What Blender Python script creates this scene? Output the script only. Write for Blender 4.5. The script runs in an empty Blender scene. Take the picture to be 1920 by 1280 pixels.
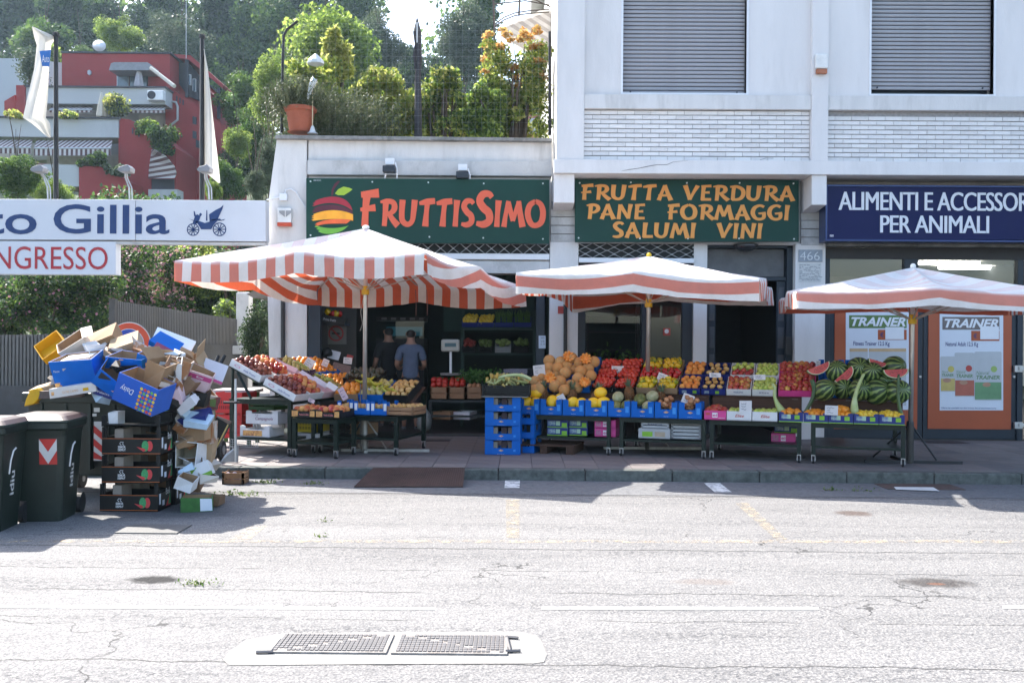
import bpy,math,random
import numpy as np
from mathutils import Vector,Matrix
random.seed(7)
rng=np.random.default_rng(7)
SC=bpy.context.scene
COL=SC.collection
PI=math.pi
rad=math.radians
# camera, sky, sun, exposure
FPX=35/36*1920
CAM_H=1.6
YAW,ROLL=0.0077,0.0073
cam_d=bpy.data.cameras.new('camera')
cam_d.sensor_width=36;cam_d.lens=35;cam_d.clip_end=2000;cam_d.clip_start=.1
cam=bpy.data.objects.new('camera',cam_d);COL.objects.link(cam)
CAM_M=Matrix.Rotation(YAW,3,'Z')@Matrix.Rotation(PI/2,3,'X')@Matrix.Rotation(ROLL,3,'Z')
cam.matrix_world=Matrix.Translation((0,0,CAM_H))@CAM_M.to_4x4()
SC.camera=cam
world=bpy.data.worlds.new('World');SC.world=world;world.use_nodes=True
wn=world.node_tree.nodes;wl=world.node_tree.links
for n in list(wn):wn.remove(n)
SUN_DIR=Vector((-.70,.70,1.0)).normalized()
sky=wn.new('ShaderNodeTexSky');sky.sky_type='NISHITA';sky.sun_disc=False
sky.sun_elevation=math.asin(SUN_DIR.z);sky.sun_rotation=math.atan2(SUN_DIR.x,SUN_DIR.y)
sky.air_density=1.0;sky.dust_density=2.2;sky.ozone_density=1.2
bg=wn.new('ShaderNodeBackground');bg.inputs[1].default_value=.15
wo=wn.new('ShaderNodeOutputWorld')
wl.new(sky.outputs[0],bg.inputs[0]);wl.new(bg.outputs[0],wo.inputs[0])
sd=bpy.data.lights.new('sun','SUN');sd.energy=4.4;sd.angle=rad(.55);sd.color=(1,.955,.88)
sun=bpy.data.objects.new('sun',sd);COL.objects.link(sun);sun.location=(0,0,30)
sun.rotation_euler=SUN_DIR.to_track_quat('Z','Y').to_euler()
vs=SC.view_settings
SC.display_settings.display_device='sRGB'
vs.view_transform='Standard';vs.look='None';vs.gamma=1;vs.use_curve_mapping=False
vs.exposure=1.85
SC.cycles.max_bounces=7;SC.cycles.diffuse_bounces=4;SC.cycles.transparent_max_bounces=12
SC.cycles.transmission_bounces=5;SC.cycles.glossy_bounces=3;SC.cycles.volume_bounces=0;SC.cycles.volume_step_rate=4
SC.cycles.sample_clamp_indirect=6;SC.cycles.caustics_reflective=False;SC.cycles.caustics_refractive=False
SC.cycles.use_denoising=True
# helpers
def ray(px,py):
 return CAM_M@Vector(((px-960)/FPX,-(py-640)/FPX,-1))
def at(px,py,Y):
 d=ray(px,py);t=Y/d.y
 return Vector((d.x*t,Y,CAM_H+d.z*t))
def onz(px,py,z=0.0):
 d=ray(px,py);t=(z-CAM_H)/d.z
 return Vector((d.x*t,d.y*t,z))
def XX(px,Y):return at(px,640,Y).x
def ZZ(px,py,Y):return at(px,py,Y).z
MATS={}
def M(name,col,rough=.65,var=.12,vs=6,bump=0,bs=40,metal=0,trans=0,col2=None,mix=(.45,.65),st=(1,1,1),emit=0,spec=.4,coat=0,fine=0,alpha=1):
 """procedural surface: base colour with mottling, optional second colour in patches, relief, translucency"""
 if name in MATS:return MATS[name]
 m=bpy.data.materials.new(name);m.use_nodes=True;MATS[name]=m
 N=m.node_tree.nodes;L=m.node_tree.links;b=N['Principled BSDF'];out=N['Material Output']
 tc=N.new('ShaderNodeTexCoord');mp=N.new('ShaderNodeMapping');mp.inputs['Scale'].default_value=st
 L.new(tc.outputs['Object'],mp.inputs['Vector'])
 no=N.new('ShaderNodeTexNoise');no.inputs['Scale'].default_value=vs;no.inputs['Detail'].default_value=6;no.inputs['Roughness'].default_value=.6
 L.new(mp.outputs[0],no.inputs['Vector'])
 r=N.new('ShaderNodeValToRGB')
 r.color_ramp.elements[0].position=.3;r.color_ramp.elements[1].position=.7
 r.color_ramp.elements[0].color=tuple(max(0,c*(1-var))for c in col)+(1,)
 r.color_ramp.elements[1].color=tuple(min(1,c*(1+var))for c in col)+(1,)
 L.new(no.outputs['Fac'],r.inputs[0]);co=r.outputs[0]
 if col2:
  n2=N.new('ShaderNodeTexNoise');n2 .inputs['Scale'].default_value=vs*.45;n2 .inputs['Detail'].default_value=8;n2 .inputs['Roughness'].default_value=.7
  L.new(mp.outputs[0],n2 .inputs['Vector'])
  r2=N.new('ShaderNodeValToRGB');r2 .color_ramp.elements[0].position=mix[0];r2 .color_ramp.elements[1].position=mix[1]
  r2 .color_ramp.elements[0].color=(0,0,0,1);r2 .color_ramp.elements[1].color=(1,1,1,1)
  L.new(n2 .outputs['Fac'],r2 .inputs[0])
  mx=N.new('ShaderNodeMixRGB');L.new(r2 .outputs[0],mx.inputs[0]);L.new(co,mx.inputs[1]);mx.inputs[2].default_value=tuple(col2)+(1,)
  co=mx.outputs[0]
 L.new(co,b.inputs['Base Color'])
 b.inputs['Roughness'].default_value=rough;b.inputs['Metallic'].default_value=metal
 b.inputs['Specular IOR Level'].default_value=spec;b.inputs['Coat Weight'].default_value=coat
 if alpha<1:b.inputs['Alpha'].default_value=alpha
 if bump:
  nb=N.new('ShaderNodeTexNoise');nb.inputs['Scale'].default_value=bs;nb.inputs['Detail'].default_value=4
  L.new(mp.outputs[0],nb.inputs['Vector'])
  bu=N.new('ShaderNodeBump');bu.inputs['Strength'].default_value=bump;bu.inputs['Distance'].default_value=.02
  L.new(nb.outputs['Fac'],bu.inputs['Height']);L.new(bu.outputs[0],b.inputs['Normal'])
 if emit:
  L.new(co,b.inputs['Emission Color']);b.inputs['Emission Strength'].default_value=emit
 if trans:
  tr=N.new('ShaderNodeBsdfTranslucent');L.new(co,tr.inputs[0])
  ms=N.new('ShaderNodeMixShader');ms.inputs[0].default_value=trans
  L.new(b.outputs[0],ms.inputs[1]);L.new(tr.outputs[0],ms.inputs[2]);L.new(ms.outputs[0],out.inputs[0])
 return m
class MB:
 """collects shapes; build() links them as ONE mesh object"""
 def __init__(s):s.v=[];s.f=[];s.m=[]
 def add(s,vs,fs,mi=0):
  n=len(s.v);s.v+=[tuple(p)for p in vs];s.f+=[tuple(i+n for i in f)for f in fs];s.m+=[mi]*len(fs);return s
 def box(s,x0,x1,y0,y1,z0,z1,mi=0,R=None,c=None):
  vs=[Vector((x,y,z))for z in(z0,z1)for y in(y0,y1)for x in(x0,x1)]
  if R is not None:
   c=Vector(c)if c is not None else Vector((0,0,0));vs=[R@p+c for p in vs]
  return s.add(vs,[(0,2,3,1),(4,5,7,6),(0,1,5,4),(2,6,7,3),(0,4,6,2),(1,3,7,5)],mi)
 def cyl(s,p0,p1,r0,r1=None,n=10,mi=0,caps=True):
  return s.tube([p0,p1],[r0,r0 if r1 is None else r1],n,mi,caps)
 def tube(s,pts,r,n=8,mi=0,caps=True):
  pts=[Vector(p)for p in pts];rs=r if isinstance(r,(list,tuple))else[r]*len(pts)
  b=len(s.v);k=len(pts);up=None
  for i,p in enumerate(pts):
   d=(pts[min(i+1,k-1)]-pts[max(i-1,0)]).normalized()
   if up is None or abs(up.dot(d))>.98:up=Vector((0,0,1))if abs(d.z)<.9 else Vector((1,0,0))
   a=d.cross(up).normalized();c=a.cross(d).normalized();up=c
   for j in range(n):
    t=2*PI*j/n;s.v.append(tuple(p+(a*math.cos(t)+c*math.sin(t))*rs[i]))
  for i in range(k-1):
   for j in range(n):
    s.f.append((b+i*n+j,b+(i+1)*n+j,b+(i+1)*n+(j+1)%n,b+i*n+(j+1)%n));s.m.append(mi)
  if caps:
   s.f.append(tuple(b+j for j in range(n)));s.m.append(mi)
   s.f.append(tuple(b+(k-1)*n+j for j in reversed(range(n))));s.m.append(mi)
  return s
 def lathe(s,prof,n=16,c=(0,0,0),mi=0,mod=None,sq=(1,1)):
  b=len(s.v);k=len(prof)
  for r,z in prof:
   for j in range(n):
    t=2*PI*j/n;q=r*(mod(t)if mod else 1)
    s.v.append((c[0]+q*sq[0]*math.cos(t),c[1]+q*sq[1]*math.sin(t),c[2]+z))
  for i in range(k-1):
   for j in range(n):
    s.f.append((b+i*n+j,b+i*n+(j+1)%n,b+(i+1)*n+(j+1)%n,b+(i+1)*n+j));s.m.append(mi)
  s.f.append(tuple(b+j for j in reversed(range(n))));s.m.append(mi)
  s.f.append(tuple(b+(k-1)*n+j for j in range(n)));s.m.append(mi)
  return s
 def ball(s,c,r,n=10,k=7,mi=0):
  r=r if isinstance(r,(list,tuple))else(r,r,r)
  return s.lathe([(math.sin(PI*(i+.04)/(k+.08))*r[0],-math.cos(PI*(i+.04)/(k+.08))*r[2])for i in range(k+1)],n,c,mi,None,(1,r[1]/r[0]))
 def poly(s,pts,mi=0):return s.add(pts,[tuple(range(len(pts)))],mi)
 def prism(s,pts,d,mi=0,side=None):
  """front polygon (3d points) pushed along vector d"""
  pts=[Vector(p)for p in pts];d=Vector(d);n=len(pts)
  s.add(pts,[tuple(range(n))],mi);s.add([p+d for p in pts],[tuple(reversed(range(n)))],mi)
  b=len(s.v)-2*n
  for i in range(n):
   s.f.append((b+i,b+n+i,b+n+(i+1)%n,b+(i+1)%n));s.m.append(mi if side is None else side)
  return s
 def build(s,name,mats,parent=None,world=False,smooth=False,bevel=0,label=None,cat=None,group=None,kind=None,loc=None,rot=None,keep=False,solid=0):
  me=bpy.data.meshes.new(name)
  vs=s.v;off=Vector((0,0,0))
  if parent is None and loc is None and not keep and vs:
   a=np.array(vs);off=Vector(((a[:,0].min()+a[:,0].max())/2,(a[:,1].min()+a[:,1].max())/2,a[:,2].min()))
   vs=[(p[0]-off.x,p[1]-off.y,p[2]-off.z)for p in vs]
  elif parent is not None and world:
   q=abs_loc(parent);vs=[(p[0]-q.x,p[1]-q.y,p[2]-q.z)for p in vs]
  me.from_pydata(vs,[],s.f)
  for x in(mats if isinstance(mats,(list,tuple))else[mats]):me.materials.append(x)
  me.polygons.foreach_set('material_index',s.m)
  if smooth:me.polygons.foreach_set('use_smooth',[True]*len(s.f))
  me.update()
  o=link(name,me,parent)
  if loc is not None:o.location=loc
  else:o.location=off
  if rot is not None:o.rotation_euler=rot
  if bevel:
   bm=o.modifiers.new('bevel','BEVEL');bm.width=bevel;bm.segments=2;bm.limit_method='ANGLE';bm.angle_limit=rad(40)
  if solid:
   bm=o.modifiers.new('solid','SOLIDIFY');bm.thickness=solid
  tag(o,label,cat,group,kind)
  return o
def abs_loc(o):
 q=Vector(o.location)
 while o.parent:o=o.parent;q+=Vector(o.location)
 return q
def link(name,data,parent=None):
 o=bpy.data.objects.new(name,data);COL.objects.link(o)
 if parent is not None:o.parent=parent
 return o
def tag(o,label=None,cat=None,group=None,kind=None):
 if label:o['label']=label
 if cat:o['category']=cat
 if group:o['group']=group
 if kind:o['kind']=kind
 return o
def thing(name,label,cat,loc=(0,0,0),rz=0,group=None,rot=None):
 o=link(name,None);o.location=loc;o.rotation_euler=rot if rot is not None else(0,0,rz);o.empty_display_size=.1
 return tag(o,label,cat,group)
def dup(root,loc=None,rz=None,label=None,group=None,scale=None,rot=None):
 r=root.copy();COL.objects.link(r)
 if loc is not None:r.location=loc
 if rz is not None:r.rotation_euler=(root.rotation_euler.x,root.rotation_euler.y,rz)
 if rot is not None:r.rotation_euler=rot
 if scale is not None:r.scale=scale if isinstance(scale,(tuple,list))else(scale,)*3
 if label:r['label']=label
 if group:r['group']=group
 for ch in list(root.children):
  c=ch.copy();COL.objects.link(c);c.parent=r
  for g in list(ch.children):
   d=g.copy();COL.objects.link(d);d.parent=c
 return r
def part(name,me,parent,loc=(0,0,0),rot=(0,0,0),scale=None):
 o=link(name,me,parent);o.location=loc;o.rotation_euler=rot
 if scale is not None:o.scale=scale
 return o
def pxpoly(pts,Y):return[at(x,y,Y)for x,y in pts]
def quads(name,V,mi,mats,parent=None,loc=(0,0,0),kind=None):
 """V: (n,4,3) array of leaf quads -> one mesh"""
 n=len(V);me=bpy.data.meshes.new(name)
 me.vertices.add(n*4);me.vertices.foreach_set('co',V.reshape(-1).astype(np.float32))
 me.loops.add(n*4);me.loops.foreach_set('vertex_index',np.arange(n*4,dtype=np.int32))
 me.polygons.add(n);me.polygons.foreach_set('loop_start',np.arange(0,n*4,4,dtype=np.int32))
 me.polygons.foreach_set('loop_total',np.full(n,4,dtype=np.int32))
 for x in mats:me.materials.append(x)
 me.polygons.foreach_set('material_index',mi.astype(np.int32));me.update(calc_edges=True)
 o=link(name,me,parent);o.location=loc
 if kind:o['kind']=kind
 return o
def leaf_quads(P,size,long=1.5,droop=0.0,up=0.0):
 n=len(P);d=rng.normal(size=(n,3));d[:,2]-=droop;d[:,2]+=up;d/=np.linalg.norm(d,axis=1)[:,None]
 e=rng.normal(size=(n,3));e=np.cross(d,e);e/=np.linalg.norm(e,axis=1)[:,None]+1e-9
 s=size*rng.uniform(.6,1.35,(n,1));a=d*s*long/2;b=e*s/2
 return np.stack([P-a,P+b*.9,P+a,P-b*.9],axis=1)
def blob_points(n,clumps,shell=.35):
 """points in the outer parts of a set of ellipsoids (cx,cy,cz,rx,ry,rz)"""
 c=np.array(clumps);w=(c[:,3]*c[:,4]*c[:,5])**.67;k=rng.choice(len(c),n,p=w/w.sum())
 d=rng.normal(size=(n,3));d/=np.linalg.norm(d,axis=1)[:,None]
 r=1-np.abs(rng.normal(0,shell,n));r=np.clip(r,.05,1.1)[:,None]*rng.uniform(.85,1.1,(n,1))
 return c[k,:3]+d*r*c[k,3:],k
def random_clumps(k,R,center,size=(.25,.45),flat=1.0):
 out=[]
 for i in range(k):
  d=rng.normal(size=3);d/=np.linalg.norm(d);q=rng.uniform(.25,.85)
  s=rng.uniform(*size)
  out.append((center[0]+d[0]*R[0]*q,center[1]+d[1]*R[1]*q,center[2]+d[2]*R[2]*q,R[0]*s,R[1]*s,R[2]*s*flat))
 return out
# lettering
_tc={}
def glyph_mesh(body,bold=0.0,space=1.0,shear=0.0):
 k=(body,bold,space,shear)
 if k in _tc:return _tc[k]
 cu=bpy.data.curves.new('t','FONT');cu.body=body;cu.size=1;cu.offset=bold;cu.space_character=space;cu.shear=shear
 cu.resolution_u=4
 o=bpy.data.objects.new('t',cu);COL.objects.link(o)
 dg=bpy.context.evaluated_depsgraph_get();me=bpy.data.meshes.new_from_object(o.evaluated_get(dg))
 v=np.array([tuple(p.co)for p in me.vertices])if len(me.vertices)else np.zeros((1,3));f=[tuple(p.vertices)for p in me.polygons]
 bpy.data.objects.remove(o);bpy.data.curves.remove(cu);bpy.data.meshes.remove(me)
 _tc[k]=(v,f);return _tc[k]
def put_text(mb,body,O,U,V,w=None,h=None,mi=0,bold=0.0,space=1.0,shear=0.0,center=False):
 """lettering laid on the plane O + a*U + b*V, its box fitted to w x h (U, V unit vectors)"""
 v,f=glyph_mesh(body,bold,space,shear);lo=v.min(0);hi=v.max(0)
 sx=w/(hi[0]-lo[0])if w else None;sy=h/(hi[1]-lo[1])if h else None
 sx=sx or sy;sy=sy or sx
 O=Vector(O);U=Vector(U);V=Vector(V);dx=-(hi[0]-lo[0])*sx/2 if center else 0
 mb.add([O+U*((p[0]-lo[0])*sx+dx)+V*((p[1]-lo[1])*sy)for p in v],f,mi)
def px_text(mb,body,x0,x1,y0,y1,Y,mi=0,**k):
 a=at(x0,y1,Y);b=at(x1,y0,Y)
 put_text(mb,body,a,(1,0,0),(0,0,1),b.x-a.x,b.z-a.z,mi,**k)
def cr(pts,n=5):
 """smooth curve through stroke points"""
 P=[np.array(p,float)for p in pts];P=[2*P[0]-P[1]]+P+[2*P[-1]-P[-2]];out=[]
 for i in range(1,len(P)-2):
  for j in range(n):
   t=j/n;a,b,c,d=P[i-1],P[i],P[i+1],P[i+2]
   out.append(.5*((2*b)+(c-a)*t+(2*a-5*b+4*c-d)*t*t+(3*b-a-3*c+d)*t**3))
 out.append(P[-2]);return out
BR={'F':(.62,[[(.2,0,.17),(.22,.5,.15),(.27,.97,.2)],[(.08,.88,.13),(.62,.93,.2)],[(.06,.46,.08),(.52,.52,.16)]]),'R':(.74,[[(.2,0,.15),(.24,.5,.16),(.26,.92,.19)],[(.04,.88,.07),(.3,.92,.14),(.55,.86,.16),(.6,.66,.18),(.48,.5,.14),(.3,.46,.1)],[(.36,.48,.13),(.55,.22,.17),(.74,.02,.2)]]),'U':(.74,[[(.16,.97,.19),(.13,.5,.17),(.16,.2,.17),(.36,.07,.15),(.54,.2,.15),(.6,.55,.17),(.64,.97,.19)]]),'T':(.66,[[(.06,.84,.1),(.36,.9,.18),(.68,.93,.17)],[(.3,0,.2),(.34,.5,.15),(.38,.86,.16)]]),'I':(.3,[[(.12,0,.17),(.15,.5,.15),(.19,.97,.2)]]),'S':(.56,[[(.52,.84,.12),(.42,.94,.14),(.24,.92,.17),(.14,.74,.17),(.26,.54,.18),(.42,.4,.18),(.44,.18,.17),(.26,.07,.16),(.04,.1,.1)]]),'M':(.9,[[(.08,0,.17),(.16,.5,.13),(.26,.95,.14)],[(.24,.92,.16),(.36,.5,.15),(.44,.22,.14)],[(.44,.22,.12),(.56,.6,.13),(.68,.93,.14)],[(.66,.95,.15),(.72,.5,.17),(.82,0,.2)]]),'O':(.8,[[(.4,.95,.13),(.17,.78,.17),(.1,.46,.18),(.22,.14,.17),(.42,.06,.15),(.64,.2,.18),(.7,.55,.18),(.6,.84,.16),(.39,.95,.13)]]),'V':(.7,[[(.08,.97,.2),(.2,.5,.17),(.3,.04,.16)],[(.3,.04,.1),(.46,.5,.13),(.66,.95,.18)]]),'E':(.58,[[(.16,.02,.17),(.18,.5,.15),(.22,.95,.18)],[(.1,.9,.12),(.56,.93,.15)],[(.14,.5,.1),(.48,.52,.14)],[(.1,.08,.16),(.55,.08,.14)]]),'D':(.74,[[(.18,.04,.16),(.2,.5,.15),(.24,.92,.16)],[(.06,.88,.1),(.36,.9,.15),(.62,.72,.17),(.66,.4,.17),(.5,.12,.16),(.14,.06,.12)]]),'A':(.74,[[(.1,0,.18),(.24,.5,.13),(.38,.95,.14)],[(.37,.97,.16),(.5,.5,.16),(.66,0,.2)],[(.08,.3,.12),(.52,.32,.13)]]),'P':(.62,[[(.18,0,.16),(.22,.5,.16),(.24,.92,.18)],[(.04,.86,.08),(.3,.92,.14),(.53,.84,.16),(.57,.62,.17),(.42,.45,.14),(.26,.42,.1)]]),'N':(.76,[[(.12,0,.16),(.16,.5,.14),(.2,.95,.16)],[(.19,.93,.17),(.38,.5,.15),(.58,.06,.15)],[(.58,.04,.13),(.62,.5,.14),(.68,.97,.19)]]),'G':(.74,[[(.62,.84,.14),(.42,.93,.14),(.18,.78,.17),(.1,.44,.18),(.22,.14,.16),(.42,.06,.15),(.6,.16,.15),(.62,.42,.16)],[(.36,.42,.1),(.7,.46,.13)]]),'L':(.56,[[(.16,.04,.17),(.18,.5,.16),(.22,.97,.2)],[(.1,.09,.17),(.56,.1,.15)]]),' ':(.45,[]),}
def put_brush(mb,body,x0,x1,y0,y1,Y,mi=0,heights=None,gap=.02,thick=.012,bold=1.0):
 """brush capitals fitted between pixel columns x0..x1 and rows y0..y1 on the facade plane Y"""
 heights=heights or[1]*len(body)
 tot=sum(BR[c][0]*(1 if h==1 else h)+gap for c,h in zip(body,heights))-gap
 a=at(x0,y1,Y);b=at(x1,y0,Y);W=b.x-a.x;H=b.z-a.z;sx=W/tot;x=0;lev=0
 for c,h in zip(body,heights):
  w,st=BR[c]
  for s in st:
   P=cr(s)if len(s)>2 else[np.array(q,float)for q in s]
   Lf=[];Rt=[]
   for i,p in enumerate(P):
    d=P[min(i+1,len(P)-1)][:2]-P[max(i-1,0)][:2];d=d/(np.linalg.norm(d)+1e-9);nn=np.array((-d[1],d[0]))
    for lst,sg in((Lf,1),(Rt,-1)):
     q=p[:2]+nn*sg*p[2]*bold/2;lst.append((a.x+(x+q[0]*(1 if h==1 else h))*sx,a.z+q[1]*h*H))
   lev=(lev+1)%5;yy=Y-thick-.0012*lev
   n=len(Lf)
   for i in range(n-1):
    q=[Lf[i],Rt[i],Rt[i+1],Lf[i+1]]
    mb.add([(u,yy,v)for u,v in q],[(0,1,2,3)],mi)
  x+=w*(1 if h==1 else h)+gap
# materials of the setting
def road_material():
 m=bpy.data.materials.new('worn_asphalt');m.use_nodes=True
 N=m.node_tree.nodes;L=m.node_tree.links;b=N['Principled BSDF']
 g=N.new('ShaderNodeNewGeometry');pos=g.outputs['Position']
 def noise(sc,det=4,ro=.6,st=None,vec=None):
  n=N.new('ShaderNodeTexNoise');n.inputs['Scale'].default_value=sc;n.inputs['Detail'].default_value=det;n.inputs['Roughness'].default_value=ro
  v=vec or pos
  if st:
   mp=N.new('ShaderNodeMapping');mp.inputs['Scale'].default_value=st;L.new(v,mp.inputs[0]);v=mp.outputs[0]
  L.new(v,n.inputs['Vector']);return n.outputs['Fac']
 def ramp(f,a,c,ca=(0,0,0,1),cb=(1,1,1,1)):
  r=N.new('ShaderNodeValToRGB');r.color_ramp.elements[0].position=a;r.color_ramp.elements[1].position=c
  r.color_ramp.elements[0].color=ca;r.color_ramp.elements[1].color=cb;L.new(f,r.inputs[0]);return r.outputs[0]
 def math_(op,x,y=None,z=None):
  n=N.new('ShaderNodeMath');n.operation=op
  for i,q in enumerate((x,y,z)):
   if q is None:continue
   if isinstance(q,(int,float)):n.inputs[i].default_value=q
   else:L.new(q,n.inputs[i])
  return n.outputs[0]
 def mix(f,c1,c2,mode='MIX'):
  n=N.new('ShaderNodeMixRGB');n.blend_type=mode
  for i,q in enumerate((f,c1,c2)):
   if isinstance(q,(int,float)):n.inputs[i].default_value=q
   elif isinstance(q,tuple):n.inputs[i].default_value=q
   else:L.new(q,n.inputs[i])
  return n.outputs[0]
 big=noise(.7,5,.6,(.5,1.6,1))
 base=ramp(big,.3,.7,(.178,.173,.168,1),(.222,.216,.208,1))
 sp=noise(75,3,.75);stones=ramp(sp,.36,.66,(.50,.50,.52,1),(1.45,1.44,1.41,1))
 c=mix(1,base,stones,'MULTIPLY')
 grit=noise(16,8,.78,(.75,1.6,1));c=mix(1,c,ramp(grit,.38,.60,(.74,.745,.76,1),(1.12,1.12,1.11,1)),'MULTIPLY')
 vo=N.new('ShaderNodeTexVoronoi');vo.inputs['Scale'].default_value=42;L.new(pos,vo.inputs['Vector'])
 agg=ramp(vo.outputs['Distance'],.12,.34,(1.28,1.26,1.22,1),(.86,.86,.88,1));c=mix(.75,c,agg,'MULTIPLY')
 w1=ramp(noise(1.1,6,.7,(.35,2.6,1)),.46,.64);w2=ramp(noise(26,4,.8),.50,.60)
 pit=math_('MULTIPLY',w1,w2);c=mix(math_('MULTIPLY',pit,.85),c,(.062,.062,.066,1))
 wv=N.new('ShaderNodeVectorMath');wv.operation='MULTIPLY_ADD'
 nz=N.new('ShaderNodeTexNoise');nz.inputs['Scale'].default_value=3;nz.inputs['Detail'].default_value=6;L.new(pos,nz.inputs['Vector'])
 L.new(nz.outputs['Color'],wv.inputs[0]);wv.inputs[1].default_value=(.5,.5,.5);L.new(pos,wv.inputs[2])
 v2=N.new('ShaderNodeTexVoronoi');v2 .feature='DISTANCE_TO_EDGE';v2 .inputs['Scale'].default_value=.42;L.new(wv.outputs[0],v2 .inputs['Vector'])
 ck=math_('LESS_THAN',v2 .outputs['Distance'],.0028)
 ck=math_('MULTIPLY',ck,ramp(noise(.55,3),.49,.57))
 v3=N.new('ShaderNodeTexVoronoi');v3 .feature='DISTANCE_TO_EDGE';v3 .inputs['Scale'].default_value=3.2;L.new(wv.outputs[0],v3 .inputs['Vector'])
 ck2=math_('MULTIPLY',math_('LESS_THAN',v3 .outputs['Distance'],.012),ramp(noise(.8,4,.6,(.4,1.4,1)),.63,.68))
 ck=math_('MAXIMUM',ck,ck2)
 sx=N.new('ShaderNodeSeparateXYZ');L.new(pos,sx.inputs[0])
 wob=math_('MULTIPLY_ADD',noise(1.3,5,.7,(1,.1,1)),.22,-.11);wob2=math_('MULTIPLY_ADD',noise(14,4,.8),.035,-.0175)
 yy=math_('ADD',math_('ADD',sx.outputs['Y'],wob),wob2)
 for y0,w,gate in((7.68,.013,.36),(10.35,.016,.3),(6.35,.008,.42),(6.95,.008,.47),(5.72,.006,.46),(4.93,.008,.2),(8.75,.004,.5),(8.1,.006,.5),(3.6,.006,.3)):
  d=math_('ABSOLUTE',math_('SUBTRACT',yy,y0));ln=math_('LESS_THAN',d,w)
  ln=math_('MULTIPLY',ln,ramp(noise(.9,4,.7),gate,gate+.06));ck=math_('MAXIMUM',ck,ln)
 c=mix(math_('MULTIPLY',ck,.82),c,(.035,.034,.034,1))
 def stain(cx,cy,rx,ry,col,amt,c):
  dx=math_('DIVIDE',math_('SUBTRACT',sx.outputs['X'],cx),rx);dy=math_('DIVIDE',math_('SUBTRACT',sx.outputs['Y'],cy),ry)
  q=math_('ADD',math_('MULTIPLY',dx,dx),math_('MULTIPLY',dy,dy));q=math_('ADD',q,math_('MULTIPLY_ADD',noise(9,5,.7),1.6,-.8))
  f=ramp(q,.25,1.05,(1,1,1,1),(0,0,0,1));return mix(math_('MULTIPLY',f,amt),c,col)
 p=onz(1755,1092);c=stain(p.x,p.y,.30,.16,(.040,.035,.033,1),.85,c)
 p=onz(1755,1094);c=stain(p.x,p.y,.07,.04,(.16,.07,.04,1),.6,c)
 p=onz(1600,962);c=stain(p.x,p.y,.20,.18,(.07,.048,.04,1),.8,c)
 p=onz(1320,1090);c=stain(p.x,p.y,.24,.10,(.12,.09,.075,1),.4,c)
 p=onz(300,960);c=stain(p.x,p.y,.9,.5,(.05,.05,.055,1),.6,c)
 p=onz(292,1086);c=stain(p.x,p.y,.20,.13,(.008,.008,.009,1),1.0,c)
 L.new(c,b.inputs['Base Color']);b.inputs['Roughness'].default_value=.88;b.inputs['Specular IOR Level'].default_value=.25
 h=math_('MULTIPLY_ADD',sp,.5,math_('MULTIPLY',ck,-1.2));h=math_('SUBTRACT',h,math_('MULTIPLY',pit,.5));h=math_('SUBTRACT',h,math_('MULTIPLY',vo.outputs['Distance'],.8))
 bu=N.new('ShaderNodeBump');bu.inputs['Strength'].default_value=.55;bu.inputs['Distance'].default_value=.012
 L.new(h,bu.inputs['Height']);L.new(bu.outputs[0],b.inputs['Normal'])
 return m
def paint_material(name,col,keep=.5):
 m=bpy.data.materials.new(name);m.use_nodes=True;N=m.node_tree.nodes;L=m.node_tree.links;b=N['Principled BSDF']
 g=N.new('ShaderNodeNewGeometry');n=N.new('ShaderNodeTexNoise');n.inputs['Scale'].default_value=9;n.inputs['Detail'].default_value=9;n.inputs['Roughness'].default_value=.8
 L.new(g.outputs['Position'],n.inputs['Vector']);r=N.new('ShaderNodeValToRGB');r.color_ramp.elements[0].position=keep-.07;r.color_ramp.elements[1].position=keep+.09
 L.new(n.outputs['Fac'],r.inputs[0]);L.new(r.outputs[0],b.inputs['Alpha'])
 b.inputs['Base Color'].default_value=col+(1,);b.inputs['Roughness'].default_value=.8;return m
ROAD=road_material()
tileM=[M('paving_tile_a',(.160,.140,.134),.75,.16,5,.15,60,col2=(.10,.09,.088),mix=(.5,.75)),M('paving_tile_b',(.190,.165,.155),.75,.16,5,.15,60,col2=(.12,.105,.10),mix=(.5,.8)),M('paving_tile_c',(.140,.128,.128),.75,.16,5,.15,60)]
kerbM=M('kerb_granite',(.105,.112,.102),.85,.3,14,.4,50,col2=(.04,.045,.038),mix=(.48,.72))
jointM=M('paving_joint',(.035,.033,.032),.9)
PAVE_Z,KERB_Y,FAC_Y=.13,11.45,15.4
g=MB();g.box(-400,400,-60,500,-.5,-.03);g.build('ground',M('earth',(.12,.11,.07),.95,.3,.4),kind='structure',keep=True)
g=MB();g.poly([(-60,-30,0),(60,-30,0),(60,KERB_Y+.3,0),(-60,KERB_Y+.3,0)])
road=g.build('road',ROAD,kind='structure',keep=True)
g=MB();g.poly([(-30,KERB_Y+.3,0),(-4.6,KERB_Y+.3,0),(-3.95,15.4,.03),(-3.95,32,.55),(-30,32,.55),(-30,17,.03)])
g.build('driveway',ROAD,kind='structure',keep=True)
yel=paint_material('worn_yellow_paint',(.30,.255,.19),.52);whi=paint_material('worn_white_paint',(.62,.62,.60),.42);wh2=paint_material('fresh_white_paint',(.33,.33,.33),.42)
def marking(pxs,m,label):
 zm=.008 if pxs[0][1]<920 else .003
 g=MB();g.poly([Vector((p.x,p.y,zm))for p in(onz(x,y,zm)for x,y in pxs)]);g.build('road_marking',m,parent=road,world=True,label=label)
marking([(948,936),(974,936),(974,1008),(950,1008)],yel,'short worn yellow bay line')
marking([(1378,942),(1402,942),(1478,1012),(1456,1012)],yel,'slanting worn yellow bay line')
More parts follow.
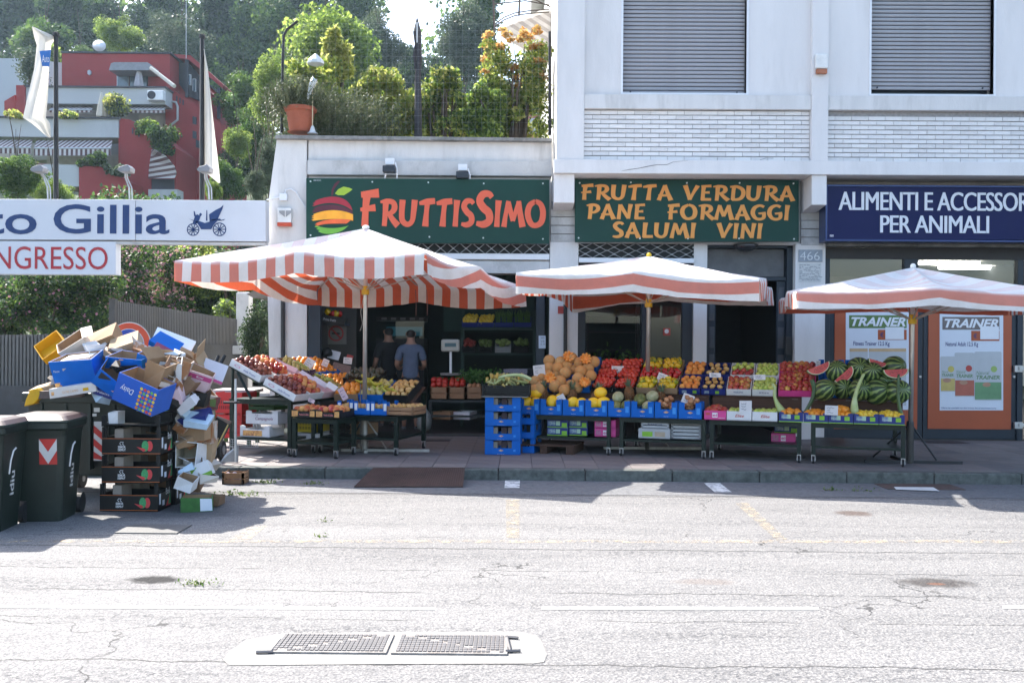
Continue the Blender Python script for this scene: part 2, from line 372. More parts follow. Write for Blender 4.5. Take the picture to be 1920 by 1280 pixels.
marking([(470,985),(500,985),(470,1010),(430,1010)],paint_material('faint_paint',(.45,.36,.26),.53),'faint yellow bay line by the bins')
marking([(0,1134),(815,1138),(815,1143),(0,1139)],wh2,'long thin white edge line, left length')
marking([(1015,1136),(1535,1137),(1535,1143),(1015,1142)],wh2,'long thin white edge line, right length')
marking([(1880,1134),(2200,1136),(2200,1142),(1880,1140)],wh2,'thin white edge line at the far right')
marking([(0,1012),(1920,1012),(1920,1017),(0,1016)],paint_material('ghost_paint',(.50,.38,.24),.56),'almost worn away yellow line')
marking([(947,900),(975,900),(974,914),(946,914)],whi,'stub of white line under the kerb')
marking([(1320,905),(1350,905),(1372,922),(1340,922)],whi,'slanted stub of white line under the kerb')
g=MB();g.box(-4.6,14,KERB_Y+.16,FAC_Y+.3,-.02,PAVE_Z-.012)
pave=g.build('pavement',jointM,kind='structure',keep=True)
T=.39;nrow=10;ncol0=-4.6
tm={}
def tile_mesh(d,mi):
 k=(round(d,3),mi)
 if k not in tm:
  g=MB();g.box(0,T-.007,0,d-.007,-.011,0)
  me=bpy.data.meshes.new('paving_tile');me.from_pydata(g.v,[],g.f);me.materials.append(tileM[mi]);me.update();tm[k]=me
 return tm[k]
rowd=(FAC_Y-.02-(KERB_Y+.165))/nrow;cnt=0;rest=MB()
ptile=[0,1,0,2,1,0]
x0=onz(1061,877,PAVE_Z).x;x0-=math.floor((x0+4.6)/T)*T
for i in range(31):
 for j in range(nrow):
  x=x0+i*T;y=KERB_Y+.167+j*rowd
  if i<30:part('paving_tile',tile_mesh(rowd,random.choice(ptile)),pave,(x,y,PAVE_Z+random.uniform(-.0012,.0012)),(random.uniform(-.002,.002),random.uniform(-.002,.002),0))
for i in range(30,46):
 for j in range(nrow):
  x=x0+i*T;y=KERB_Y+.167+j*rowd;rest.box(x,x+T-.007,y,y+rowd-.007,PAVE_Z-.011,PAVE_Z)
rest.build('paving_tiles',tileM[0],parent=pave,world=True,kind='stuff')
kerb=MB().box(-4.6,14,KERB_Y+.01,KERB_Y+.15,-.05,.1).build('kerb',jointM,kind='structure',keep=True)
xk=onz(1257,900,0).x;xk-=math.ceil(xk+4.6)*1.0
for i in range(14):
 g=MB();zz=random.uniform(-.004,.004)
 g.box(xk+i+.006,xk+i+.994,KERB_Y,KERB_Y+.163,-.04,PAVE_Z-.002+zz)
 g.build('kerb_stone',kerbM,parent=kerb,world=True,bevel=.012)
g=MB();g.poly([(-4.6,10.42,.004),(14,10.42,.004),(14,KERB_Y,.004),(-4.6,KERB_Y,.004)])
g.build('gutter_strip',M('gutter_asphalt',(.135,.135,.138),.9,.25,22,.5,70,col2=(.07,.07,.075),mix=(.5,.75)),parent=road,world=True)
for(a,b,c,d)in((1742,827,1798,831),(1385,844,1420,848),(797,824,845,827)):
 p=onz(a,d,PAVE_Z);q=onz(c,b,PAVE_Z);g=MB();g.box(p.x,q.x,p.y,q.y,PAVE_Z+.001,PAVE_Z+.006)
 o=g.build('floor_grating',M('dark_grating',(.03,.03,.032),.6,.3,60),parent=pave,world=True)
g=MB();a=onz(700,876,PAVE_Z+.03);b=onz(872,876,PAVE_Z+.03);c=onz(868,911,.02);d=onz(664,911,.02)
g.prism([d,c,b,a],(0,0,-.012))
rp=g.build('ramp_plate',M('rusty_steel_plate',(.050,.030,.027),.55,.35,5,.3,160,.25,col2=(.075,.042,.034),mix=(.4,.7)),label='brown steel ramp plate laid from the road up onto the kerb',cat='ramp')
g=MB()
for i in range(46):
 t=(i+.5)/46;p=d.lerp(c,t);q=a.lerp(b,t);g.tube([p.lerp(q,.03)+Vector((0,0,.001)),p.lerp(q,.97)+Vector((0,0,.001))],.004,4)
g.build('ridges',MATS['rusty_steel_plate'],parent=rp,world=True,kind='stuff')
con=M('pale_concrete',(.192,.186,.176),.85,.12,10,.25,90,col2=(.19,.18,.165),mix=(.5,.8))
mh=thing('manhole','long double-lid iron manhole set in a pale concrete patch in the foreground road','manhole',onz(740,1208))
def zp(x,y,z):p=onz(x,y,z);return Vector((p.x,p.y,z))
g=MB();outl=[(418,1236),(428,1222),(462,1198),(520,1188),(700,1184),(960,1183),(1005,1189),(1014,1198),(1026,1226),(1020,1240),(1000,1243),(700,1244),(500,1246),(430,1246)]
g.poly([zp(x,y,.003)for x,y in outl]);g.build('concrete_surround',con,parent=mh,world=True)
ironM=M('worn_iron',(.235,.222,.21),.5,.35,14,.2,80,.35,col2=(.20,.17,.15),mix=(.45,.7))
studM=M('iron_hollow',(.10,.096,.098),.6)
y0=onz(700,1227).y;y1=onz(700,1191).y
xa,xb,xc=onz(514,1209).x,onz(736,1209).x,onz(952,1209).x
sk=(onz(531,1192).x-onz(507,1226).x)/(y1-y0)
sk2=(onz(946,1190).x-onz(952,1226).x)/(y1-y0)
for k,(u0,u1)in enumerate(((xa,xb-.012),(xb+.012,xc))):
 g=MB();ym=(y0+y1)/2
 def sh(u,y):return Vector((u,y,.012))
 g.prism([sh(u0,y0),sh(u1,y0),sh(u1,y1),sh(u0,y1)],(0,0,-.01))
 lid=g.build('lid',ironM,parent=mh,world=True);g=MB();n=24;mrow=8
 for i in range(n):
  for j in range(mrow):
   u=u0+.02+(u1-u0-.04)*(i+.5)/n;y=y0+.02+(y1-y0-.04)*(j+.5)/mrow
   dg_=abs((u-u0)/(u1-u0)-((y-y0)/(y1-y0)if k==0 else 1-(y-y0)/(y1-y0)))
   if dg_<.03:continue
   g.box(u-.0085,u+.0085,y-.015,y+.015,.0128,.0165)
 g.build('studs',studM,parent=mh,world=True,kind='stuff')
for(a1,b1,a2,b2)in((480,1222,512,1221),(508,1221,526,1199),(948,1193,972,1195),(948,1220,976,1219),(951,1194,957,1219)):
 MB().tube([zp(a1,b1,.012),zp(a2,b2,.012)],.008,4).build('frame_edge',studM,parent=mh,world=True)
g=MB();p=onz(1665,918);q=onz(1780,909);g.box(p.x,q.x,p.y,q.y,.0055,.012)
dc=g.build('drain_cover',M('rust_iron',(.09,.06,.05),.7,.3,12,.3,50),label='flat rusty drain cover at the kerb foot on the right, white paint across it',cat='drain cover')
g=MB();g.poly([zp(1680,917,.015),zp(1762,920,.015),zp(1750,913,.015),zp(1676,912,.015)]);g.build('paint_stripe',M('paint_white',(.6,.6,.58),.7),parent=dc,world=True)
g=MB();p=onz(215,1000);q=onz(360,985);g.box(p.x,q.x,p.y,q.y,.002,.010)
g.build('drain_cover',M('iron_grate',(.10,.098,.095),.6,.3,60),label='flat iron drain cover in the road just in front of the black crates',cat='drain cover')
weed=[M('weed_green',(.07,.13,.025),.6,.3,20,trans=.4),M('weed_pale',(.15,.19,.06),.6,.3,20,trans=.4)]
for(x,y,n,s,w,lab)in((885,888,160,.04,.12,'weed tuft in the kerb corner right of the steel ramp plate'),(500,906,70,.03,.10,'low pale weeds in the gutter left of the ramp plate'),(585,908,60,.025,.10,'pale weeds in the gutter touching the ramp plate corner'),(610,978,24,.02,.04,'tiny weed in a crack of the parking bay'),(372,1096,60,.025,.10,'small weeds beside the pothole in the road'),(450,928,90,.03,.16,'grass tuft on the road right of the fallen boxes'),(600,1006,24,.02,.05,'tiny weed on the yellow line'),(1620,921,50,.022,.12,'weeds in the gutter joint left of the drain cover'),(1560,920,30,.03,.06,'small dark weed in the right gutter joint')):
 p=onz(x,y);P=np.stack([rng.normal(p.x,w,n),rng.normal(p.y,w*.35,n),np.abs(rng.normal(0,s*.9,n))+.004],1)
 o=quads('weed',leaf_quads((P-np.array([p.x,p.y,0]))*.75,s*.55,2.2,up=1.0),rng.integers(0,2,n),weed,loc=(p.x,p.y,0));tag(o,lab,'weed',kind='stuff')
# the white apartment building on the right
stucco=M('white_stucco',(.69,.665,.65),.85,.05,1.6,.18,55,col2=(.52,.50,.485),mix=(.47,.80),st=(1.5,1,.3))
stucco2=M('weathered_stucco',(.63,.61,.59),.9,.08,2.4,.3,40,col2=(.33,.32,.30),mix=(.50,.80),st=(1.6,1,.3))
beamM=M('weathered_beam',(.50,.495,.485),.9,.1,3,.3,40,col2=(.17,.165,.155),mix=(.52,.80),st=(1,1,.6))
brickM=[M('white_brick_a',(.70,.68,.665),.75,.05,9,.2,60),M('white_brick_b',(.64,.62,.605),.75,.05,9,.2,60,col2=(.5,.49,.46),mix=(.55,.8)),M('white_brick_c',(.73,.71,.69),.75,.04,9,.2,60)]
mortarM=M('brick_joint',(.30,.29,.29),.95,.2,20)
slatM=M('shutter_slat_grey',(.33,.33,.35),.5,.04,5,.05,30,col2=(.28,.28,.295),mix=(.5,.8),st=(1,1,3))
slotM=M('shutter_gap',(.08,.08,.085),.9)
whiteF=M('white_frame',(.72,.73,.75),.45,.03,5)
navy=M('navy_frame',(.012,.022,.036),.42,.12,5,spec=.35)
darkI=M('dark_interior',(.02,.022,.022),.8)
FY=14.8
fx=lambda px:XX(px,FY)
fz=lambda py,px=1300:ZZ(px,py,FY)
apt=thing('apartment_building','white apartment building with brick panels and grey roller shutters above the shops','building',(fx(1400),15.4,0))
XR=14.0;XL=fx(1040);TOP=10.0
zs0,zs1=ZZ(1300,326,14.76),ZZ(1300,300,14.76)
zb1=fz(205);zsill0,zsill1=fz(204.5),fz(177.5);zw0=fz(173);zw1=zw0+1.55
def P_(name,g,m,**k):return g.build(name,m,parent=apt,world=True,**k)
g=MB();g.box(XX(1036,14.76),XR,14.76,15.6,zs0,zs1);P_('floor_slab',g,stucco,bevel=.008)
P_('pilaster',MB().box(XL,fx(1092.5),14.79,15.5,zs1,TOP),stucco,bevel=.006)
P_('pilaster',MB().box(fx(1518),fx(1549),14.77,15.3,zs1,TOP),stucco,bevel=.006)
P_('pilaster',MB().box(fx(1985),fx(2016),14.77,15.3,zs1,TOP),stucco,bevel=.006)
win=[(fx(1165),fx(1397)),(fx(1632),fx(1862)),(fx(2100),fx(2330))]
seg=[(fx(1092.5),fx(1518)),(fx(1549),fx(1985)),(fx(2016),XR)]
g=MB()
for(a,b),(w0,w1)in zip(seg,win):
 g.box(a,w0,14.85,15.2,zsill1,TOP);g.box(w1,b,14.85,15.2,zsill1,TOP);g.box(w0,w1,14.85,15.2,zw1,TOP);g.box(w0,w1,14.85,15.2,zsill1,zw0)
P_('wall',g,stucco)
P_('side_wall',MB().box(XL+.02,XL+.3,15.5,27.5,0,TOP),stucco)
P_('rear_wall',MB().box(XL+.3,XR,27.3,27.6,0,TOP),stucco)
P_('roof',MB().box(XL-.3,XR,14.6,27.8,TOP,TOP+.2),beamM)
g=MB()
for a,b in seg:g.box(a,b,14.80,15.2,zsill0,zsill1)
P_('sill_band',g,stucco2,bevel=.006)
bk={}
def brick_mesh(w,h,mi):
 k=(round(w,3),mi)
 if k not in bk:
  q=MB().box(0,w,0,.045,0,h);me=bpy.data.meshes.new('brick');me.from_pydata(q.v,[],q.f);me.materials.append(brickM[mi]);me.update();bk[k]=me
 return bk[k]
g=MB()
for a,b in seg:g.box(a,b,14.895,15.15,zs1,zsill0)
P_('brick_backing',g,mortarM)
nb=0
for si,(a,b)in enumerate(seg[:2]):
 rows=11;rh=(zsill0-zs1-.015)/rows;bw=31.4/126.1
 for r in range(rows):
  x=a+.005-(bw*.5 if r%2 else 0);k=0
  while x<b-.02:
   x0_=max(x,a+.005);x1_=min(x+bw-.006,b-.005)
   if x1_-x0_>.03 and x0_<8.0 and nb<299:
    part('brick',brick_mesh(x1_-x0_,rh-.013,random.choice([0,0,1,2])),apt,Vector((x0_,14.868+random.uniform(-.004,.004),zs1+.012+r*rh))-apt.location);nb+=1
   x+=bw
sl={}
for wi,(w0,w1)in enumerate(win[:2]):
 zb=zw0+(0 if wi==0 else .085);W=w1-w0
 fr=MB();t=.032
 for q in((w0-t,w0,zw0-.005,zw1),(w1,w1+t,zw0-.005,zw1)):fr.box(q[0],q[1],14.835,14.99,q[2],q[3])
 fr.box(w0-t,w1+t,14.825,15.0,zw0-.03,zw0-.004)
 f=P_('window',fr,whiteF,bevel=.004)
 q=MB();q.box(w0,w1,15.05,15.1,zw0,zw1);q.build('dark_pane',M('window_glass_dark',(.05,.06,.07),.08,spec=.8),parent=f,world=True)
 sh=P_('roller_shutter',MB().box(w0,w1,14.958,14.97,zb+.005,zw1),slotM)
 n=int((zw1-zb)/.0605);ph=.0605
 me=bpy.data.meshes.new('slat');q=MB()
 pr=[(0,.004),(-.010,.010),(-.0125,.028),(-.010,.046),(0,.052)]
 for i in range(4):
  q.add([(0,pr[i][0],pr[i][1]),(W-.01,pr[i][0],pr[i][1]),(W-.01,pr[i+1][0],pr[i+1][1]),(0,pr[i+1][0],pr[i+1][1])],[(0,1,2,3)])
 me.from_pydata(q.v,[],q.f);me.materials.append(slatM);me.update()
 for i in range(n):part('slat',me,sh,Vector((w0+.005,14.955,zb+i*ph))-abs_loc(sh)+Vector((0,0,0)))
 q=MB()
 for u in(w0+.12,w1-.12):q.cyl((u,14.945,zb+.03),(u,14.925,zb+.03),.012,n=8)
 q.build('stopper',navy,parent=sh,world=True)
g=MB()
crk=[(1165,321),(1180,318),(1196,316),(1215,312),(1232,309),(1250,309),(1262,304),(1290,301)]
pts=pxpoly(crk,14.757);g.tube(pts,[.001,.004,.003,.0045,.003,.003,.002,.001],4)
g.tube(pxpoly([(1425,300),(1436,296.5),(1450,297)],14.757),.003,4)
P_('crack',g,slotM)
def bracket(x0,x1,yb,Y0,lean):
 zt=zs0;z0_=ZZ(x0,yb,Y0);a,b=XX(x0,Y0),XX(x1,Y0)
 q=MB();q.add([(a,Y0,zt),(b,Y0,zt),(b,Y0,z0_),(a,Y0,z0_),(a-lean,15.45,zt),(b,15.45,zt),(b,15.45,z0_-.06),(a-lean,15.45,z0_-.06)],[(0,3,2,1),(0,4,7,3),(1,2,6,5),(3,7,6,2),(4,5,6,7),(0,1,5,4)])
 P_('bracket',q,stucco,bevel=.006)
bracket(1037,1075,380,14.84,0);bracket(1520,1548,384,14.80,0)
gx=lambda px:XX(px,FAC_Y);gz=lambda py,px=1300:ZZ(px,py,FAC_Y)
P_('lintel',MB().box(gx(1032),XR,15.42,15.7,gz(458),zs0),stucco2)
for(a,b,t,bt)in((1031,1077,392,456),(1499,1541,396,459)):
 n=4;q=MB();zt,z0_=gz(t),gz(bt);h=(zt-z0_)/n
 pr=P_('grooved_pier',MB().box(gx(a)+.01,gx(b)-.01,15.385,15.42,z0_,gz(380)),mortarM)
 for i in range(n):MB().box(gx(a),gx(b),15.355+.01*(i%2),15.384,z0_+i*h,z0_+(i+1)*h-.014).build('stone_course',beamM,parent=pr,world=True,bevel=.004)
def pillar(a,b,y=15.38,zt=None,m=None):P_('pillar',MB().box(gx(a),gx(b),y,15.75,0,gz(456)if zt is None else zt),m or stucco)
pillar(1030,1083,15.36);pillar(1300,1325,15.40);pillar(1489,1545,15.36)
P_('pillar',MB().box(gx(1960),gx(2010),15.36,15.8,0,gz(456)),stucco)
P_('pillar',MB().box(gx(2010)+.004,XR,15.5,15.8,0,gz(456)),M('shut_bay',(.10,.11,.12),.6,.1,3))
npl=thing('house_number','grey house number plate with raised figures 466','number plate',at(1518,491,15.34))
MB().box(*[XX(x,15.35)for x in(1496,1541)],15.345,15.358,ZZ(1518,491,15.35),ZZ(1518,468,15.35)).build('plate',M('plate_grey',(.28,.31,.35),.6,.15,12),parent=npl,world=True,bevel=.004)
q=MB();px_text(q,'466',1500,1537,472,487.5,15.335,bold=-.012);q.build('numerals',M('numeral_white',(.62,.64,.66),.5),parent=npl,world=True,solid=.008)
nt=thing('paper_notice','weathered white paper notice pasted under the number 466','notice',at(1518,527,15.34))
MB().box(*[XX(x,15.35)for x in(1497,1539)],15.352,15.357,ZZ(1518,529,15.35),ZZ(1518,493,15.35)).build('sheet',M('old_paper',(.56,.56,.55),.8,.1,30),parent=nt,world=True)
q=MB()
for i in range(11):
 x=1499
 while x<1535:
  w=random.uniform(2,7);
  if random.random()<.75:a=at(x,496.5+i*2.8,15.348);b=at(x+w,497.6+i*2.8,15.348);q.poly([(a.x,15.349,a.z),(b.x,15.349,a.z),(b.x,15.349,b.z),(a.x,15.349,b.z)])
  x+=w+1.2
q.build('print',M('print_grey',(.22,.23,.25),.9),parent=nt,world=True,kind='stuff')
si=thing('alarm_siren','white alarm siren with amber lens on the upper post between two shutters','alarm',at(1534,142,14.76))
MB().box(fx(1522.5),fx(1545.5),14.70,14.765,fz(132,1534),fz(104,1534)).build('housing',M('siren_white',(.72,.71,.68),.4),parent=si,world=True,bevel=.02)
MB().box(fx(1524),fx(1544),14.705,14.765,fz(141,1534),fz(132.5,1534)).build('lens',M('siren_amber',(.34,.09,.02),.25,spec=.6),parent=si,world=True,bevel=.006)
# signs
def sign_board(name,lab,x0,x1,y0,y1,Y,m,depth=.03,bolts=(),frame=None,y0r=None,y1r=None):
 t=thing(name,lab,'sign',at((x0+x1)/2,y1,Y));a=at(x0,y0,Y);b=at(x1,y0r or y0,Y);c=at(x1,y1r or y1,Y);d=at(x0,y1,Y)
 MB().prism([d,c,b,a],(0,depth,0)).build('board',m,parent=t,world=True,bevel=.004)
 if bolts:
  q=MB()
  for bx,by in bolts:p=at(bx,by,Y-.012);q.cyl(p,p+Vector((0,.012,0)),.013,n=8)
  q.build('bolts',M('bolt_white',(.6,.62,.6),.4),parent=t,world=True,kind='stuff')
 return t
greenS=M('sign_green',(.006,.042,.031),.5,.05,3,spec=.2)
SY=15.2
s1=sign_board('shop_sign','long dark green sign reading FRUTTISSIMO with a striped apple emblem',574,1030,334,455,SY,greenS,.05,[(582,340),(698,341),(803,342),(907,344),(1018,344),(805,444),(906,446),(1018,448),(582,441),(698,443)],y0r=337,y1r=457)
q=MB();put_brush(q,'FRUTTISSIMO',672,1023,375,424,SY,heights=[1.3,1,1,1,1,1,1,1.28,1,1,1],bold=1.28)
q.build('lettering',M('letter_coral',(.66,.105,.045),.45,.03),parent=s1,world=True)
q=MB();px_text(q,'NEON FUTURA',588,602,337.2,339.4,SY-.006);q.build('maker_mark',whiteF,parent=s1,world=True)
def band(pts,m,lift,name='emblem_band'):
 P=[tuple(at(x,y,SY-lift))for x,y in pts];MB().poly(P).build(name,m,parent=s1,world=True)
def rough(top,bot,n=26,amp=.8):
 """a brush band between two curves, frayed at its left end"""
 def ev(c,t):return tuple(sum(a)for a in zip(*[(k*p[0],k*p[1])for k,p in zip(((1-t)**3,3*t*(1-t)**2,3*t*t*(1-t),t**3),c)]))
 T_=[ev(top,i/n)for i in range(n+1)];B_=[ev(bot,i/n)for i in range(n+1)]
 l=[]
 for i in range(1,7):
  t=i/7;a,b=B_[0],T_[0];l.append((b[0]*t+a[0]*(1-t)+(-3 if i%2 else 2.5),b[1]*t+a[1]*(1-t)))
 return T_+B_[::-1]+l
band(rough([(590,377),(610,367),(652,360),(661,395)],[(588,387),(612,377),(640,378),(662,396)]),M('emblem_crimson',(.33,.015,.03),.45),.006)
band(rough([(589,390),(612,380),(640,382),(661,397)],[(587,399),(612,392),(640,392),(661,401)]),M('emblem_maroon',(.08,.008,.022),.45),.0075)
band(rough([(587,402),(612,391),(640,392),(662,402)],[(587,414),(612,411),(640,408),(662,414)]),M('emblem_amber',(.85,.36,.02),.45),.009)
band(rough([(592,419),(612,409),(640,410),(659,412)],[(594,424),(612,417),(640,420),(650,419)]),M('emblem_orange',(.75,.12,.03),.45),.0105)
band(rough([(589,421),(604,429),(632,430),(654,423)],[(601,436),(616,442),(640,437),(650,426)]),M('emblem_lime',(.14,.38,.04),.45),.012)
band([(628,363),(634,355),(644,350),(654,352),(661,355),(655,360),(645,366),(634,366)],M('emblem_leaf',(.30,.45,.03),.45),.006,'emblem_leaf')
band([(621,367),(622,355),(627,345),(634,339),(638,340),(632,347),(626,356),(624,367)],MATS['emblem_maroon'],.006,'emblem_stalk')
s2=sign_board('shop_sign','dark green sign reading FRUTTA VERDURA PANE FORMAGGI SALUMI VINI in orange',1078,1498,337,454,SY,greenS,.05,[(1087,343),(1183,342),(1288,343),(1387,343),(1488,344),(1085,446),(1200,447),(1290,447),(1386,447),(1489,448)],y0r=338,y1r=453)
q=MB();put_brush(q,'FRUTTA VERDURA',1087,1490,348,375,SY,bold=1.15);put_brush(q,'PANE  FORMAGGI',1098,1481,384,411,SY,bold=1.15);put_brush(q,'SALUMI  VINI',1147,1430,418,446,SY,bold=1.15)
q.build('lettering',M('letter_orange',(.66,.27,.05),.45,.03),parent=s2,world=True)
blueS=M('sign_blue',(.004,.008,.062),.5,.05,2,spec=.2)
s3=sign_board('shop_sign','dark blue box sign reading ALIMENTI E ACCESSORI PER ANIMALI',1551,1990,349,449,15.0,blueS,.3,y0r=350,y1r=450)
q=MB();a=at(1548,346,14.985);b=at(1990,455,14.985);w=.03
q.box(a.x,b.x,14.98,15.3,a.z-w,a.z);q.box(a.x,b.x,14.98,15.3,b.z+.0,b.z+w);q.box(a.x,a.x+w,14.98,15.3,b.z+w,a.z-w)
q.build('frame',M('frame_blue',(.015,.035,.13),.3,spec=.6,metal=.3),parent=s3,world=True,bevel=.006)
q=MB()
for k in(-1,0,1):px_text(q,'ALIMENTI E ACCESSORI',1573+k*.9,1936+k*.9,361.5,394,14.99-.001*k,space=.95);px_text(q,'PER ANIMALI',1651+k*.9,1854+k*.9,405,436,14.99-.001*k,space=.95)
q.build('lettering',M('letter_white',(.66,.68,.72),.5,.05,20),parent=s3,world=True)
q=MB();px_text(q,'neon',1556,1563,440,444,14.99,bold=.02);q.build('maker_mark',whiteF,parent=s3,world=True)
# the low corner building
low=thing('low_shop_building','low white shop building with a planted roof terrace and a sloping end wall','building',(gx(780),15.4,0))
def Q_(name,g,m,**k):return g.build(name,m,parent=low,world=True,**k)
endp=pxpoly([(519,262),(575,262),(575,826),(508,826),(505,690),(502,560),(498,450),(504,372)],15.4)
Q_('end_wall',MB().prism(endp[::-1],(0,6.5,0)),stucco2)
Q_('parapet',MB().box(gx(575)+.002,gx(1032),15.42,15.75,gz(303,800),gz(261,800)),stucco2)
Q_('beam',MB().box(gx(575)+.002,gx(1032),15.34,15.74,gz(330,800),gz(302.5,800)),beamM,bevel=.008)
cop=pxpoly([(516,253),(1035,259),(1035,265),(516,260)],15.3)
Q_('coping',MB().prism(cop[::-1],(0,.5,0)),M('coping_stone',(.25,.245,.235),.9,.3,6,.5,40,col2=(.12,.12,.11)),bevel=.006)
Q_('roof_slab',MB().box(gx(575),gx(1032),15.76,21.6,3.55,3.8),beamM)
Q_('lintel',MB().box(gx(575)+.003,gx(1031),15.44,15.72,gz(512,800),gz(331,800)),stucco2)
def lattice(x0,x1,y0,y1,Y,n,owner,lab=None):
 q=MB();a=at(x0,y1,Y);b=at(x1,y0,Y);W=b.x-a.x;H=b.z-a.z;pw=W/n
 for i in range(-1,n+1):
  for(u0,v0,u1,v1)in((i,0,i+.5,.5),(i+.5,.5,i+1,1),(i+1,0,i+.5,.5),(i+.5,.5,i,1)):
   s=[(max(0,min(n,u0))*pw,v0*H),(max(0,min(n,u1))*pw,v1*H)]
   if abs(s[0][0]-s[1][0])>.001:q.tube([(a.x+s[0][0],Y,a.z+s[0][1]),(a.x+s[1][0],Y,a.z+s[1][1])],.007,4)
  q.cyl((a.x+max(0,min(W,(i+.5)*pw)),Y-.012,a.z+H/2),(a.x+max(0,min(W,(i+.5)*pw)),Y+.01,a.z+H/2),.014,n=6)
 return q
galv=M('galvanised_steel',(.42,.42,.42),.42,.15,12,metal=.6)
def rolled_grille(x0,x1,y0,y1,n,lab,rows=1,plate=(0,0)):
 t=thing('folding_grille',lab,'grille',at((x0+x1)/2,y1,15.36));hh=(y1-y0)/rows
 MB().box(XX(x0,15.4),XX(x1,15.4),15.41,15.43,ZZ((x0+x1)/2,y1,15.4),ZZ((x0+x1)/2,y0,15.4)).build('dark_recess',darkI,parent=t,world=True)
 for r in range(rows):lattice(x0,x1,y0+r*hh,y0+(r+1)*hh,15.37,n,t).build('lattice',galv,parent=t,world=True)
 for k,(p0,p1)in enumerate(plate):
  MB().box(XX(x0,15.37),XX(x1,15.37),15.34,15.40,ZZ((x0+x1)/2,p1,15.37),ZZ((x0+x1)/2,p0,15.37)).build('bottom_bar',beamM if k else whiteF,parent=t,world=True,bevel=.008)
rolled_grille(600,1029,457,474,18,'rolled up steel lattice grille under the FRUTTISSIMO sign',1,((475,486),(489,512)))
rolled_grille(1084,1300,457,483,8,'rolled up steel lattice grille under the FRUTTA VERDURA sign',2,((484,493),))
def flood(x,y,lab,first=[None]):
 if first[0]is None:
  t=thing('floodlight',lab,'floodlight',at(x,y,15.3),group='floodlights over the sign')
  o=t.location.copy()
  MB().box(-.07,.07,-.09,.03,.06,.16).build('junction_box',whiteF,parent=t,loc=(0,0,0),bevel=.006)
  MB().box(-.095,.095,-.2,-.05,-.07,.03).build('lamp_head',M('black_lamp',(.015,.02,.03),.35),parent=t,loc=(0,0,0),bevel=.01)
  MB().tube([(.08,-.05,.1),(.11,-.07,0),(.11,-.06,-.18)],.012,6).tube([(-.04,-.05,.06),(-.08,-.06,-.18)],.012,6).build('arm',whiteF,parent=t,loc=(0,0,0))
  first[0]=t;return t
 return dup(first[0],at(x,y,15.3),label=lab)
flood(732,318,'floodlight above the middle of the FRUTTISSIMO sign');flood(868,329,'floodlight above the second half of the FRUTTISSIMO sign, nearer the apartment building')
s=thing('alarm_siren','white alarm siren with red base on the sloping end wall beside the FRUTTISSIMO sign','alarm',at(535,425,15.36))
a=at(522,419,15.38);b=at(548,391,15.38)
MB().box(a.x,b.x,15.30,15.39,a.z,b.z).build('housing',MATS['siren_white'],parent=s,world=True,bevel=.01)
q=MB();q.add([(x,y,z)for x,y,z in[tuple(at(523,395,15.29)),tuple(at(534,395,15.29)),tuple(at(534,407,15.29)),tuple(at(524,399,15.29))]],[(0,3,2,1)]);q.add([tuple(at(547,395,15.29)),tuple(at(536,395,15.29)),tuple(at(536,407,15.29)),tuple(at(546,399,15.29))],[(0,1,2,3)]);q.build('louvre',M('louvre_grey',(.3,.3,.3),.6),parent=s,world=True)
a=at(522,425,15.38);b=at(548,418,15.38);MB().box(a.x,b.x,15.295,15.39,a.z,b.z).build('lens',M('siren_red',(.5,.06,.02),.3),parent=s,world=True,bevel=.006)
s=thing('junction_box','small white junction box with a looping cable beside the green sign','junction box',at(533,377,15.36))
MB().box(at(527,0,15.36).x,at(541,0,15.36).x,15.34,15.4,at(533,376,15.36).z,at(533,363,15.36).z).build('housing',whiteF,parent=s,world=True,bevel=.006)
MB().tube(pxpoly([(500,375),(515,371),(527,369)],15.37),.012,6).tube(pxpoly([(534,363),(536,356),(546,354),(556,361),(566,378),(573,389)],15.37),.010,6).build('cable',whiteF,parent=s,world=True)
MB().tube([at(530.5,545,15.36),at(530.5,824,15.36)],.033,10).build('downpipe',M('pipe_black',(.018,.018,.02),.4),label='black downpipe running down the white end wall left of the shop',cat='pipe')
MB().tube([at(1060,570,15.31),at(1060,824,15.31)],.030,10).build('downpipe',MATS['pipe_black'],label='black downpipe on the white pillar between the two shop bays',cat='pipe')
# shop fronts of the fruit shop
shop=thing('fruit_shop','open dark green greengrocer shop front and room behind the stalls','shop',(gx(830),15.6,.13))
def S_(name,g,m,**k):return g.build(name,m,parent=shop,world=True,**k)
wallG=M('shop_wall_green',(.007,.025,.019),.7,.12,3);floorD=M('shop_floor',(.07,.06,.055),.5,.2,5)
xl,xr=gx(598),gx(1298)
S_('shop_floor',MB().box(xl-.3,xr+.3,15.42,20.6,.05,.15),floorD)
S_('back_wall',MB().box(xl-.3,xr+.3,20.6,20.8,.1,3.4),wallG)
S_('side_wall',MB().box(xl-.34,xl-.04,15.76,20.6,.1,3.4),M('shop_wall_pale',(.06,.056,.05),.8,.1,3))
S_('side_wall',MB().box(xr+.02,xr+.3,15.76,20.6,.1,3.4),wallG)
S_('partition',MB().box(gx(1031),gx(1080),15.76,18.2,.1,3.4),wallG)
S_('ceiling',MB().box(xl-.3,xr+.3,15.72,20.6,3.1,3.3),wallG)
S_('roller_curtain',MB().box(gx(812),gx(1004),17.5,17.54,ZZ(900,622,17.5),3.1),M('green_curtain',(.006,.034,.025),.7,.1,3))
for(a,b,y,zt)in((577,600,15.42,gz(512)),(1005,1021,15.44,gz(512)),(1083,1098,15.46,gz(492)),(1204,1217,15.48,gz(492)),(1280,1299,15.46,gz(492))):
 S_('door_post',MB().box(gx(a),gx(b),y,y+.12,.13,zt),navy,bevel=.006)
glassM=bpy.data.materials.new('shop_glass');glassM.use_nodes=True
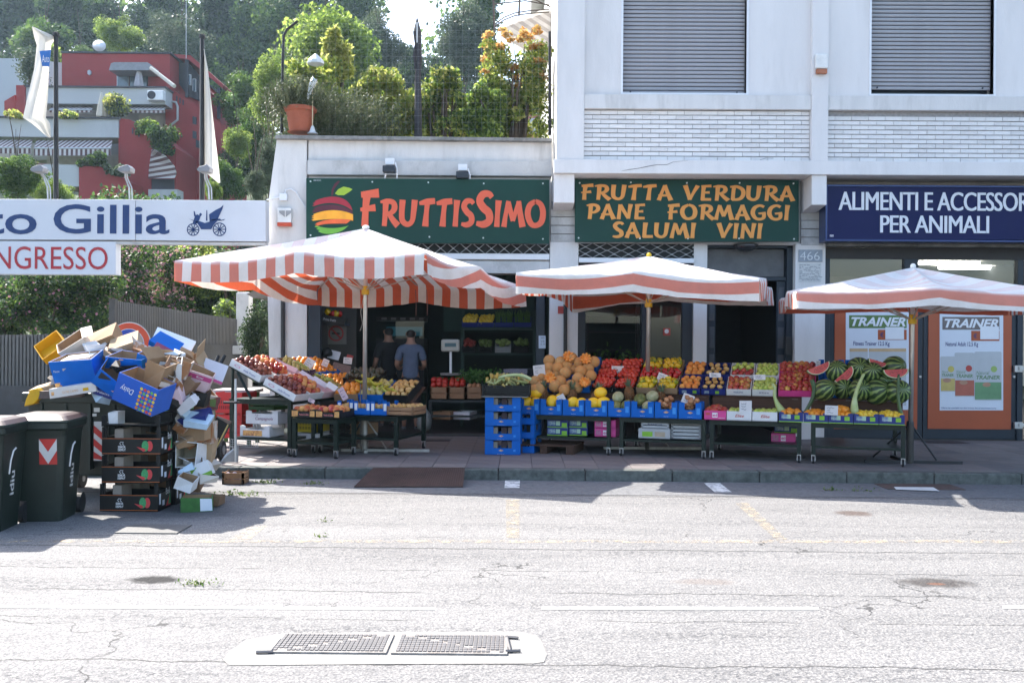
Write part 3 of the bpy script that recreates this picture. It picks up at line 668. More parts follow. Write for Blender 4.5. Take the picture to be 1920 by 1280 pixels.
_n=glassM.node_tree.nodes;_l=glassM.node_tree.links;_n.remove(_n['Principled BSDF'])
_a=_n.new('ShaderNodeBsdfTransparent');_a.inputs[0].default_value=(.90,.92,.91,1);_b=_n.new('ShaderNodeBsdfGlossy');_b.inputs['Roughness'].default_value=.02
_f=_n.new('ShaderNodeFresnel');_f.inputs[0].default_value=1.5;_m=_n.new('ShaderNodeMixShader');_l.new(_f.outputs[0],_m.inputs[0]);_l.new(_a.outputs[0],_m.inputs[1]);_l.new(_b.outputs[0],_m.inputs[2]);_l.new(_m.outputs[0],_n['Material Output'].inputs[0])
def pane(owner,a,b,y,z0,z1,name='glass_pane'):return MB().box(a,b,y,y+.008,z0,z1).build(name,glassM,parent=owner,world=True)
pane(shop,gx(1217),gx(1280),15.52,.2,gz(494));pane(shop,gx(1098),gx(1204),15.6,1.9,gz(494))
pane(shop,gx(600)-.02,gx(600)-.01,15.5,.2,2.6)
MB().box(gx(1098),gx(1298),15.50,15.56,gz(500),gz(492)).build('header',navy,parent=shop,world=True)
def flat_thing(name,lab,cat,x0,x1,y0,y1,Y,m,marks=None,depth=.004):
 t=MB().prism([at(x0,y1,Y),at(x1,y1,Y),at(x1,y0,Y),at(x0,y0,Y)],(0,depth,0)).build(name,m,label=lab,cat=cat)
 if marks:
  q=MB();marks(q)
  for i,p in enumerate(q.v):pass
  if q.v:q.build('print',M('print_dark',(.05,.07,.12),.7),parent=t,world=True)
 return t
stk=M('sticker_red',(.4,.05,.04),.5)
def mk(q):p=at(1250,622,15.49);q.lathe([(.032,-.001),(.032,.001)],12,(0,0,0));
t=flat_thing('sticker','small red warning sticker on the glass door of the middle bay','sticker',1243.5,1257,615,629,15.50,stk)
q=MB();c=at(1250,621,15.494);q.poly([(c.x+.035*math.cos(k*PI/6),15.494,c.z+.035*math.sin(k*PI/6))for k in range(12)]);q.build('white_disc',whiteF,parent=t,world=True)
t=flat_thing('paper_notice','curling white paper taped to the dark post right of the shop doorway','notice',1010,1023,629,653,15.42,M('notice_paper',(.5,.6,.72),.7),lambda q:[px_text(q,s_,1014,1021,y_,y_+4,15.41)for s_,y_ in(('orario',631),('lun sab',637),('8 - 19',643))])
flat_thing('sticker','small red and white card on the pillar under the umbrella tip','sticker',1046,1057,574,588,15.35,stk)
# third bay: dark double door with grey transom
ent=thing('entrance_door','dark double street door with a dusty grey transom next to number 466','door',(gx(1405),15.6,.13))
def E_(name,g,m,**k):return g.build(name,m,parent=ent,world=True,**k)
E_('transom',MB().box(gx(1327),gx(1476),15.62,15.66,gz(516),gz(464)),M('transom_grey',(.13,.13,.135),.6,.3,2.5,.1,20,col2=(.07,.07,.07),mix=(.4,.7)))
E_('frame',MB().box(gx(1325),gx(1489),15.56,15.64,gz(524),gz(517)).box(gx(1325),gx(1331),15.56,15.7,.13,gz(524)).box(gx(1478),gx(1489),15.5,15.7,.13,gz(458)).box(gx(1325),gx(1489),15.5,15.6,gz(463),gz(457)),navy,bevel=.006)
brn=M('old_door_paint',(.055,.062,.075),.6,.25,4,.2,30,col2=(.10,.085,.07),mix=(.5,.72))
for(a,b)in((1331,1346),(1462,1478)):
 lf=E_('door_leaf',MB().box(gx(a),gx(b),15.60,15.65,.14,gz(524)),navy)
 for(y0_,y1_)in((536,600),(612,652),(664,740),(752,810)):MB().box(gx(a)+.02,gx(b)-.02,15.585,15.60,gz(y1_),gz(y0_)).build('door_panel',brn,parent=lf,world=True,bevel=.005)
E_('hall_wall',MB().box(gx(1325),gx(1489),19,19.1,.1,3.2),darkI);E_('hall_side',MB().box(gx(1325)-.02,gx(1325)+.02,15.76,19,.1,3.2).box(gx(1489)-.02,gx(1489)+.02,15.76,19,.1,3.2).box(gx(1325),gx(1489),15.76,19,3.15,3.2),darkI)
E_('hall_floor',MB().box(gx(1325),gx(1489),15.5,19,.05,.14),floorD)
MB().box(gx(1474),gx(1486),15.44,15.50,gz(664),gz(630)).build('letter_box',M('box_black',(.015,.016,.02),.4),label='narrow black box fixed beside the dark entrance door',cat='box',bevel=.01)
t=MB();c=at(1398,461,15.45);t.lathe([(.02,-.11),(.10,-.095),(.17,-.05),(.20,0)],16,(c.x,c.y,c.z+.02));t.build('porch_lamp',M('lamp_dark_glass',(.03,.03,.035),.2,spec=.7),smooth=True,label='dark dome lamp hanging over the entrance door beneath the sign',cat='lamp')
# pet food shop on the right
pet=thing('pet_food_shop','navy framed pet food shop front with orange door panels','shop',(gx(1740),15.5,.13))
def T_(name,g,m,**k):return g.build(name,m,parent=pet,world=True,**k)
T_('shutter_housing',MB().box(gx(1546),gx(2000),15.25,15.5,gz(464,1700),gz(453,1700)),M('housing_grey',(.24,.23,.21),.7,.25,5,col2=(.1,.1,.09)),bevel=.01)
T_('header',MB().box(gx(1546),gx(2000),15.46,15.56,gz(485,1700),gz(464.5,1700)),M('header_brown',(.030,.026,.026),.6))
T_('frame',MB().box(gx(1546),gx(1557),15.44,15.56,.13,gz(485,1700)).box(gx(1697),gx(1723),15.44,15.56,gz(578,1700),gz(485,1700)).box(gx(1910),gx(1921),15.44,15.56,.13,gz(485,1700)).box(gx(1557),gx(1910),15.45,15.55,gz(578,1700),gz(531,1700)),navy,bevel=.006)
pane(pet,gx(1557),gx(1697),15.50,gz(531,1700),gz(485,1700));pane(pet,gx(1723),gx(1910),15.50,gz(531,1700),gz(485,1700))
cream=M('shop_cream',(.60,.55,.47),.8,.05)
T_('ceiling',MB().box(gx(1546),15,15.8,27,3.42,3.5),cream);T_('rear_wall',MB().box(gx(1546),15,27,27.1,.1,3.42),cream);T_('side_wall',MB().box(gx(1546)-.02,gx(1546)+.05,15.8,27,.1,3.42),cream);T_('shop_floor',MB().box(gx(1546),15,15.5,27,.05,.14),floorD)
T_('ceiling_beam',MB().box(10.8,11.2,20.5,26.9,2.9,3.40),darkI)
lampM=M('tube_light',(1,1,.98),.5,0,emit=7)
for k,(x,y)in enumerate(((9.35,21.8),(11.6,21.3),(10.3,23.0),(12.2,23.4),(12.2,25.0),(6.3,19.5))):
 MB().box(x-.65,x+.65,y-.06,y+.06,3.34,3.40).build('tube_lamp',lampM,label='lit fluorescent tube on the cream ceiling seen through the pet shop transom',cat='lamp',group='tube lamps in the pet shop')
orange=M('orange_panel',(.36,.070,.022),.35,.08,2,spec=.4)
for di,(a,b,pa,pb)in enumerate(((1557,1733.5,1567,1723.5),(1735,1910,1743.5,1900))):
 dr=T_('door',MB().box(gx(a),gx(b),15.47,15.52,.14,gz(579,1700)),navy,bevel=.004)
 MB().box(gx(pa),gx(pb),15.455,15.468,ZZ(pa,803.5,15.46),gz(579,1700)-.004).build('door_panel',orange,parent=dr,world=True)
 MB().cyl((gx(b-4.5),15.45,ZZ(b,706,15.45)),(gx(b-4.5),15.47,ZZ(b,706,15.45)),.018).build('lock',galv,parent=dr,world=True)
for(x,y)in((1909,691),(1909,797)):
 p=at(x,y,15.42);MB().box(p.x-.06,p.x+.06,15.40,15.45,p.z-.05,p.z+.05).box(p.x,p.x+.09,15.38,15.40,p.z-.02,p.z+.03).build('hinge',galv,parent=pet,world=True)
whiteP=M('poster_white',(.62,.66,.72),.4,.02)
def qd(q,x0,x1,y0,y1,Y):q.poly([at(x0,y1,Y),at(x1,y1,Y),at(x1,y0,Y),at(x0,y0,Y)])
def poster(lab,x0,x1,y0,y1,bandm,bx,by,title,tx,ty,bags,tag_,patch):
 t=thing('poster',lab,'poster',at((x0+x1)/2,y1,15.45));Y=15.449
 MB().prism([at(x0,y1,Y),at(x1,y1,Y),at(x1,y0,Y),at(x0,y0,Y)],(0,.004,0)).build('sheet',whiteP,parent=t,world=True)
 q=MB();qd(q,bx[0],bx[1],by[0],by[1],Y-.002);q.build('band',bandm,parent=t,world=True)
 q=MB();px_text(q,'TRAINER',bx[0]+4,bx[1]-2,by[0]+4,by[1]-4,Y-.004,bold=.035,shear=.28);q.build('title',whiteF,parent=t,world=True)
 q=MB();px_text(q,title,tx[0],tx[1],ty[0],ty[1],Y-.002,bold=.012);q.build('caption',M('caption_navy',(.03,.04,.16),.5),parent=t,world=True)
 q=MB();qd(q,*tag_,Y-.002);q.build('price_tag',orange,parent=t,world=True)
 q=MB();px_text(q,'€',tag_[0]+4,tag_[0]+11,tag_[2]+5,tag_[3]-5,Y-.004,bold=.02);q.build('price_print',MATS['caption_navy'],parent=t,world=True)
 q=MB();qd(q,*patch,Y-.006);q.build('white_slip',whiteF,parent=t,world=True)
 for i,(a,b,c,d,m1,m2,w)in enumerate(bags):
  q=MB();h=d-c;y_=Y-.002-i*.0015
  q.poly([at(a+1,d,y_),at(b,d,y_),at(b,c+2,y_),at(b-2,c,y_),at(a+2,c,y_),at(a,c+2,y_)]);bo=q.build('bag_picture',M('bag_white',(.45,.47,.48),.5,.04),parent=t,world=True)
  if m1:q=MB();qd(q,a,b,c,c+6,y_-.0004);q.build('bag_top',m1,parent=bo,world=True)
  if m2:q=MB();qd(q,a+1,b-.5,c+h*.63,d-1.5,y_-.0004);q.build('bag_base',m2,parent=bo,world=True)
  if w:
   q=MB();px_text(q,'Natural',a+3,a+(b-a)*.55,c+h*.40,c+h*.47,y_-.0006,shear=.3);px_text(q,'TRAINER',a+3,b-3,c+h*.49,c+h*.57,y_-.0006,bold=.03,shear=.2);q.build('bag_print',M('bag_green',(.12,.22,.10),.5),parent=bo,world=True)
   q=MB();cc=at(a+(b-a)*.72,c+h*.36,y_-.0006);q.poly([(cc.x+.05*math.cos(k*PI/6),cc.y,cc.z+.05*math.sin(k*PI/6))for k in range(12)]);q.build('fruit_picture',w,parent=bo,world=True)
   q=MB();cc=at(a+(b-a)*.45,c+h*.68,y_-.001);q.poly([(cc.x+.065*math.cos(k*PI/6),cc.y,cc.z+.035*math.sin(k*PI/6))for k in range(12)]);q.build('dish_picture',M('dish',(.4,.22,.14),.6),parent=bo,world=True)
 return t
kraft=M('kraft_top',(.52,.36,.20),.6)
poster('white TRAINER poster with green heading on the left orange door panel, behind the umbrella pole',1586,1704,585,768,M('band_green',(.10,.18,.05),.5),(1592,1700),(591,615),'Fitness Trainer 12.5 Kg',(1600,1668),(640,650),[(1593,1627,653,760,kraft,None,None),(1629,1658,653,760,kraft,None,None),(1657,1699,653,760,kraft,None,None)],(1646,1700,618,637),(1660,1695,613,636))
poster('white TRAINER poster with grey heading on the right orange door panel',1762,1881,588,769,M('band_grey',(.16,.135,.13),.5),(1767,1874),(594,618),'Natural Adult 12.5 Kg',(1773,1834),(641,651),[(1763,1791,668,734,None,M('bag_yellow',(.50,.38,.12),.5),M('pic_yellow',(.5,.42,.1),.5)),(1790,1827,661,743,None,M('bag_red',(.40,.11,.07),.5),M('pic_red',(.4,.05,.04),.5)),(1827,1878,659,750,None,M('bag_leaf',(.13,.27,.13),.5),M('pic_green',(.3,.42,.12),.5))],(1821,1874,620,639),(1838,1873,612,636))
q=MB();px_text(q,'Offerta non cumulabile con altre in corso, fino ad esaurimento scorte',1765,1868,763.5,766,15.445);q.build('small_print',MATS['caption_navy'],label='line of small print along the foot of the right TRAINER poster',cat='small print')
from mathutils import noise as mnoise
# market umbrellas
def canopy_material(name,red,white,period):
 m=bpy.data.materials.new(name);m.use_nodes=True;N=m.node_tree.nodes;L=m.node_tree.links;b=N['Principled BSDF']
 uv=N.new('ShaderNodeUVMap');sp=N.new('ShaderNodeSeparateXYZ');L.new(uv.outputs[0],sp.inputs[0])
 def mt(op,a,c=None):
  n=N.new('ShaderNodeMath');n.operation=op
  for i,q in enumerate((a,c)):
   if q is None:continue
   if isinstance(q,(int,float)):n.inputs[i].default_value=q
   else:L.new(q,n.inputs[i])
  return n.outputs[0]
 f=mt('FRACT',mt('DIVIDE',sp.outputs[0],period));s=mt('GREATER_THAN',f,.5)
 mx=N.new('ShaderNodeMixRGB');L.new(s,mx.inputs[0]);mx.inputs[1].default_value=red+(1,);mx.inputs[2].default_value=white+(1,)
 g=N.new('ShaderNodeNewGeometry');no=N.new('ShaderNodeTexNoise');no.inputs['Scale'].default_value=2.5;no.inputs['Detail'].default_value=8;no.inputs['Roughness'].default_value=.7
 L.new(g.outputs['Position'],no.inputs['Vector']);r=N.new('ShaderNodeValToRGB');r.color_ramp.elements[0].color=(.82,.80,.76,1);r.color_ramp.elements[1].color=(1,1,1,1);r.color_ramp.elements[0].position=.32;r.color_ramp.elements[1].position=.55
 L.new(no.outputs['Fac'],r.inputs[0]);m2=N.new('ShaderNodeMixRGB');m2 .blend_type='MULTIPLY';m2 .inputs[0].default_value=1;L.new(mx.outputs[0],m2 .inputs[1]);L.new(r.outputs[0],m2 .inputs[2])
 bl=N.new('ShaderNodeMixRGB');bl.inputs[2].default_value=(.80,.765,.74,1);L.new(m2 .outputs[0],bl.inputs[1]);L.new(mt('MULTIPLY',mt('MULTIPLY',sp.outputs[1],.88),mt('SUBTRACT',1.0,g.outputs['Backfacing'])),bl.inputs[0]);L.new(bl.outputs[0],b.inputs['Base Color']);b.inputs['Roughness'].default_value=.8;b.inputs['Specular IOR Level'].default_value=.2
 tr=N.new('ShaderNodeBsdfTranslucent');L.new(m2 .outputs[0],tr.inputs[0]);ms=N.new('ShaderNodeMixShader');ms.inputs[0].default_value=.24
 L.new(b.outputs[0],ms.inputs[1]);L.new(tr.outputs[0],ms.inputs[2]);L.new(ms.outputs[0],N['Material Output'].inputs[0])
 n2=N.new('ShaderNodeTexNoise');n2 .inputs['Scale'].default_value=5;L.new(g.outputs['Position'],n2 .inputs['Vector']);bu=N.new('ShaderNodeBump');bu.inputs['Strength'].default_value=.35;bu.inputs['Distance'].default_value=.05;L.new(n2 .outputs['Fac'],bu.inputs['Height']);L.new(bu.outputs[0],b.inputs['Normal']);L.new(bu.outputs[0],tr.inputs['Normal'])
 return m
alu=M('umbrella_pole_metal',(.50,.49,.46),.35,.1,9,metal=.75)
ribM=M('umbrella_rib',(.42,.38,.33),.5,.15,9,metal=.2)
yelH=M('yellow_hub',(.62,.40,.02),.4,.1,9)
def umbrella(lab,corners,apex,foot,hub_z,stripe_n,mat,val=.27,phase=0.0,waves=(.02,5),sag=.05,foldback=None,droop=None):
 C=[Vector(c)for c in corners];A=Vector(apex);Fo=Vector(foot)
 t=thing('market_umbrella',lab,'umbrella',Fo);n=Vector(stripe_n).normalized()
 vs=[];fs=[];uvs=[];tops=set();vals=set()
 def addv(p,u):vs.append(tuple(p));uvs.append(u);return len(vs)-1
 NR,NS=10,14
 rim_all=[]
 for k in range(4):
  a,b=C[k],C[(k+1)%4];mid=(a+b)/2+Vector((0,0,.06));grid=[]
  out=((a+b)/2-(C[0]+C[1]+C[2]+C[3])/4);out.z=0;out.normalize()
  e=(b-a).normalized();par=abs(e.dot(n))<.5
  for j in range(2*NS+1):
   s=j/(2*NS)
   rp=(a.lerp(mid,s*2)if s<.5 else mid.lerp(b,s*2-1));q=abs(math.sin(2*PI*s))
   rp=rp-Vector((0,0,sag*q))-out*(.035*q)
   row=[]
   for i in range(NR+1):
    r=i/NR;p=A.lerp(rp,r);p.z-=.10*math.sin(PI*r)*(.15+.85*q)+.022*r*mnoise.noise(p*3.1)+.008*r*mnoise.noise(p*9)
    row.append(addv(p,(p-A).dot(n)*1.0+phase));tops.add(row[-1])
   u0=(rp-A).dot(n)+phase
   nv=5
   for i in range(1,nv+1):
    d=i/nv*val;ph=s*waves[1]*2*PI+k*1.7
    p=rp+Vector((0,0,-d))+out*((waves[0]*math.sin(ph)+waves[0]*.6*math.sin(ph*2.3+1))*i/nv+.012)
    p+=out*(.03*mnoise.noise(rp*4.3+Vector((0,0,d*2)))*i/nv);p.z+=.012*mnoise.noise(rp*5)*i/nv
    if droop:p+=Vector(droop(k,s))*(i/nv)
    row.append(addv(p,(u0+math.copysign(d,(rp-A).dot(n)))if par else(p-A).dot(n)+phase));vals.add(row[-1])
   grid.append(row)
  m=NR+1+5
  for j in range(2*NS):
   for i in range(m-1):fs.append((grid[j][i],grid[j][i+1],grid[j+1][i+1],grid[j+1][i]))
  rim_all.append((a,mid))
 q=abs_loc(t);me=bpy.data.meshes.new('canopy');me.from_pydata([(p[0]-q.x,p[1]-q.y,p[2]-q.z)for p in vs],[],fs);me.materials.append(mat)
 ul=me.uv_layers.new(name='UVMap')
 for poly in me.polygons:
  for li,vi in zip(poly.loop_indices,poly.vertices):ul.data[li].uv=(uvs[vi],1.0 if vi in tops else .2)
 me.polygons.foreach_set('use_smooth',[True]*len(me.polygons));me.update()
 o=link('canopy',me,t)
 hub=Vector((Fo.x+(A.x-Fo.x)*.8,Fo.y+(A.y-Fo.y)*.8,hub_z));top=A-Vector((0,0,.05))
 MB().tube([Fo,hub,top],[.030,.028,.026],12).build('pole',alu,parent=t,world=True,smooth=True)
 MB().lathe([(.033,-.05),(.05,-.045),(.052,0),(.04,.05),(.033,.07)],12,tuple(hub)).build('hub',yelH,parent=t,world=True)
 MB().ball(tuple(A+Vector((0,0,.012))),(.05,.05,.03)if 'left' in lab else .035,10,6).build('finial',yelH if 'middle' in lab else mat_cap,parent=t,world=True)
 for a,m_ in rim_all:
  for e in(a,m_):
   ee=A.lerp(e,.985)-Vector((0,0,.035));MB().tube([top,top.lerp(ee,.5)-Vector((0,0,.07)),ee],.011,6).build('rib',ribM,parent=t,world=True)
   MB().tube([hub,top.lerp(ee,.52)-Vector((0,0,.075))],.009,6).build('strut',ribM,parent=t,world=True)
 return t
mat_cap=M('canopy_cap',(.75,.74,.70),.8)
cmA=canopy_material('canopy_stripes',(.62,.125,.055),(.76,.73,.68),.265)
cmB=canopy_material('canopy_stripes_faded',(.60,.15,.085),(.74,.73,.72),.27)
L1=at(328,487,12.7);F1=at(797,472,11.75);R1=at(985,540,14.2);B1=Vector((-3.1,15.2,2.40))
foot1=onz(683,846,PAVE_Z);ax=at(686,428,13.2)
e1=(F1-L1);e1 .z=0;e1 .normalize()
u1=umbrella('big left market umbrella with orange and white stripes, one corner towards the road',[L1,F1,R1,B1],(ax.x,ax.y,ax.z),foot1,at(685,546,13.2).z,(e1 .x,e1 .y,0),cmA,.27,.03,(.012,6),.06)
FL=at(968,511,12.35);FR=at(1424,522,11.5);FR.x=at(1424,522,11.5).x;BR=Vector((3.62,14.35,2.40));BL=Vector((.80,15.15,2.42))
foot2=onz(1213,842,PAVE_Z);ax2=at(1217,480,13.3);n2=(BL-FL);n2 .z=0;n2 .normalize()
u2=umbrella('middle market umbrella with red and white stripes, a yellow hub and a bright white top',[FL,FR,BR,BL],(ax2 .x,ax2 .y,ax2 .z),foot2,at(1213,570,13.5).z,(n2 .x,n2 .y,0),cmA,.26,.0,(.015,3),.02,droop=lambda k,s:(0,0,-.12*max(0,s-.75)*4)if k==2 else((.0,0,-.12*max(0,.2-s)*5)if k==3 else(0,0,0)))
G=Vector((4.85,12.33,0));wv_=Vector((.982,-.19,0));dv_=Vector((.19,.982,0))
c3=[G-wv_*1.5-dv_*1.5,G+wv_*1.5-dv_*1.5,G+wv_*1.5+dv_*1.5,G-wv_*1.5+dv_*1.5]
for c,z in zip(c3,(2.19,2.14,2.2,2.22)):c.z=z
foot3=onz(1706,868,PAVE_Z);ax3=at(1712,501,12.33)
u3=umbrella('right market umbrella with faded pink and white stripes in front of the pet shop',c3,(ax3 .x,ax3 .y,ax3 .z),foot3,at(1706,600,12.33).z,(dv_.x,dv_.y,0),cmB,.20,-.006,(.012,3),.02)
steel=M('galvanised_bar',(.40,.38,.35),.5,.2,14,.1,40,.5,col2=(.26,.22,.19),mix=(.5,.8));dkbar=M('dark_bar',(.02,.022,.025),.5,.2,10)
def foot(u,base,dirs,m,braces,name='base_bar'):
 for d,l in dirs:
  d=Vector((d[0],d[1],0)).normalized();q=MB();p=base;s=Vector((-d.y,d.x,0))*.022
  q.prism([p-s+d*.03,p+s+d*.03,p+s+d*l,p-s+d*l],(0,0,.035));q.build(name,m,parent=u,world=True)
 for(p,q_)in braces:MB().tube([p,q_],.012,6).build('brace',m,parent=u,world=True)
foot(u1,foot1,(((1,.02),.86),((-.25,.97),.7),((-1,-.02),.3),((.25,-.97),.2)),steel,((foot1+Vector((.03,0,.42)),foot1+Vector((.29,.02,.04))),))
foot(u1,foot1,(),dkbar,((foot1+Vector((-.03,0,.42)),foot1+Vector((-.26,.2,.03))),))
MB().lathe([(.042,.0),(.042,.42),(.036,.44)],12,tuple(foot1)).build('socket',steel,parent=u1,world=True)
foot(u2,foot2,(((1,.02),.75),((-1,-.02),.6),((0,1),.6)),steel,((foot2+Vector((.03,0,.4)),foot2+Vector((.3,.02,.04))),))
foot(u3,foot3,(((1,-.10),.62),((-1,.05),.55),((0,1),.6)),dkbar,((foot3+Vector((.03,0,.46)),foot3+Vector((.33,.0,.04))),(foot3+Vector((-.03,0,.46)),foot3+Vector((-.35,.3,.04)))))
MB().lathe([(.045,.0),(.045,.50),(.038,.52)],12,tuple(foot3)).build('socket',M('socket_dark',(.05,.05,.05),.4,metal=.5),parent=u3,world=True)
MB().tube([foot1+Vector((-.05,-.03,.9)),foot1+Vector((-.05,-.02,.2)),foot1+Vector((-.03,-.05,.02)),foot1+Vector((-.14,-.1,.012)),foot1+Vector((-.2,-.02,.06)),foot1+Vector((-.28,.05,.012)),foot1+Vector((-.34,-.05,.01)),foot1+Vector((-.5,.0,.05)),foot1+Vector((-.62,.03,.012))],.006,6).build('cable',M('cable_grey',(.12,.12,.12),.6),label='grey cable looping on the paving at the foot of the left umbrella pole',cat='cable')
for(x,y0_,y1_,m)in((779,543,592,'cord_red'),(800,543,591,'cord_brown')):
 p=at(x,y0_,13.0);q=at(x+1,y1_,13.0);MB().tube([p,p.lerp(q,.5)+Vector((.006,0,0)),q],.005,5).build('cord',M(m,(.12,.06,.05),.7),parent=u1,world=True)
MB().tube([at(681,560,13.2),at(676,585,13.2),at(680,606,13.2),at(675,620,13.2)],.004,5).build('cord',M('cord_pale',(.4,.38,.34),.7),parent=u1,world=True)
# fruit, vegetables and crates
def FM(name,c1,c2,rough=.35,vs=5,spec=.5,mix=(.4,.65),bump=0,bs=60,trans=0,coat=0):
 """fruit skin: two colours in patches, each fruit a little different"""
 m=bpy.data.materials.new(name);m.use_nodes=True;N=m.node_tree.nodes;L=m.node_tree.links;b=N['Principled BSDF']
 tc=N.new('ShaderNodeTexCoord');oi=N.new('ShaderNodeObjectInfo');ad=N.new('ShaderNodeVectorMath');ad.operation='ADD';L.new(tc.outputs['Object'],ad.inputs[0])
 mu=N.new('ShaderNodeMath');mu.operation='MULTIPLY';mu.inputs[1].default_value=37;L.new(oi.outputs['Random'],mu.inputs[0]);L.new(mu.outputs[0],ad.inputs[1])
 no=N.new('ShaderNodeTexNoise');no.inputs['Scale'].default_value=vs;no.inputs['Detail'].default_value=5;L.new(ad.outputs[0],no.inputs['Vector'])
 a2=N.new('ShaderNodeMath');a2 .operation='MULTIPLY_ADD';a2 .inputs[1].default_value=.22;a2 .inputs[2].default_value=-.11;L.new(oi.outputs['Random'],a2 .inputs[0])
 a3=N.new('ShaderNodeMath');a3 .operation='ADD';L.new(no.outputs['Fac'],a3 .inputs[0]);L.new(a2 .outputs[0],a3 .inputs[1])
 r=N.new('ShaderNodeValToRGB');r.color_ramp.elements[0].position=mix[0];r.color_ramp.elements[1].position=mix[1];r.color_ramp.elements[0].color=c1+(1,);r.color_ramp.elements[1].color=c2+(1,)
 L.new(a3 .outputs[0],r.inputs[0]);L.new(r.outputs[0],b.inputs['Base Color']);b.inputs['Roughness'].default_value=rough;b.inputs['Specular IOR Level'].default_value=spec;b.inputs['Coat Weight'].default_value=coat
 if bump:
  nb=N.new('ShaderNodeTexVoronoi');nb.inputs['Scale'].default_value=bs;L.new(tc.outputs['Object'],nb.inputs['Vector']);bu=N.new('ShaderNodeBump');bu.inputs['Strength'].default_value=bump;bu.inputs['Distance'].default_value=.01
  L.new(nb.outputs['Distance'],bu.inputs['Height']);L.new(bu.outputs[0],b.inputs['Normal'])
 return m
stemM=M('fruit_stem',(.06,.045,.02),.8)
FR_={}
def fmesh(name,g,mats,smooth=True):
 me=bpy.data.meshes.new(name);me.from_pydata(g.v,[],g.f)
 for m in mats:me.materials.append(m)
 me.polygons.foreach_set('material_index',g.m);me.polygons.foreach_set('use_smooth',[smooth]*len(g.f));me.update();FR_[name]=me;return me
def apple_like(r,dim=.25,n=12):
 p=[(.02,-.82),(.35,-.93),(.72,-.78),(.95,-.35),(1.0,.1),(.9,.55),(.62,.85),(.3,.88),(.08,.88-dim)]
 g=MB().lathe([(a*r,b*r)for a,b in p],n);g.tube([(0,0,r*.55),(r*.06,0,r*1.05)],r*.05,5,1);return g
def round_like(r,n=12,k=8,sz=1.0):return MB().ball((0,0,0),(r,r,r*sz),n,k)
fmesh('red_apple',apple_like(.036),[FM('skin_red',(.30,.012,.016),(.42,.06,.03),.28,9),stemM])
fmesh('bicolour_apple',apple_like(.036),[FM('skin_bicolour',(.36,.03,.02),(.55,.32,.06),.3,14,mix=(.42,.7)),stemM])
fmesh('green_apple',apple_like(.037),[FM('skin_green',(.34,.44,.06),(.48,.50,.11),.3,10),stemM])
fmesh('nectarine',round_like(.034),[FM('skin_nectarine',(.13,.018,.018),(.34,.10,.05),.4,12)])
fmesh('peach',round_like(.038),[FM('skin_peach',(.62,.20,.04),(.66,.30,.07),.6,12,.2)])
fmesh('collina_peach',round_like(.040),[FM('skin_collina',(.45,.10,.04),(.62,.32,.10),.6,10,.2)])
fmesh('orange',round_like(.039),[FM('skin_orange',(.68,.22,.01),(.72,.29,.02),.4,9,bump=.1,bs=400)])
fmesh('lemon',MB().lathe([(.004,-.05),(.012,-.044),(.028,-.028),(.033,0),(.028,.028),(.012,.042),(.005,.05)],10),[FM('skin_lemon',(.70,.44,.02),(.72,.50,.05),.4,9)])
fmesh('tomato',apple_like(.036,.12),[FM('skin_tomato',(.42,.018,.010),(.52,.05,.015),.2,9),M('calyx',(.03,.08,.015),.6)])
g=MB().lathe([(.004,-.045),(.03,-.042),(.038,-.02),(.034,.01),(.02,.035),(.012,.05),(.003,.055)],10);g.tube([(0,0,.05),(.006,0,.072)],.003,5,1)
fmesh('pear',g,[FM('skin_pear',(.42,.33,.08),(.46,.40,.14),.5,9),stemM])
fmesh('potato',MB().ball((0,0,0),(.045,.03,.03),10,7),[FM('skin_mango',(.45,.24,.06),(.54,.36,.14),.6,9)])
g=MB().lathe([(.008,-.05),(.03,-.05),(.042,-.03),(.044,.01),(.036,.038),(.015,.04),(.006,.03)],15,mod=lambda t:1+.14*math.cos(3*t));g.tube([(0,0,.03),(.01,0,.07)],[.007,.005],5,1)
for nm,a,b in(('yellow_pepper',(.62,.38,.008),(.68,.46,.02)),('red_pepper',(.36,.01,.01),(.46,.02,.015)),('green_yellow_pepper',(.58,.40,.01),(.20,.26,.015))):
 fmesh(nm,g,[FM('skin_'+nm,a,b,.18,10),M('pepper_stem',(.06,.12,.02),.6)])
def ribbed(r,n=30,k=10,ribs=10,a=.035,sz=1):return MB().lathe([(math.sin(PI*(i+.05)/(k+.1))*r,-math.cos(PI*(i+.05)/(k+.1))*r*sz)for i in range(k+1)],n,mod=lambda t:1+a*abs(math.cos(ribs/2*t)))
fmesh('cantaloupe',ribbed(.078),[FM('skin_cantaloupe',(.56,.27,.09),(.48,.29,.12),.8,30,.2,bump=.8,bs=90)])
fmesh('green_melon',round_like(.075,16,10,1.15),[FM('skin_greenmelon',(.30,.31,.16),(.42,.40,.24),.7,24,.3,bump=.6,bs=80)])
fmesh('dark_melon',round_like(.08,16,10,1.2),[FM('skin_darkmelon',(.09,.11,.03),(.22,.21,.07),.6,24,.3,bump=.6,bs=60)])
fmesh('yellow_melon',round_like(.078,16,10,1.2),[FM('skin_yellowmelon',(.80,.48,.01),(.78,.52,.02),.4,5,bump=.1,bs=40)])
g=MB();
for k in range(9):
 t=2*PI*k/9;c,s=math.cos(t),math.sin(t)
 g.tube([(c*.015,s*.015,-.02),(c*.045,s*.045,.0),(c*.07,s*.07,.028),(c*.078,s*.078,.062)],[.016,.024,.024,.006],6)
g.ball((0,0,-.02),.05,10,6);fmesh('cut_melon',g,[FM('melon_flesh',(.78,.26,.04),(.72,.34,.08),.4,14)])
wm=bpy.data.materials.new('watermelon_rind');wm.use_nodes=True;N=wm.node_tree.nodes;L=wm.node_tree.links
tc=N.new('ShaderNodeTexCoord');sx_=N.new('ShaderNodeSeparateXYZ');L.new(tc.outputs['Object'],sx_.inputs[0])
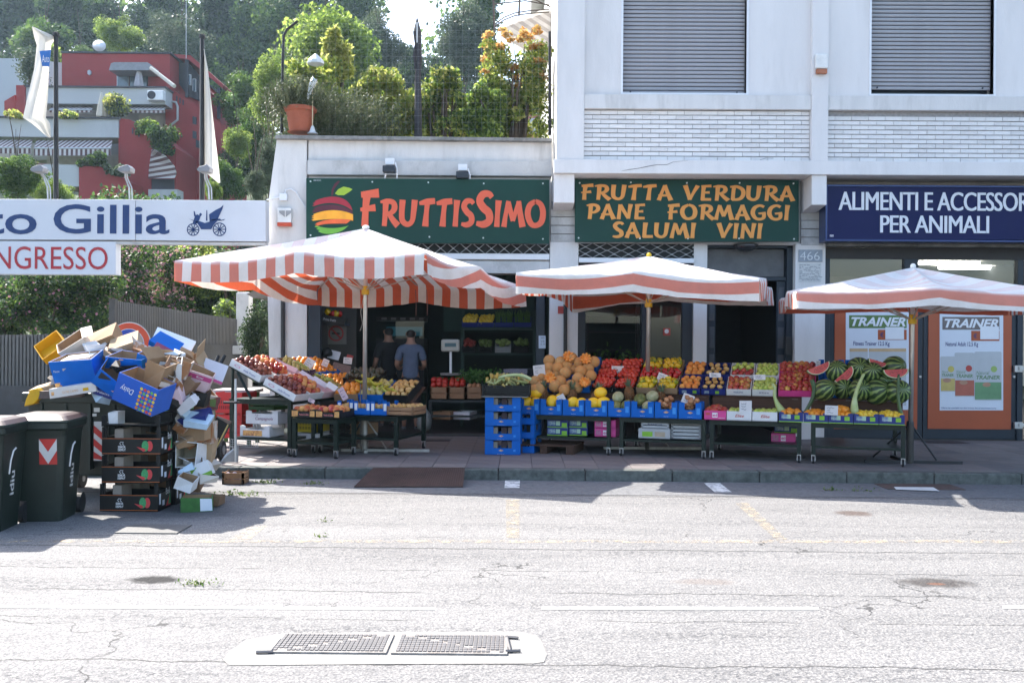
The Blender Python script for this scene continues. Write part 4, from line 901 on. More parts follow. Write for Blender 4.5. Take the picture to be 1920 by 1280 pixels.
at_=N.new('ShaderNodeMath');at_.operation='ARCTAN2';L.new(sx_.outputs[1],at_.inputs[0]);L.new(sx_.outputs[0],at_.inputs[1])
no=N.new('ShaderNodeTexNoise');no.inputs['Scale'].default_value=22;no.inputs['Detail'].default_value=5;L.new(tc.outputs['Object'],no.inputs['Vector'])
m1=N.new('ShaderNodeMath');m1 .operation='MULTIPLY_ADD';m1 .inputs[1].default_value=11;L.new(at_.outputs[0],m1 .inputs[0])
m0=N.new('ShaderNodeMath');m0 .operation='MULTIPLY';m0 .inputs[1].default_value=4.2;L.new(no.outputs['Fac'],m0 .inputs[0]);L.new(m0 .outputs[0],m1 .inputs[2])
m3=N.new('ShaderNodeMath');m3 .operation='SINE';L.new(m1 .outputs[0],m3 .inputs[0])
rr=N.new('ShaderNodeValToRGB');rr.color_ramp.elements[0].position=0;rr.color_ramp.elements[0].color=(.012,.040,.012,1);rr.color_ramp.elements[1].position=.55;rr.color_ramp.elements[1].color=(.19,.27,.075,1)
q=rr.color_ramp.elements.new(.22);q.color=(.022,.07,.018,1);L.new(m3 .outputs[0],rr.inputs[0]);b=N['Principled BSDF'];L.new(rr.outputs[0],b.inputs['Base Color']);b.inputs['Roughness'].default_value=.35
fmesh('watermelon',round_like(.135,26,16,1.12),[wm])
g=MB();n=16;R=.15;T_=.055
def arc(r,x):return[(r*math.cos(PI*i/n),x,-r*math.sin(PI*i/n)*.72)for i in range(n+1)]
g.poly([(R*.90*math.cos(PI*i/n),-T_,-R*.90*math.sin(PI*i/n)*.72)for i in range(n+1)][::-1],0);g.poly([(R*.90*math.cos(PI*i/n),T_,-R*.90*math.sin(PI*i/n)*.72)for i in range(n+1)],0)
for(ra,rb,mi)in((.90,.955,1),(.955,1.0,2)):
 for sgn in(-1,1):
  a,b_=arc(R*ra,sgn*T_),arc(R*rb,sgn*(T_ if rb<1 else T_*.96))
  for i in range(n):g.add([a[i],a[i+1],b_[i+1],b_[i]],[(0,1,2,3)if sgn<0 else(3,2,1,0)],mi)
a,b_=arc(R,-T_*.96),arc(R,T_*.96)
for i in range(n):g.add([a[i],a[i+1],b_[i+1],b_[i]],[(0,1,2,3)],3)
g.add([(-R,-T_,0),(R,-T_,0),(R,T_,0),(-R,T_,0)],[(0,1,2,3)],0)
seedM=M('seed_black',(.01,.008,.006),.3)
for i in range(16):
 aa=random.uniform(.3,2.8);ra=random.uniform(.3,.8)*R*.9;g.ball((ra*math.cos(aa),-T_-.0005,-ra*math.sin(aa)*.72),(.004,.002,.006),6,4,4)
fmesh('watermelon_slice',g,[FM('melon_red',(.44,.030,.028),(.54,.065,.05),.35,12,bump=.15,bs=200),M('rind_white',(.55,.58,.42),.5),M('rind_pale',(.18,.28,.08),.5),wm,seedM],False)
FN={}
def fruit(me,p,r=1.0,label=None,cat=None,group=None,rot=None,name=None):
 o=link(name or me,FR_[me]);o.location=p;o.scale=(r*random.uniform(.93,1.07),)*3
 o.rotation_euler=rot if rot is not None else(random.uniform(-.7,.7),random.uniform(-.7,.7),random.uniform(0,6.28))
 return tag(o,label,cat,group)
CR={}
def crate_mesh(w,d,h,t=.010,cut=None,holes=False,low=.55,slats=0):
 """open crate, origin at the front left bottom corner; cut = front dips between raised corners"""
 k=(w,d,h,t,cut,holes,low,slats)
 if k in CR:return CR[k]
 g=MB();g.box(0,w,0,d,0,t)
 def side(fn,L_):
  if slats:
   n=slats;hh=h/n
   for i in range(n):fn(0,L_,i*hh,(i+1)*hh-.012,0)
   fn(0,.025,0,h,0);fn(L_-.025,L_,0,h,0)
  elif cut:
   c=cut*L_;fn(0,L_,0,h*low,0);fn(0,c,h*low,h,0);fn(L_-c,L_,h*low,h,0)
  else:fn(0,L_,0,h,0)
 side(lambda a,b,z0,z1,m:g.box(a,b,0,t,z0,z1,m),w);side(lambda a,b,z0,z1,m:g.box(a,b,d-t,d,z0,z1,m),w)
 g2=lambda x:(lambda a,b,z0,z1,m:g.box(x,x+t,max(a,t)+.0005,min(b,d-t)-.0005,z0,z1+.0005,m))
 side(g2(0),d);side(g2(w-t),d)
 if cut or holes:
  for(x,y)in((t,t),(w-t-.03,t),(t,d-t-.03),(w-t-.03,d-t-.03)):g.box(x+.0005,x+.03,y+.0005,y+.03,t,h+.004)
 me=bpy.data.meshes.new('crate');me.from_pydata(g.v,[],g.f);me.update();CR[k]=g;return g
def crate(Mx,lab,w,d,h,m,inner=None,prints=(),name='crate',cat='crate',group=None,**k):
 """Mx: matrix of the crate's front left bottom corner; prints: (x0,x1,z0,z1,material[,text,textmat]) on the front face"""
 g=crate_mesh(w,d,h,**k);o=thing(name,lab,cat,Mx.to_translation(),group=group,rot=Mx.to_euler())
 q=MB();q.v=list(g.v);q.f=list(g.f);q.m=list(g.m);q.build('body',m,parent=o,loc=(0,0,0),bevel=.0)
 for pr in prints:
  x0,x1,z0,z1,pm=pr[:5];q=MB();yy=-.0022
  if pm:q.poly([(x0,yy,z0),(x1,yy,z0),(x1,yy,z1),(x0,yy,z1)]);q.build('label_patch',pm,parent=o,loc=(0,0,0))
  if len(pr)>5:
   q=MB();put_text(q,pr[5],(x0+(x1-x0)*.08,yy-.0015,z0+(z1-z0)*.2),(1,0,0),(0,0,1),(x1-x0)*.84,(z1-z0)*.6,**(pr[7]if len(pr)>7 else{}));q.build('printed_word',pr[6],parent=o,loc=(0,0,0))
 return o
def fill(Mx,w,d,z,nx,ny,kind,lab,cat,group,r=1.04,jit=.008,layers=1,skip=0,x0=.02,y0=.02,dome=0.0):
 kinds=kind if isinstance(kind,(list,tuple))else[kind]
 for l in range(layers):
  for i in range(nx-(l and 1)):
   for j in range(ny-(l and 1)):
    if random.random()<skip:continue
    fx_=(i+.5+.5*(l>0)+(.16 if j%2 else-.16))/nx;fy_=(j+.5+.5*(l>0))/ny
    p=Mx@Vector((x0+(w-2*x0)*fx_+random.uniform(-jit,jit),y0+(d-2*y0)*fy_+random.uniform(-jit,jit),z+l*.045+dome*math.sin(PI*fx_)*math.sin(PI*fy_)+random.uniform(-jit,jit)))
    fruit(random.choice(kinds),p,r,lab,cat,group)
blue=M('crate_blue',(.002,.105,.42),.5,.08,8,spec=.15);dblue=M('crate_navy',(.008,.020,.15),.5,.1,8);pink=M('crate_pink',(.56,.045,.22),.5,.12,9)
whiteC=M('carton_white',(.62,.62,.62),.6,.06,9);blackC=M('crate_black',(.007,.0075,.008),.45,.2,9,spec=.3);kraftC=M('carton_kraft',(.30,.19,.105),.85,.12,6,.1,60)
lime=M('print_lime',(.20,.42,.03),.5);greyP=M('print_grey_green',(.30,.38,.36),.5,.3,60,col2=(.12,.18,.3),mix=(.45,.5));orangeP=M('print_orange',(.62,.28,.10),.5,.2,80,col2=(.6,.5,.4))
whiteT=M('print_white',(.7,.7,.7),.6);redT=M('print_red',(.45,.06,.05),.6);deepG=M('stall_green',(.005,.014,.010),.4,.2,8,spec=.3);castM=M('caster_steel',(.45,.46,.48),.3,.1,20,metal=.8);rubber=M('rubber',(.015,.015,.016),.6)
wood=M('stall_plank',(.060,.028,.016),.8,.3,5,.25,30,st=(1,8,8));wood2=M('crate_wood',(.28,.15,.075),.8,.2,7,.2,40)
# wheeled tables
ANG=math.atan2(-.2756,.9613)
def caster(parent,x,y):
 q=MB();q.cyl((x-.013,y,.038),(x+.013,y,.038),.038,n=14,mi=0);c=q.build('caster',rubber,parent=parent,loc=(0,0,0))
 q=MB();q.box(x-.024,x-.016,y-.02,y+.02,.03,.10).box(x+.016,x+.024,y-.02,y+.02,.03,.10).box(x-.024,x+.024,y-.025,y+.025,.095,.105).cyl((x-.026,y,.038),(x+.026,y,.038),.013,n=8);q.build('fork',castM,parent=c,loc=(0,0,0))
def table(lab,O,W,D,top=.49,shelf=.22,rack=None,ang=ANG,sh=True,fascia=True):
 """wheeled steel frame; rack = (v0, z0, v1, z1) a sloping board at the back (heights above the paving)"""
 t=thing('stall_table',lab,'stall',(O[0],O[1],PAVE_Z),ang);L_=.05
 def b_(name,*a,m=deepG):return MB().box(*a).build(name,m,parent=t,loc=(0,0,0))
 for(x,y)in((0,0),(W-L_,0),(0,D-L_),(W-L_,D-L_)):
  b_('leg',x,x+L_,y,y+L_,.105,(top if y==0 or not rack else rack[3]-.08));caster(t,x+L_/2,y+L_/2)
 b_('rail',L_,W-L_,.005,.04,top-.05,top-.002);b_('rail',L_,W-L_,D-.04,D-.005,top-.05,top-.002)
 b_('rail',.005,.045,L_,D-L_,top-.05,top-.002);b_('rail',W-.045,W-.005,L_,D-L_,top-.05,top-.002)
 if sh:b_('lower_shelf',L_-.01,W-L_+.01,.01,D-.01,shelf-.03,shelf,m=deepG)
 b_('tray_board',-.0,W,-.02,.40,top,top+.012,m=deepG)
 if rack:
  v0,z0,v1,z1=rack;q=MB();q.prism([(0,v0,z0),(W,v0,z0),(W,v1,z1),(0,v1,z1)],(0,.01,-.018));q.build('sloping_board',wood,parent=t,loc=(0,0,0))
  if fascia:b_('plank',0,W,v0+.0,v0+.018,top+.02,z0-.02,m=wood)
 return t
OR=Vector((.10,13.25,PAVE_Z));UR=Vector((math.cos(ANG),math.sin(ANG),0));VR=Vector((-math.sin(ANG),math.cos(ANG),0))
RK=(.40,.78,1.18,1.13)
for(u,w,lab)in((0,1.13,'dark green wheeled stall table carrying cantaloupes and yellow melons'),(1.25,1.10,'dark green wheeled stall table carrying tomatoes, peppers and peaches'),(2.40,1.11,'dark green wheeled stall table carrying apples in white and pink cartons'),(3.63,1.08,'dark green wheeled stall table carrying watermelons, oranges and lemons')):
 table(lab,OR+UR*u,w,1.2,rack=RK)
def RM(u,v,z,tilt=0.0,rz=0.0):
 p=OR+UR*u+VR*v;return Matrix.Translation((p.x,p.y,PAVE_Z+z))@Matrix.Rotation(ANG+rz,4,'Z')@Matrix.Rotation(tilt,4,'X')
SL=math.atan2(RK[3]-RK[1],RK[2]-RK[0])
def RS(u,s,h=.004,rz=0):return RM(u,RK[0]+s*math.cos(SL)-h*math.sin(SL),RK[1]+s*math.sin(SL)+h*math.cos(SL),SL,rz)
PZ=.505
names8=['yellow melons, first from the crate stack','yellow melons, second, with a white price card','yellow melons with a purple-tagged pineapple behind','yellow melons, one big melon standing proud','pale melons in front of the tallest pineapple','dark and pale melons beside the pineapple','netted brown onions, left of the two onion boxes','netted brown onions, right of the two onion boxes']
for i in range(8):
 mx=RM(-.10+.302*i,-.05,PZ)
 crate(mx,'blue carton of '+names8[i],.288,.38,.205,blue,prints=((.10,.19,.055,.105,None,'◆',orangeP),(.225,.268,.06,.14,M('print_lightblue',(.03,.24,.62),.5)),(.11,.18,.02,.03,None,'BONTA',whiteT)),cut=.26,low=.56)
def front(u,w,h,m,lab,prints,d=.37,**k):mx=RM(u,-.05,PZ);crate(mx,lab,w,d,h,m,prints=prints,**k);return mx
m_pk=front(2.335,.272,.115,pink,'low pink carton of red apples at the front edge',((.10,.165,.03,.09,whiteT,'ei',pink,{'bold':.02}),(.17,.26,.015,.035,None,'MARLENE',whiteT),(.02,.07,.06,.09,redT)))
mw1=front(2.615,.300,.115,whiteC,'white carton marked Elite with yellow-green apples, left of two',((.09,.22,.03,.09,None,'Elite',redT,{'shear':.3,'bold':.01}),))
mw2=front(2.925,.300,.115,whiteC,'white carton marked Elite with green apples, right of two, next to the oranges',((.09,.22,.03,.09,None,'Elite',redT,{'shear':.3,'bold':.01}),))
m5=[]
for i,c in enumerate(('oranges, first next to the white Elite carton','oranges between the two squashes','oranges with a white price card, the fullest','small yellow lemons, left of two','small yellow lemons at the right end of the row')):
 m5 .append(front(3.245+.291*i,.285,.118,dblue,'low navy carton of '+c,((.03,.10,.04,.095,greyP),(.10,.14,.04,.095,M('print_pale_green',(.35,.5,.35),.5)),(.185,.245,.035,.085,lime),(0,.285,.0,.010,lime)),cut=.2,low=.8))
def F_(mx,w,d,z,nx,ny,kind,lab,cat,group,**k):fill(mx,w,d,z,nx,ny,kind,lab,cat,group,**k)
F_(m_pk,.272,.37,.10,4,5,['red_apple','bicolour_apple'],'red apple in the low pink carton at the front edge','apple','apples in the pink front carton',layers=1,dome=.05)
F_(mw1,.300,.37,.10,4,4,'green_apple','yellow-green apple in the left white Elite carton','apple','apples in the left Elite carton',r=1.05)
F_(mw2,.300,.37,.10,4,4,'green_apple','green apple in the right white Elite carton','apple','apples in the right Elite carton',r=1.12)
for i,k in enumerate((('orange',3),('orange',4),('orange',4),('lemon',5),('lemon',5))):
 w=('first','second','third','fourth','fifth')[i];F_(m5[i],.285,.37,.095,k[1],5,k[0],'%s in the %s navy carton along the front edge'%(k[0],w),k[0],'%ss in the %s navy carton'%(k[0],w),dome=.03,r=1.0 if k[0]=='orange' else .95,layers=2 if i in(2,)else 1)
def OV(u,v,z):p=OR+UR*u+VR*v;return Vector((p.x,p.y,PAVE_Z+z))
ml=[(0,.07,.10,.15,'yellow_melon'),(0,.2,.12,.15,'yellow_melon'),(0,.17,.24,.28,'yellow_melon'),(1,.13,.12,.17,'yellow_melon'),(1,.2,.26,.2,'yellow_melon'),(2,.1,.12,.16,'yellow_melon'),(2,.22,.14,.15,'yellow_melon'),(3,.08,.11,.16,'yellow_melon'),(3,.22,.11,.17,'yellow_melon'),(3,.16,.2,.30,'yellow_melon'),(4,.10,.16,.25,'green_melon'),(4,.08,.10,.13,'dark_melon'),(4,.22,.12,.14,'dark_melon'),(5,.08,.18,.22,'dark_melon'),(5,.20,.11,.14,'green_melon'),(5,.23,.24,.26,'green_melon')]
cards=['yellow','pale']
for i,x,y,z,k in ml:
 col={'yellow_melon':'bright yellow','green_melon':'pale green','dark_melon':'dark green'}[k]
 fruit(k,OV(-.10+.302*i+x,-.05+y,PZ+z),1.0,'%s melon %s the %s blue carton from the left'%(col,'standing high in' if z>.21 else 'lying in',('first','second','third','fourth','fifth','sixth')[i]),'melon','%s melons in the %s blue carton'%(col,('first','second','third','fourth','fifth','sixth')[i]),rot=(random.uniform(.8,1.5),0,random.uniform(0,3)),name=k)
onM=FM('onion_skin',(.34,.13,.05),(.48,.24,.11),.4,12)
fmesh('onion',MB().lathe([(.004,-.026),(.018,-.025),(.028,-.005),(.024,.014),(.008,.026),(.003,.034)],9),[onM])
for b_,i in(('left',6),('right',7)):
 for k in range(26):
  a=random.uniform(0,6.28);rr_=random.uniform(0,.085);zz=random.uniform(.10,.25)
  fruit('onion',OV(-.10+.302*i+.14+math.cos(a)*rr_*(1.2-zz*2.2)*1.3,-.05+.16+math.sin(a)*rr_,PZ+zz+.02),1.15,'brown onion in the %s onion carton'%b_,'onion','onions in the %s onion carton'%b_)
pin=thing('pineapple','x','pineapple',(0,0,0));g=MB();kk=9
for j in range(kk):
 z=.005+.15*j/(kk-1);r=.052*math.sin(PI*(j+1.2)/(kk+1.4))**.5
 for i in range(12):
  t=2*PI*(i+.5*(j%2))/12;c=Vector((math.cos(t),math.sin(t),0));p=c*r+Vector((0,0,z));s=Vector((-c.y,c.x,0))*.0135;up_=Vector((0,0,.0115));g.add([p-s,p-up_,p+s,p+up_,p+c*.009],[(0,1,4),(1,2,4),(2,3,4),(3,0,4)])
g.lathe([(.02,0),(.045,.02),(.05,.08),(.042,.14),(.015,.16)],12);g.build('flesh',FM('pineapple_skin',(.20,.085,.022),(.10,.055,.02),.6,30),parent=pin,loc=(0,0,0))
g=MB()
for k in range(34):
 t=random.uniform(0,6.28);el=1.45-k/34*.95;L_=random.uniform(.09,.15)*(1.1-k/90);c=Vector((math.cos(t),math.sin(t),0));s=Vector((-c.y,c.x,0))*.008;b0=Vector((0,0,.155))+c*.008
 m_=b0+c*L_*.55*math.cos(el)+Vector((0,0,L_*.55*math.sin(el)));e_=b0+c*L_*math.cos(el)*1.25+Vector((0,0,L_*.8*math.sin(el)));g.add([b0-s,b0+s,m_+s*.8,m_-s*.8,e_],[(0,1,2,3),(3,2,4)])
g.build('leaf_crown',M('pineapple_leaf',(.14,.19,.11),.6,.3,30,trans=.2),parent=pin,loc=(0,0,0))
pin_list=[(1019,741,.25,0,'pineapple standing behind the yellow melons, leftmost of the row'),(1072,742,.25,.1,'pineapple behind the third blue carton, a violet tag on its neck'),(1114,742,.26,.5,'pineapple leaning left behind the fourth blue carton'),(1181,738,.28,-.1,'tallest pineapple, beside the cut of peppers and tomatoes'),(1238,748,.27,.35,'small pineapple between pale melons and onions')]
for k,(x,y,v,tl,lab)in enumerate(pin_list):
 d=ray(x,y);
 o0=OR+VR*v;t_=((o0-Vector((0,0,CAM_H))).dot(VR))/d.dot(VR);p=Vector((0,0,CAM_H))+d*t_
 z=max(PAVE_Z+PZ+.04,p.z-.10)
 if k==0:pin.location=(p.x,p.y,z);pin['label']=lab;pin.rotation_euler=(0,tl*-.6,0);pin['group']='pineapples';pin.scale=(1.2,)*3
 else:dup(pin,(p.x,p.y,z),label=lab,rot=(0.1,-tl*.8,k),scale=1.2)
mB=[[RS(u,s)for u in(.0,.26,.52)]for s in(.0,.30,.60)]
for r_ in range(3):
 for c_ in range(3):crate(mB[r_][c_],'blue carton under the cantaloupes, %s row, %s'%(('front','middle','back')[r_],('left','centre','right')[c_]),.25,.29,.12,blue,cut=.28,low=.6)
def on_rack(px,py,h):
 d=ray(px,py);nrm=(VR*-math.sin(SL)+Vector((0,0,math.cos(SL))));o0=OR+VR*RK[0]+Vector((0,0,RK[1]))+nrm*h
 t_=(o0-Vector((0,0,CAM_H))).dot(nrm)/d.dot(nrm);return Vector((0,0,CAM_H))+d*t_
cant=[(1003,715,.15),(1002,731,.12),(1015,708,.16),(1030,690,.20),(1030,676,.27),(1051,679,.26),(1063,686,.22),(1072,671,.30),(1060,699,.20),(1089,696,.21),(1086,680,.25),(1103,690,.21),(1114,678,.28),(1050,715,.15),(1084,710,.16),(1058,731,.12),(1010,730,.12),(1040,724,.13),(1098,717,.13),(1016,724,.1),(1045,702,.14),(1074,693,.16),(1028,703,.16),(1070,722,.1),(1108,704,.16),(1046,690,.22),(1082,727,.1)]
for k,(x,y,h)in enumerate(cant):fruit('cantaloupe',on_rack(x,y,h),1.02,'netted orange cantaloupe in the heap %s'%('at its top' if h>.24 else 'in its middle' if h>.17 else 'along its foot'),'melon','cantaloupes %s of the heap'%('at the top' if h>.24 else 'in the middle' if h>.17 else 'at the foot'),name='cantaloupe')
for(x,y,h,w)in((1065,669,.34,'topmost in the heap, upper left'),(1098,673,.34,'near the top right of the heap'),(1031,709,.22,'beside the white price card'),(1096,717,.19,'in sunlight at the right foot of the heap')):
 fruit('cut_melon',on_rack(x,y,h),.9,'cantaloupe cut open like a flower, '+w,'melon',rot=(1.25,0,random.uniform(-.3,.3)),name='cut_melon')
rw=.285
for r_,(s,nm)in enumerate(((.02,'front'),(.31,'middle'),(.60,'back'))):
 for c_ in range(2):
  mx=RS(.80+.295*c_,s);sd_=('left','right')[c_];crate(mx,'black crate of red tomatoes, %s row, %s'%(nm,sd_),.285,.275,.085,blackC,slats=3)
  F_(mx,.285,.275,.082,4,4,'tomato','red tomato in the %s %s black crate'%(nm,sd_),'tomato','tomatoes in the %s %s crate'%(nm,sd_),jit=.01,dome=.02)
for r_,(s,nm,kd)in enumerate(((.02,'front',('green_yellow_pepper','yellow_pepper')),(.31,'middle',('red_pepper',)),(.62,'back',('yellow_pepper','green_yellow_pepper')))):
 for c_ in range(2):
  mx=RS(1.40+.275*c_,s+.0);sd_=('left','right')[c_];cn='red' if r_==1 else 'yellow';crate(mx,'kraft carton of %s peppers, %s row, %s'%(cn,nm,sd_),.265,.28,.085,kraftC)
  F_(mx,.265,.28,.09,3,3,list(kd),'%s pepper in the %s %s carton'%(cn,nm,sd_),'pepper','%s peppers in the %s %s carton'%(cn,nm,sd_),jit=.01,dome=.03,r=.95)
lay=[(1.96,.275,'peach','peaches',dblue,4,(3,4)),(2.25,.31,'potato','pale mangoes',dblue,4,(3,3)),(2.575,.31,'bicolour_apple','red apples',whiteC,4,(4,5)),(2.90,.30,'green_apple','yellow-green apples',whiteC,4,(4,5))]
for r_,(s,nm)in enumerate(((.02,'lower'),(.44,'upper'))):
 for(u,w,kd,nm2,m,_,(nx,ny))in lay:
  mx=RS(u+.02*r_,s);pr=((.04,.10,.02,.06,greyP),(.18,.23,.02,.06,lime))if m==dblue else((.08,.22,.03,.07,None,'Elite' if u>2.8 else 'MARLENE',M('print_navy',(.05,.07,.2),.6)),)
  crate(mx,'%s carton of %s in the %s rack row'%('navy' if m==dblue else 'white',nm2,nm),w,.38,.088,m,prints=pr);
  ks=[kd]
  if r_==1 and kd=='bicolour_apple':
   F_(mx,w,.19,.085,nx-1,2,'red_apple','dark red apple in the front half of the mixed upper carton','apple','red apples in the mixed upper carton');mx2=mx@Matrix.Translation((0,.18,0));F_(mx2,w,.19,.085,nx-1,2,'green_apple','green apple in the back half of the mixed upper carton','apple','green apples in the mixed upper carton');continue
  nf={'peach':'orange peach','potato':'pale mango','bicolour_apple':'red apple','green_apple':'yellow-green apple'}[kd]
  F_(mx,w,.38,.085,nx,ny,kd,'%s in the %s row carton'%(nf,nm),nf.split()[-1],'%s pieces in the %s row'%(nf,nm),r=1.08 if kd=='peach' else 1.0)
for r_,(s,nm)in enumerate(((.02,'front'),(.30,'middle'),(.58,'back'))):
 mx=RS(3.225,s);crate(mx,'pink carton of red apples, %s of three on the rack'%nm,.46,.27,.085,pink)
 F_(mx,.46,.27,.085,6,4,['red_apple','bicolour_apple'],'red apple in the %s pink rack carton'%nm,'apple','apples in the %s pink rack carton'%nm,dome=.015)
for c_ in range(3):
 for r_ in range(2):crate(RS(3.72+.335*c_,.02+.42*r_),'blue carton under the watermelons, %s row, %s'%(('front','back')[r_],('left','centre','right')[c_]),.32,.39,.15,blue,prints=((.26,.30,.04,.10,M('print_lightblue',(.03,.24,.62),.5)),),cut=.22,low=.35)
wms=[(1545,731,.15,'lowest left, beside the left red slice'),(1570,697,.26,'upper left, behind the left red slice'),(1612,731,.15,'low in the middle, behind the pale squash'),(1610,692,.27,'at the back of the heap in the middle'),(1635,699,.27,'rounder one, upper middle of the heap'),(1676,688,.29,'topmost at the right'),(1660,716,.16,'half hidden under the right red slice'),(1684,734,.15,'lowest right, behind the dark squash'),(1580,728,.10,'low between the left and the middle melon'),(1645,734,.11,'low between the middle and the right melon')]
for k,(x,y,h,w)in enumerate(wms):fruit('watermelon',on_rack(x,y,h),1.04+.06*(k%2),'striped green watermelon, '+w,'watermelon',rot=(random.uniform(.9,1.6),random.uniform(-.5,.5),random.uniform(-.6,.6)),name='watermelon')
for(x,y,h,ry,w)in((1533,686,.34,-.42,'leftmost, propped on the left melons'),(1580,700,.28,-.75,'in front, between two melons'),(1645,677,.38,.28,'at the back top of the heap'),(1678,693,.36,-.06,'wide one lying at the right top')):
 fruit('watermelon_slice',on_rack(x,y,h),1.0 if x!=1645 else .8,'red watermelon slice, '+w,'watermelon slice',rot=(-.1,ry,ANG*.5),name='watermelon_slice')
pale=FM('squash_pale',(.34,.42,.16),(.44,.50,.26),.4,8);dkS=FM('squash_dark',(.020,.055,.014),(.05,.10,.03),.4,8)
def squash(pts,rs,m,lab,v=.08):
 P=[]
 for x,y in pts:
  d=ray(x,y);o0=OR+VR*v;t_=((o0-Vector((0,0,CAM_H))).dot(VR))/d.dot(VR);P.append(Vector((0,0,CAM_H))+d*t_)
 Q=cr([(p.x,p.y,p.z)for p in P],4);rr2=np.interp(np.linspace(0,1,len(Q)),np.linspace(0,1,len(rs)),rs)
 MB().tube([tuple(q)for q in Q],list(rr2),12).build('squash',m,smooth=True,label=lab,cat='squash')
squash([(1448,719),(1453,728),(1452,741),(1457,756),(1464,768),(1467,776)],[.012,.019,.02,.022,.036,.05,.03],pale,'pale crooked trombetta squash leaning beside the first oranges')
squash([(1522,712),(1526,726),(1524,745),(1516,762),(1508,776)],[.03,.026,.024,.022,.024],dkS,'dark green trombetta squash bending in front of the pink apples')
squash([(1620,700),(1610,722),(1603,745),(1602,765),(1603,779)],[.017,.020,.022,.027,.042,.052,.03],pale,'tall pale trombetta squash standing in front of the watermelons')
squash([(1685,702),(1684,722),(1684,745),(1687,765),(1691,779)],[.014,.018,.02,.022,.024],dkS,'dark green trombetta squash upright at the right end of the stall')
cardM=M('price_card',(.62,.60,.60),.7,.05,12);inkM=M('marker_ink',(.03,.04,.09),.8)
def card(px,py,wpx,hpx,Y,rz,tilt,lab,cm=None):
 p=at(px,py,Y);k=Y/FPX;w,h=wpx*k,hpx*k
 o=thing('price_card',lab,'price card',p,rot=(tilt,rz,random.uniform(-.15,.15)))
 MB().box(-w/2,w/2,0,.003,-h/2,h/2).build('sheet',cm or cardM,parent=o,loc=(0,0,0));q=MB()
 for ln in range(3):
  z=h*(.25-ln*.24);x=-w*.36;pts=[]
  while x<w*.36:pts.append((x,-.003,z+random.uniform(-1,1)*h*.065));x+=w*.05
  q.tube(pts[:random.randint(6,len(pts))],.0022,3)
 q.build('handwriting',inkM,parent=o,loc=(0,0,0))
for a in((1011,694,22,20,13.6,-.12,.1,'white handwritten price card in front of the cantaloupe heap'),(1158,694,23,16,13.75,0,.05,'white handwritten price card above the tomatoes'),(1243,710,22,19,13.3,.35,-.1,'white handwritten price card among the red peppers'),(1050,749,21,16,13.2,-.5,0,'white handwritten price card leaning between the pineapples'),(1290,748,22,18,12.75,.35,0,'white handwritten price card beside the netted onions'),(1341,703,22,9,13.0,.03,-.3,'white price card lying on the upper mangoes'),(1424,707,22,10,12.8,-.02,-.3,'white price card lying on the upper green apples'),(1398,762,23,22,12.42,0,.0,'tall white price card standing in the left Elite carton'),(1559,769,24,18,12.1,.03,.05,'white price card standing in the third navy carton'),(1534,681,9,11,13.2,0,0,'small blue-framed card holder behind the watermelons')):card(*a)
def under(px0,px1,y0,y1,Y,lab,m,prints=None,name='crate',**k):
 a=at(px0,y1,Y);b=at(px1,y0,Y);w,h=b.x-a.x,b.z-a.z;mx=Matrix.Translation(a)@Matrix.Rotation(ANG,4,'Z')
 return crate(mx,lab,round(w,3),.38,round(h,3),m,prints=prints(w,h)if prints else(),name=name,**k)
gp=lambda w,h:((w*.04,w*.4,h*.25,h*.8,greyP),(w*.42,w*.62,h*.25,h*.8,MATS['print_pale_green']),(w*.7,w*.95,h*.1,h*.6,lime),(w*.0,w*.98,-.004,.008,lime))
under(1026,1066,801,815,13.25,'navy carton with lime print on the shelf below the melons, left lower',dblue,gp);under(1026,1066,786,800,13.25,'navy carton with lime print on the shelf below the melons, left upper',dblue,gp)
under(1067,1102,801,815,13.2,'navy carton with lime print on the shelf below the melons, right lower',dblue,gp);under(1067,1102,786,800,13.2,'navy carton with lime print on the shelf below the melons, right upper',dblue,gp)
pp=lambda w,h:((w*.05,w*.3,h*.2,h*.8,M('print_berry',(.35,.12,.2),.5,.5,60)),(w*.4,w*.6,h*.2,h*.8,whiteT,'ei',pink,{'bold':.02}))
under(1115,1155,803,818,13.05,'pink carton on the shelf behind the table leg, lower of two',pink,pp);under(1115,1155,787,802,13.05,'pink carton on the shelf behind the table leg, upper of two',pink,pp)
gcr=M('crate_grey_plastic',(.36,.37,.37),.5,.1,10)
gl=lambda w,h:((w*.12,w*.45,h*.2,h*.7,lime),(w*.52,w*.85,h*.2,h*.7,M('print_tan',(.35,.28,.2),.6)))
under(1197,1256,803,821,12.85,'grey plastic crate with a green label under the peppers',gcr,gl,holes=True);under(1202,1254,789,802,12.85,'pale grey carton lying in the grey crate stack under the peppers',gcr,lambda w,h:((w*.2,w*.8,h*.3,h*.8,None,'BIANCHI',inkM),),slats=2)
under(1258,1314,789,822,12.8,'tall grey lattice crate under the netted onions',gcr,slats=5)
under(1446,1490,812,829,12.75,'pink carton lying under the apple table',pink,pp);under(1452,1495,796,810,12.9,'navy carton on top of the pink one under the apple table',dblue,gp)
t=thing('pallet','brown wooden pallet lying on the paving under the melon table','pallet',onz(1030,846,PAVE_Z),ANG)
for k in range(5):MB().box(-.4,.4,-.3+k*.14,-.3+k*.14+.1,.10,.12).build('board',wood,parent=t,loc=(0,0,0))
for x in(-.38,-.05,.3):MB().box(x,x+.09,-.3,.36,.0,.1).build('block',wood,parent=t,loc=(0,0,0))
SX=onz(909,852,PAVE_Z)
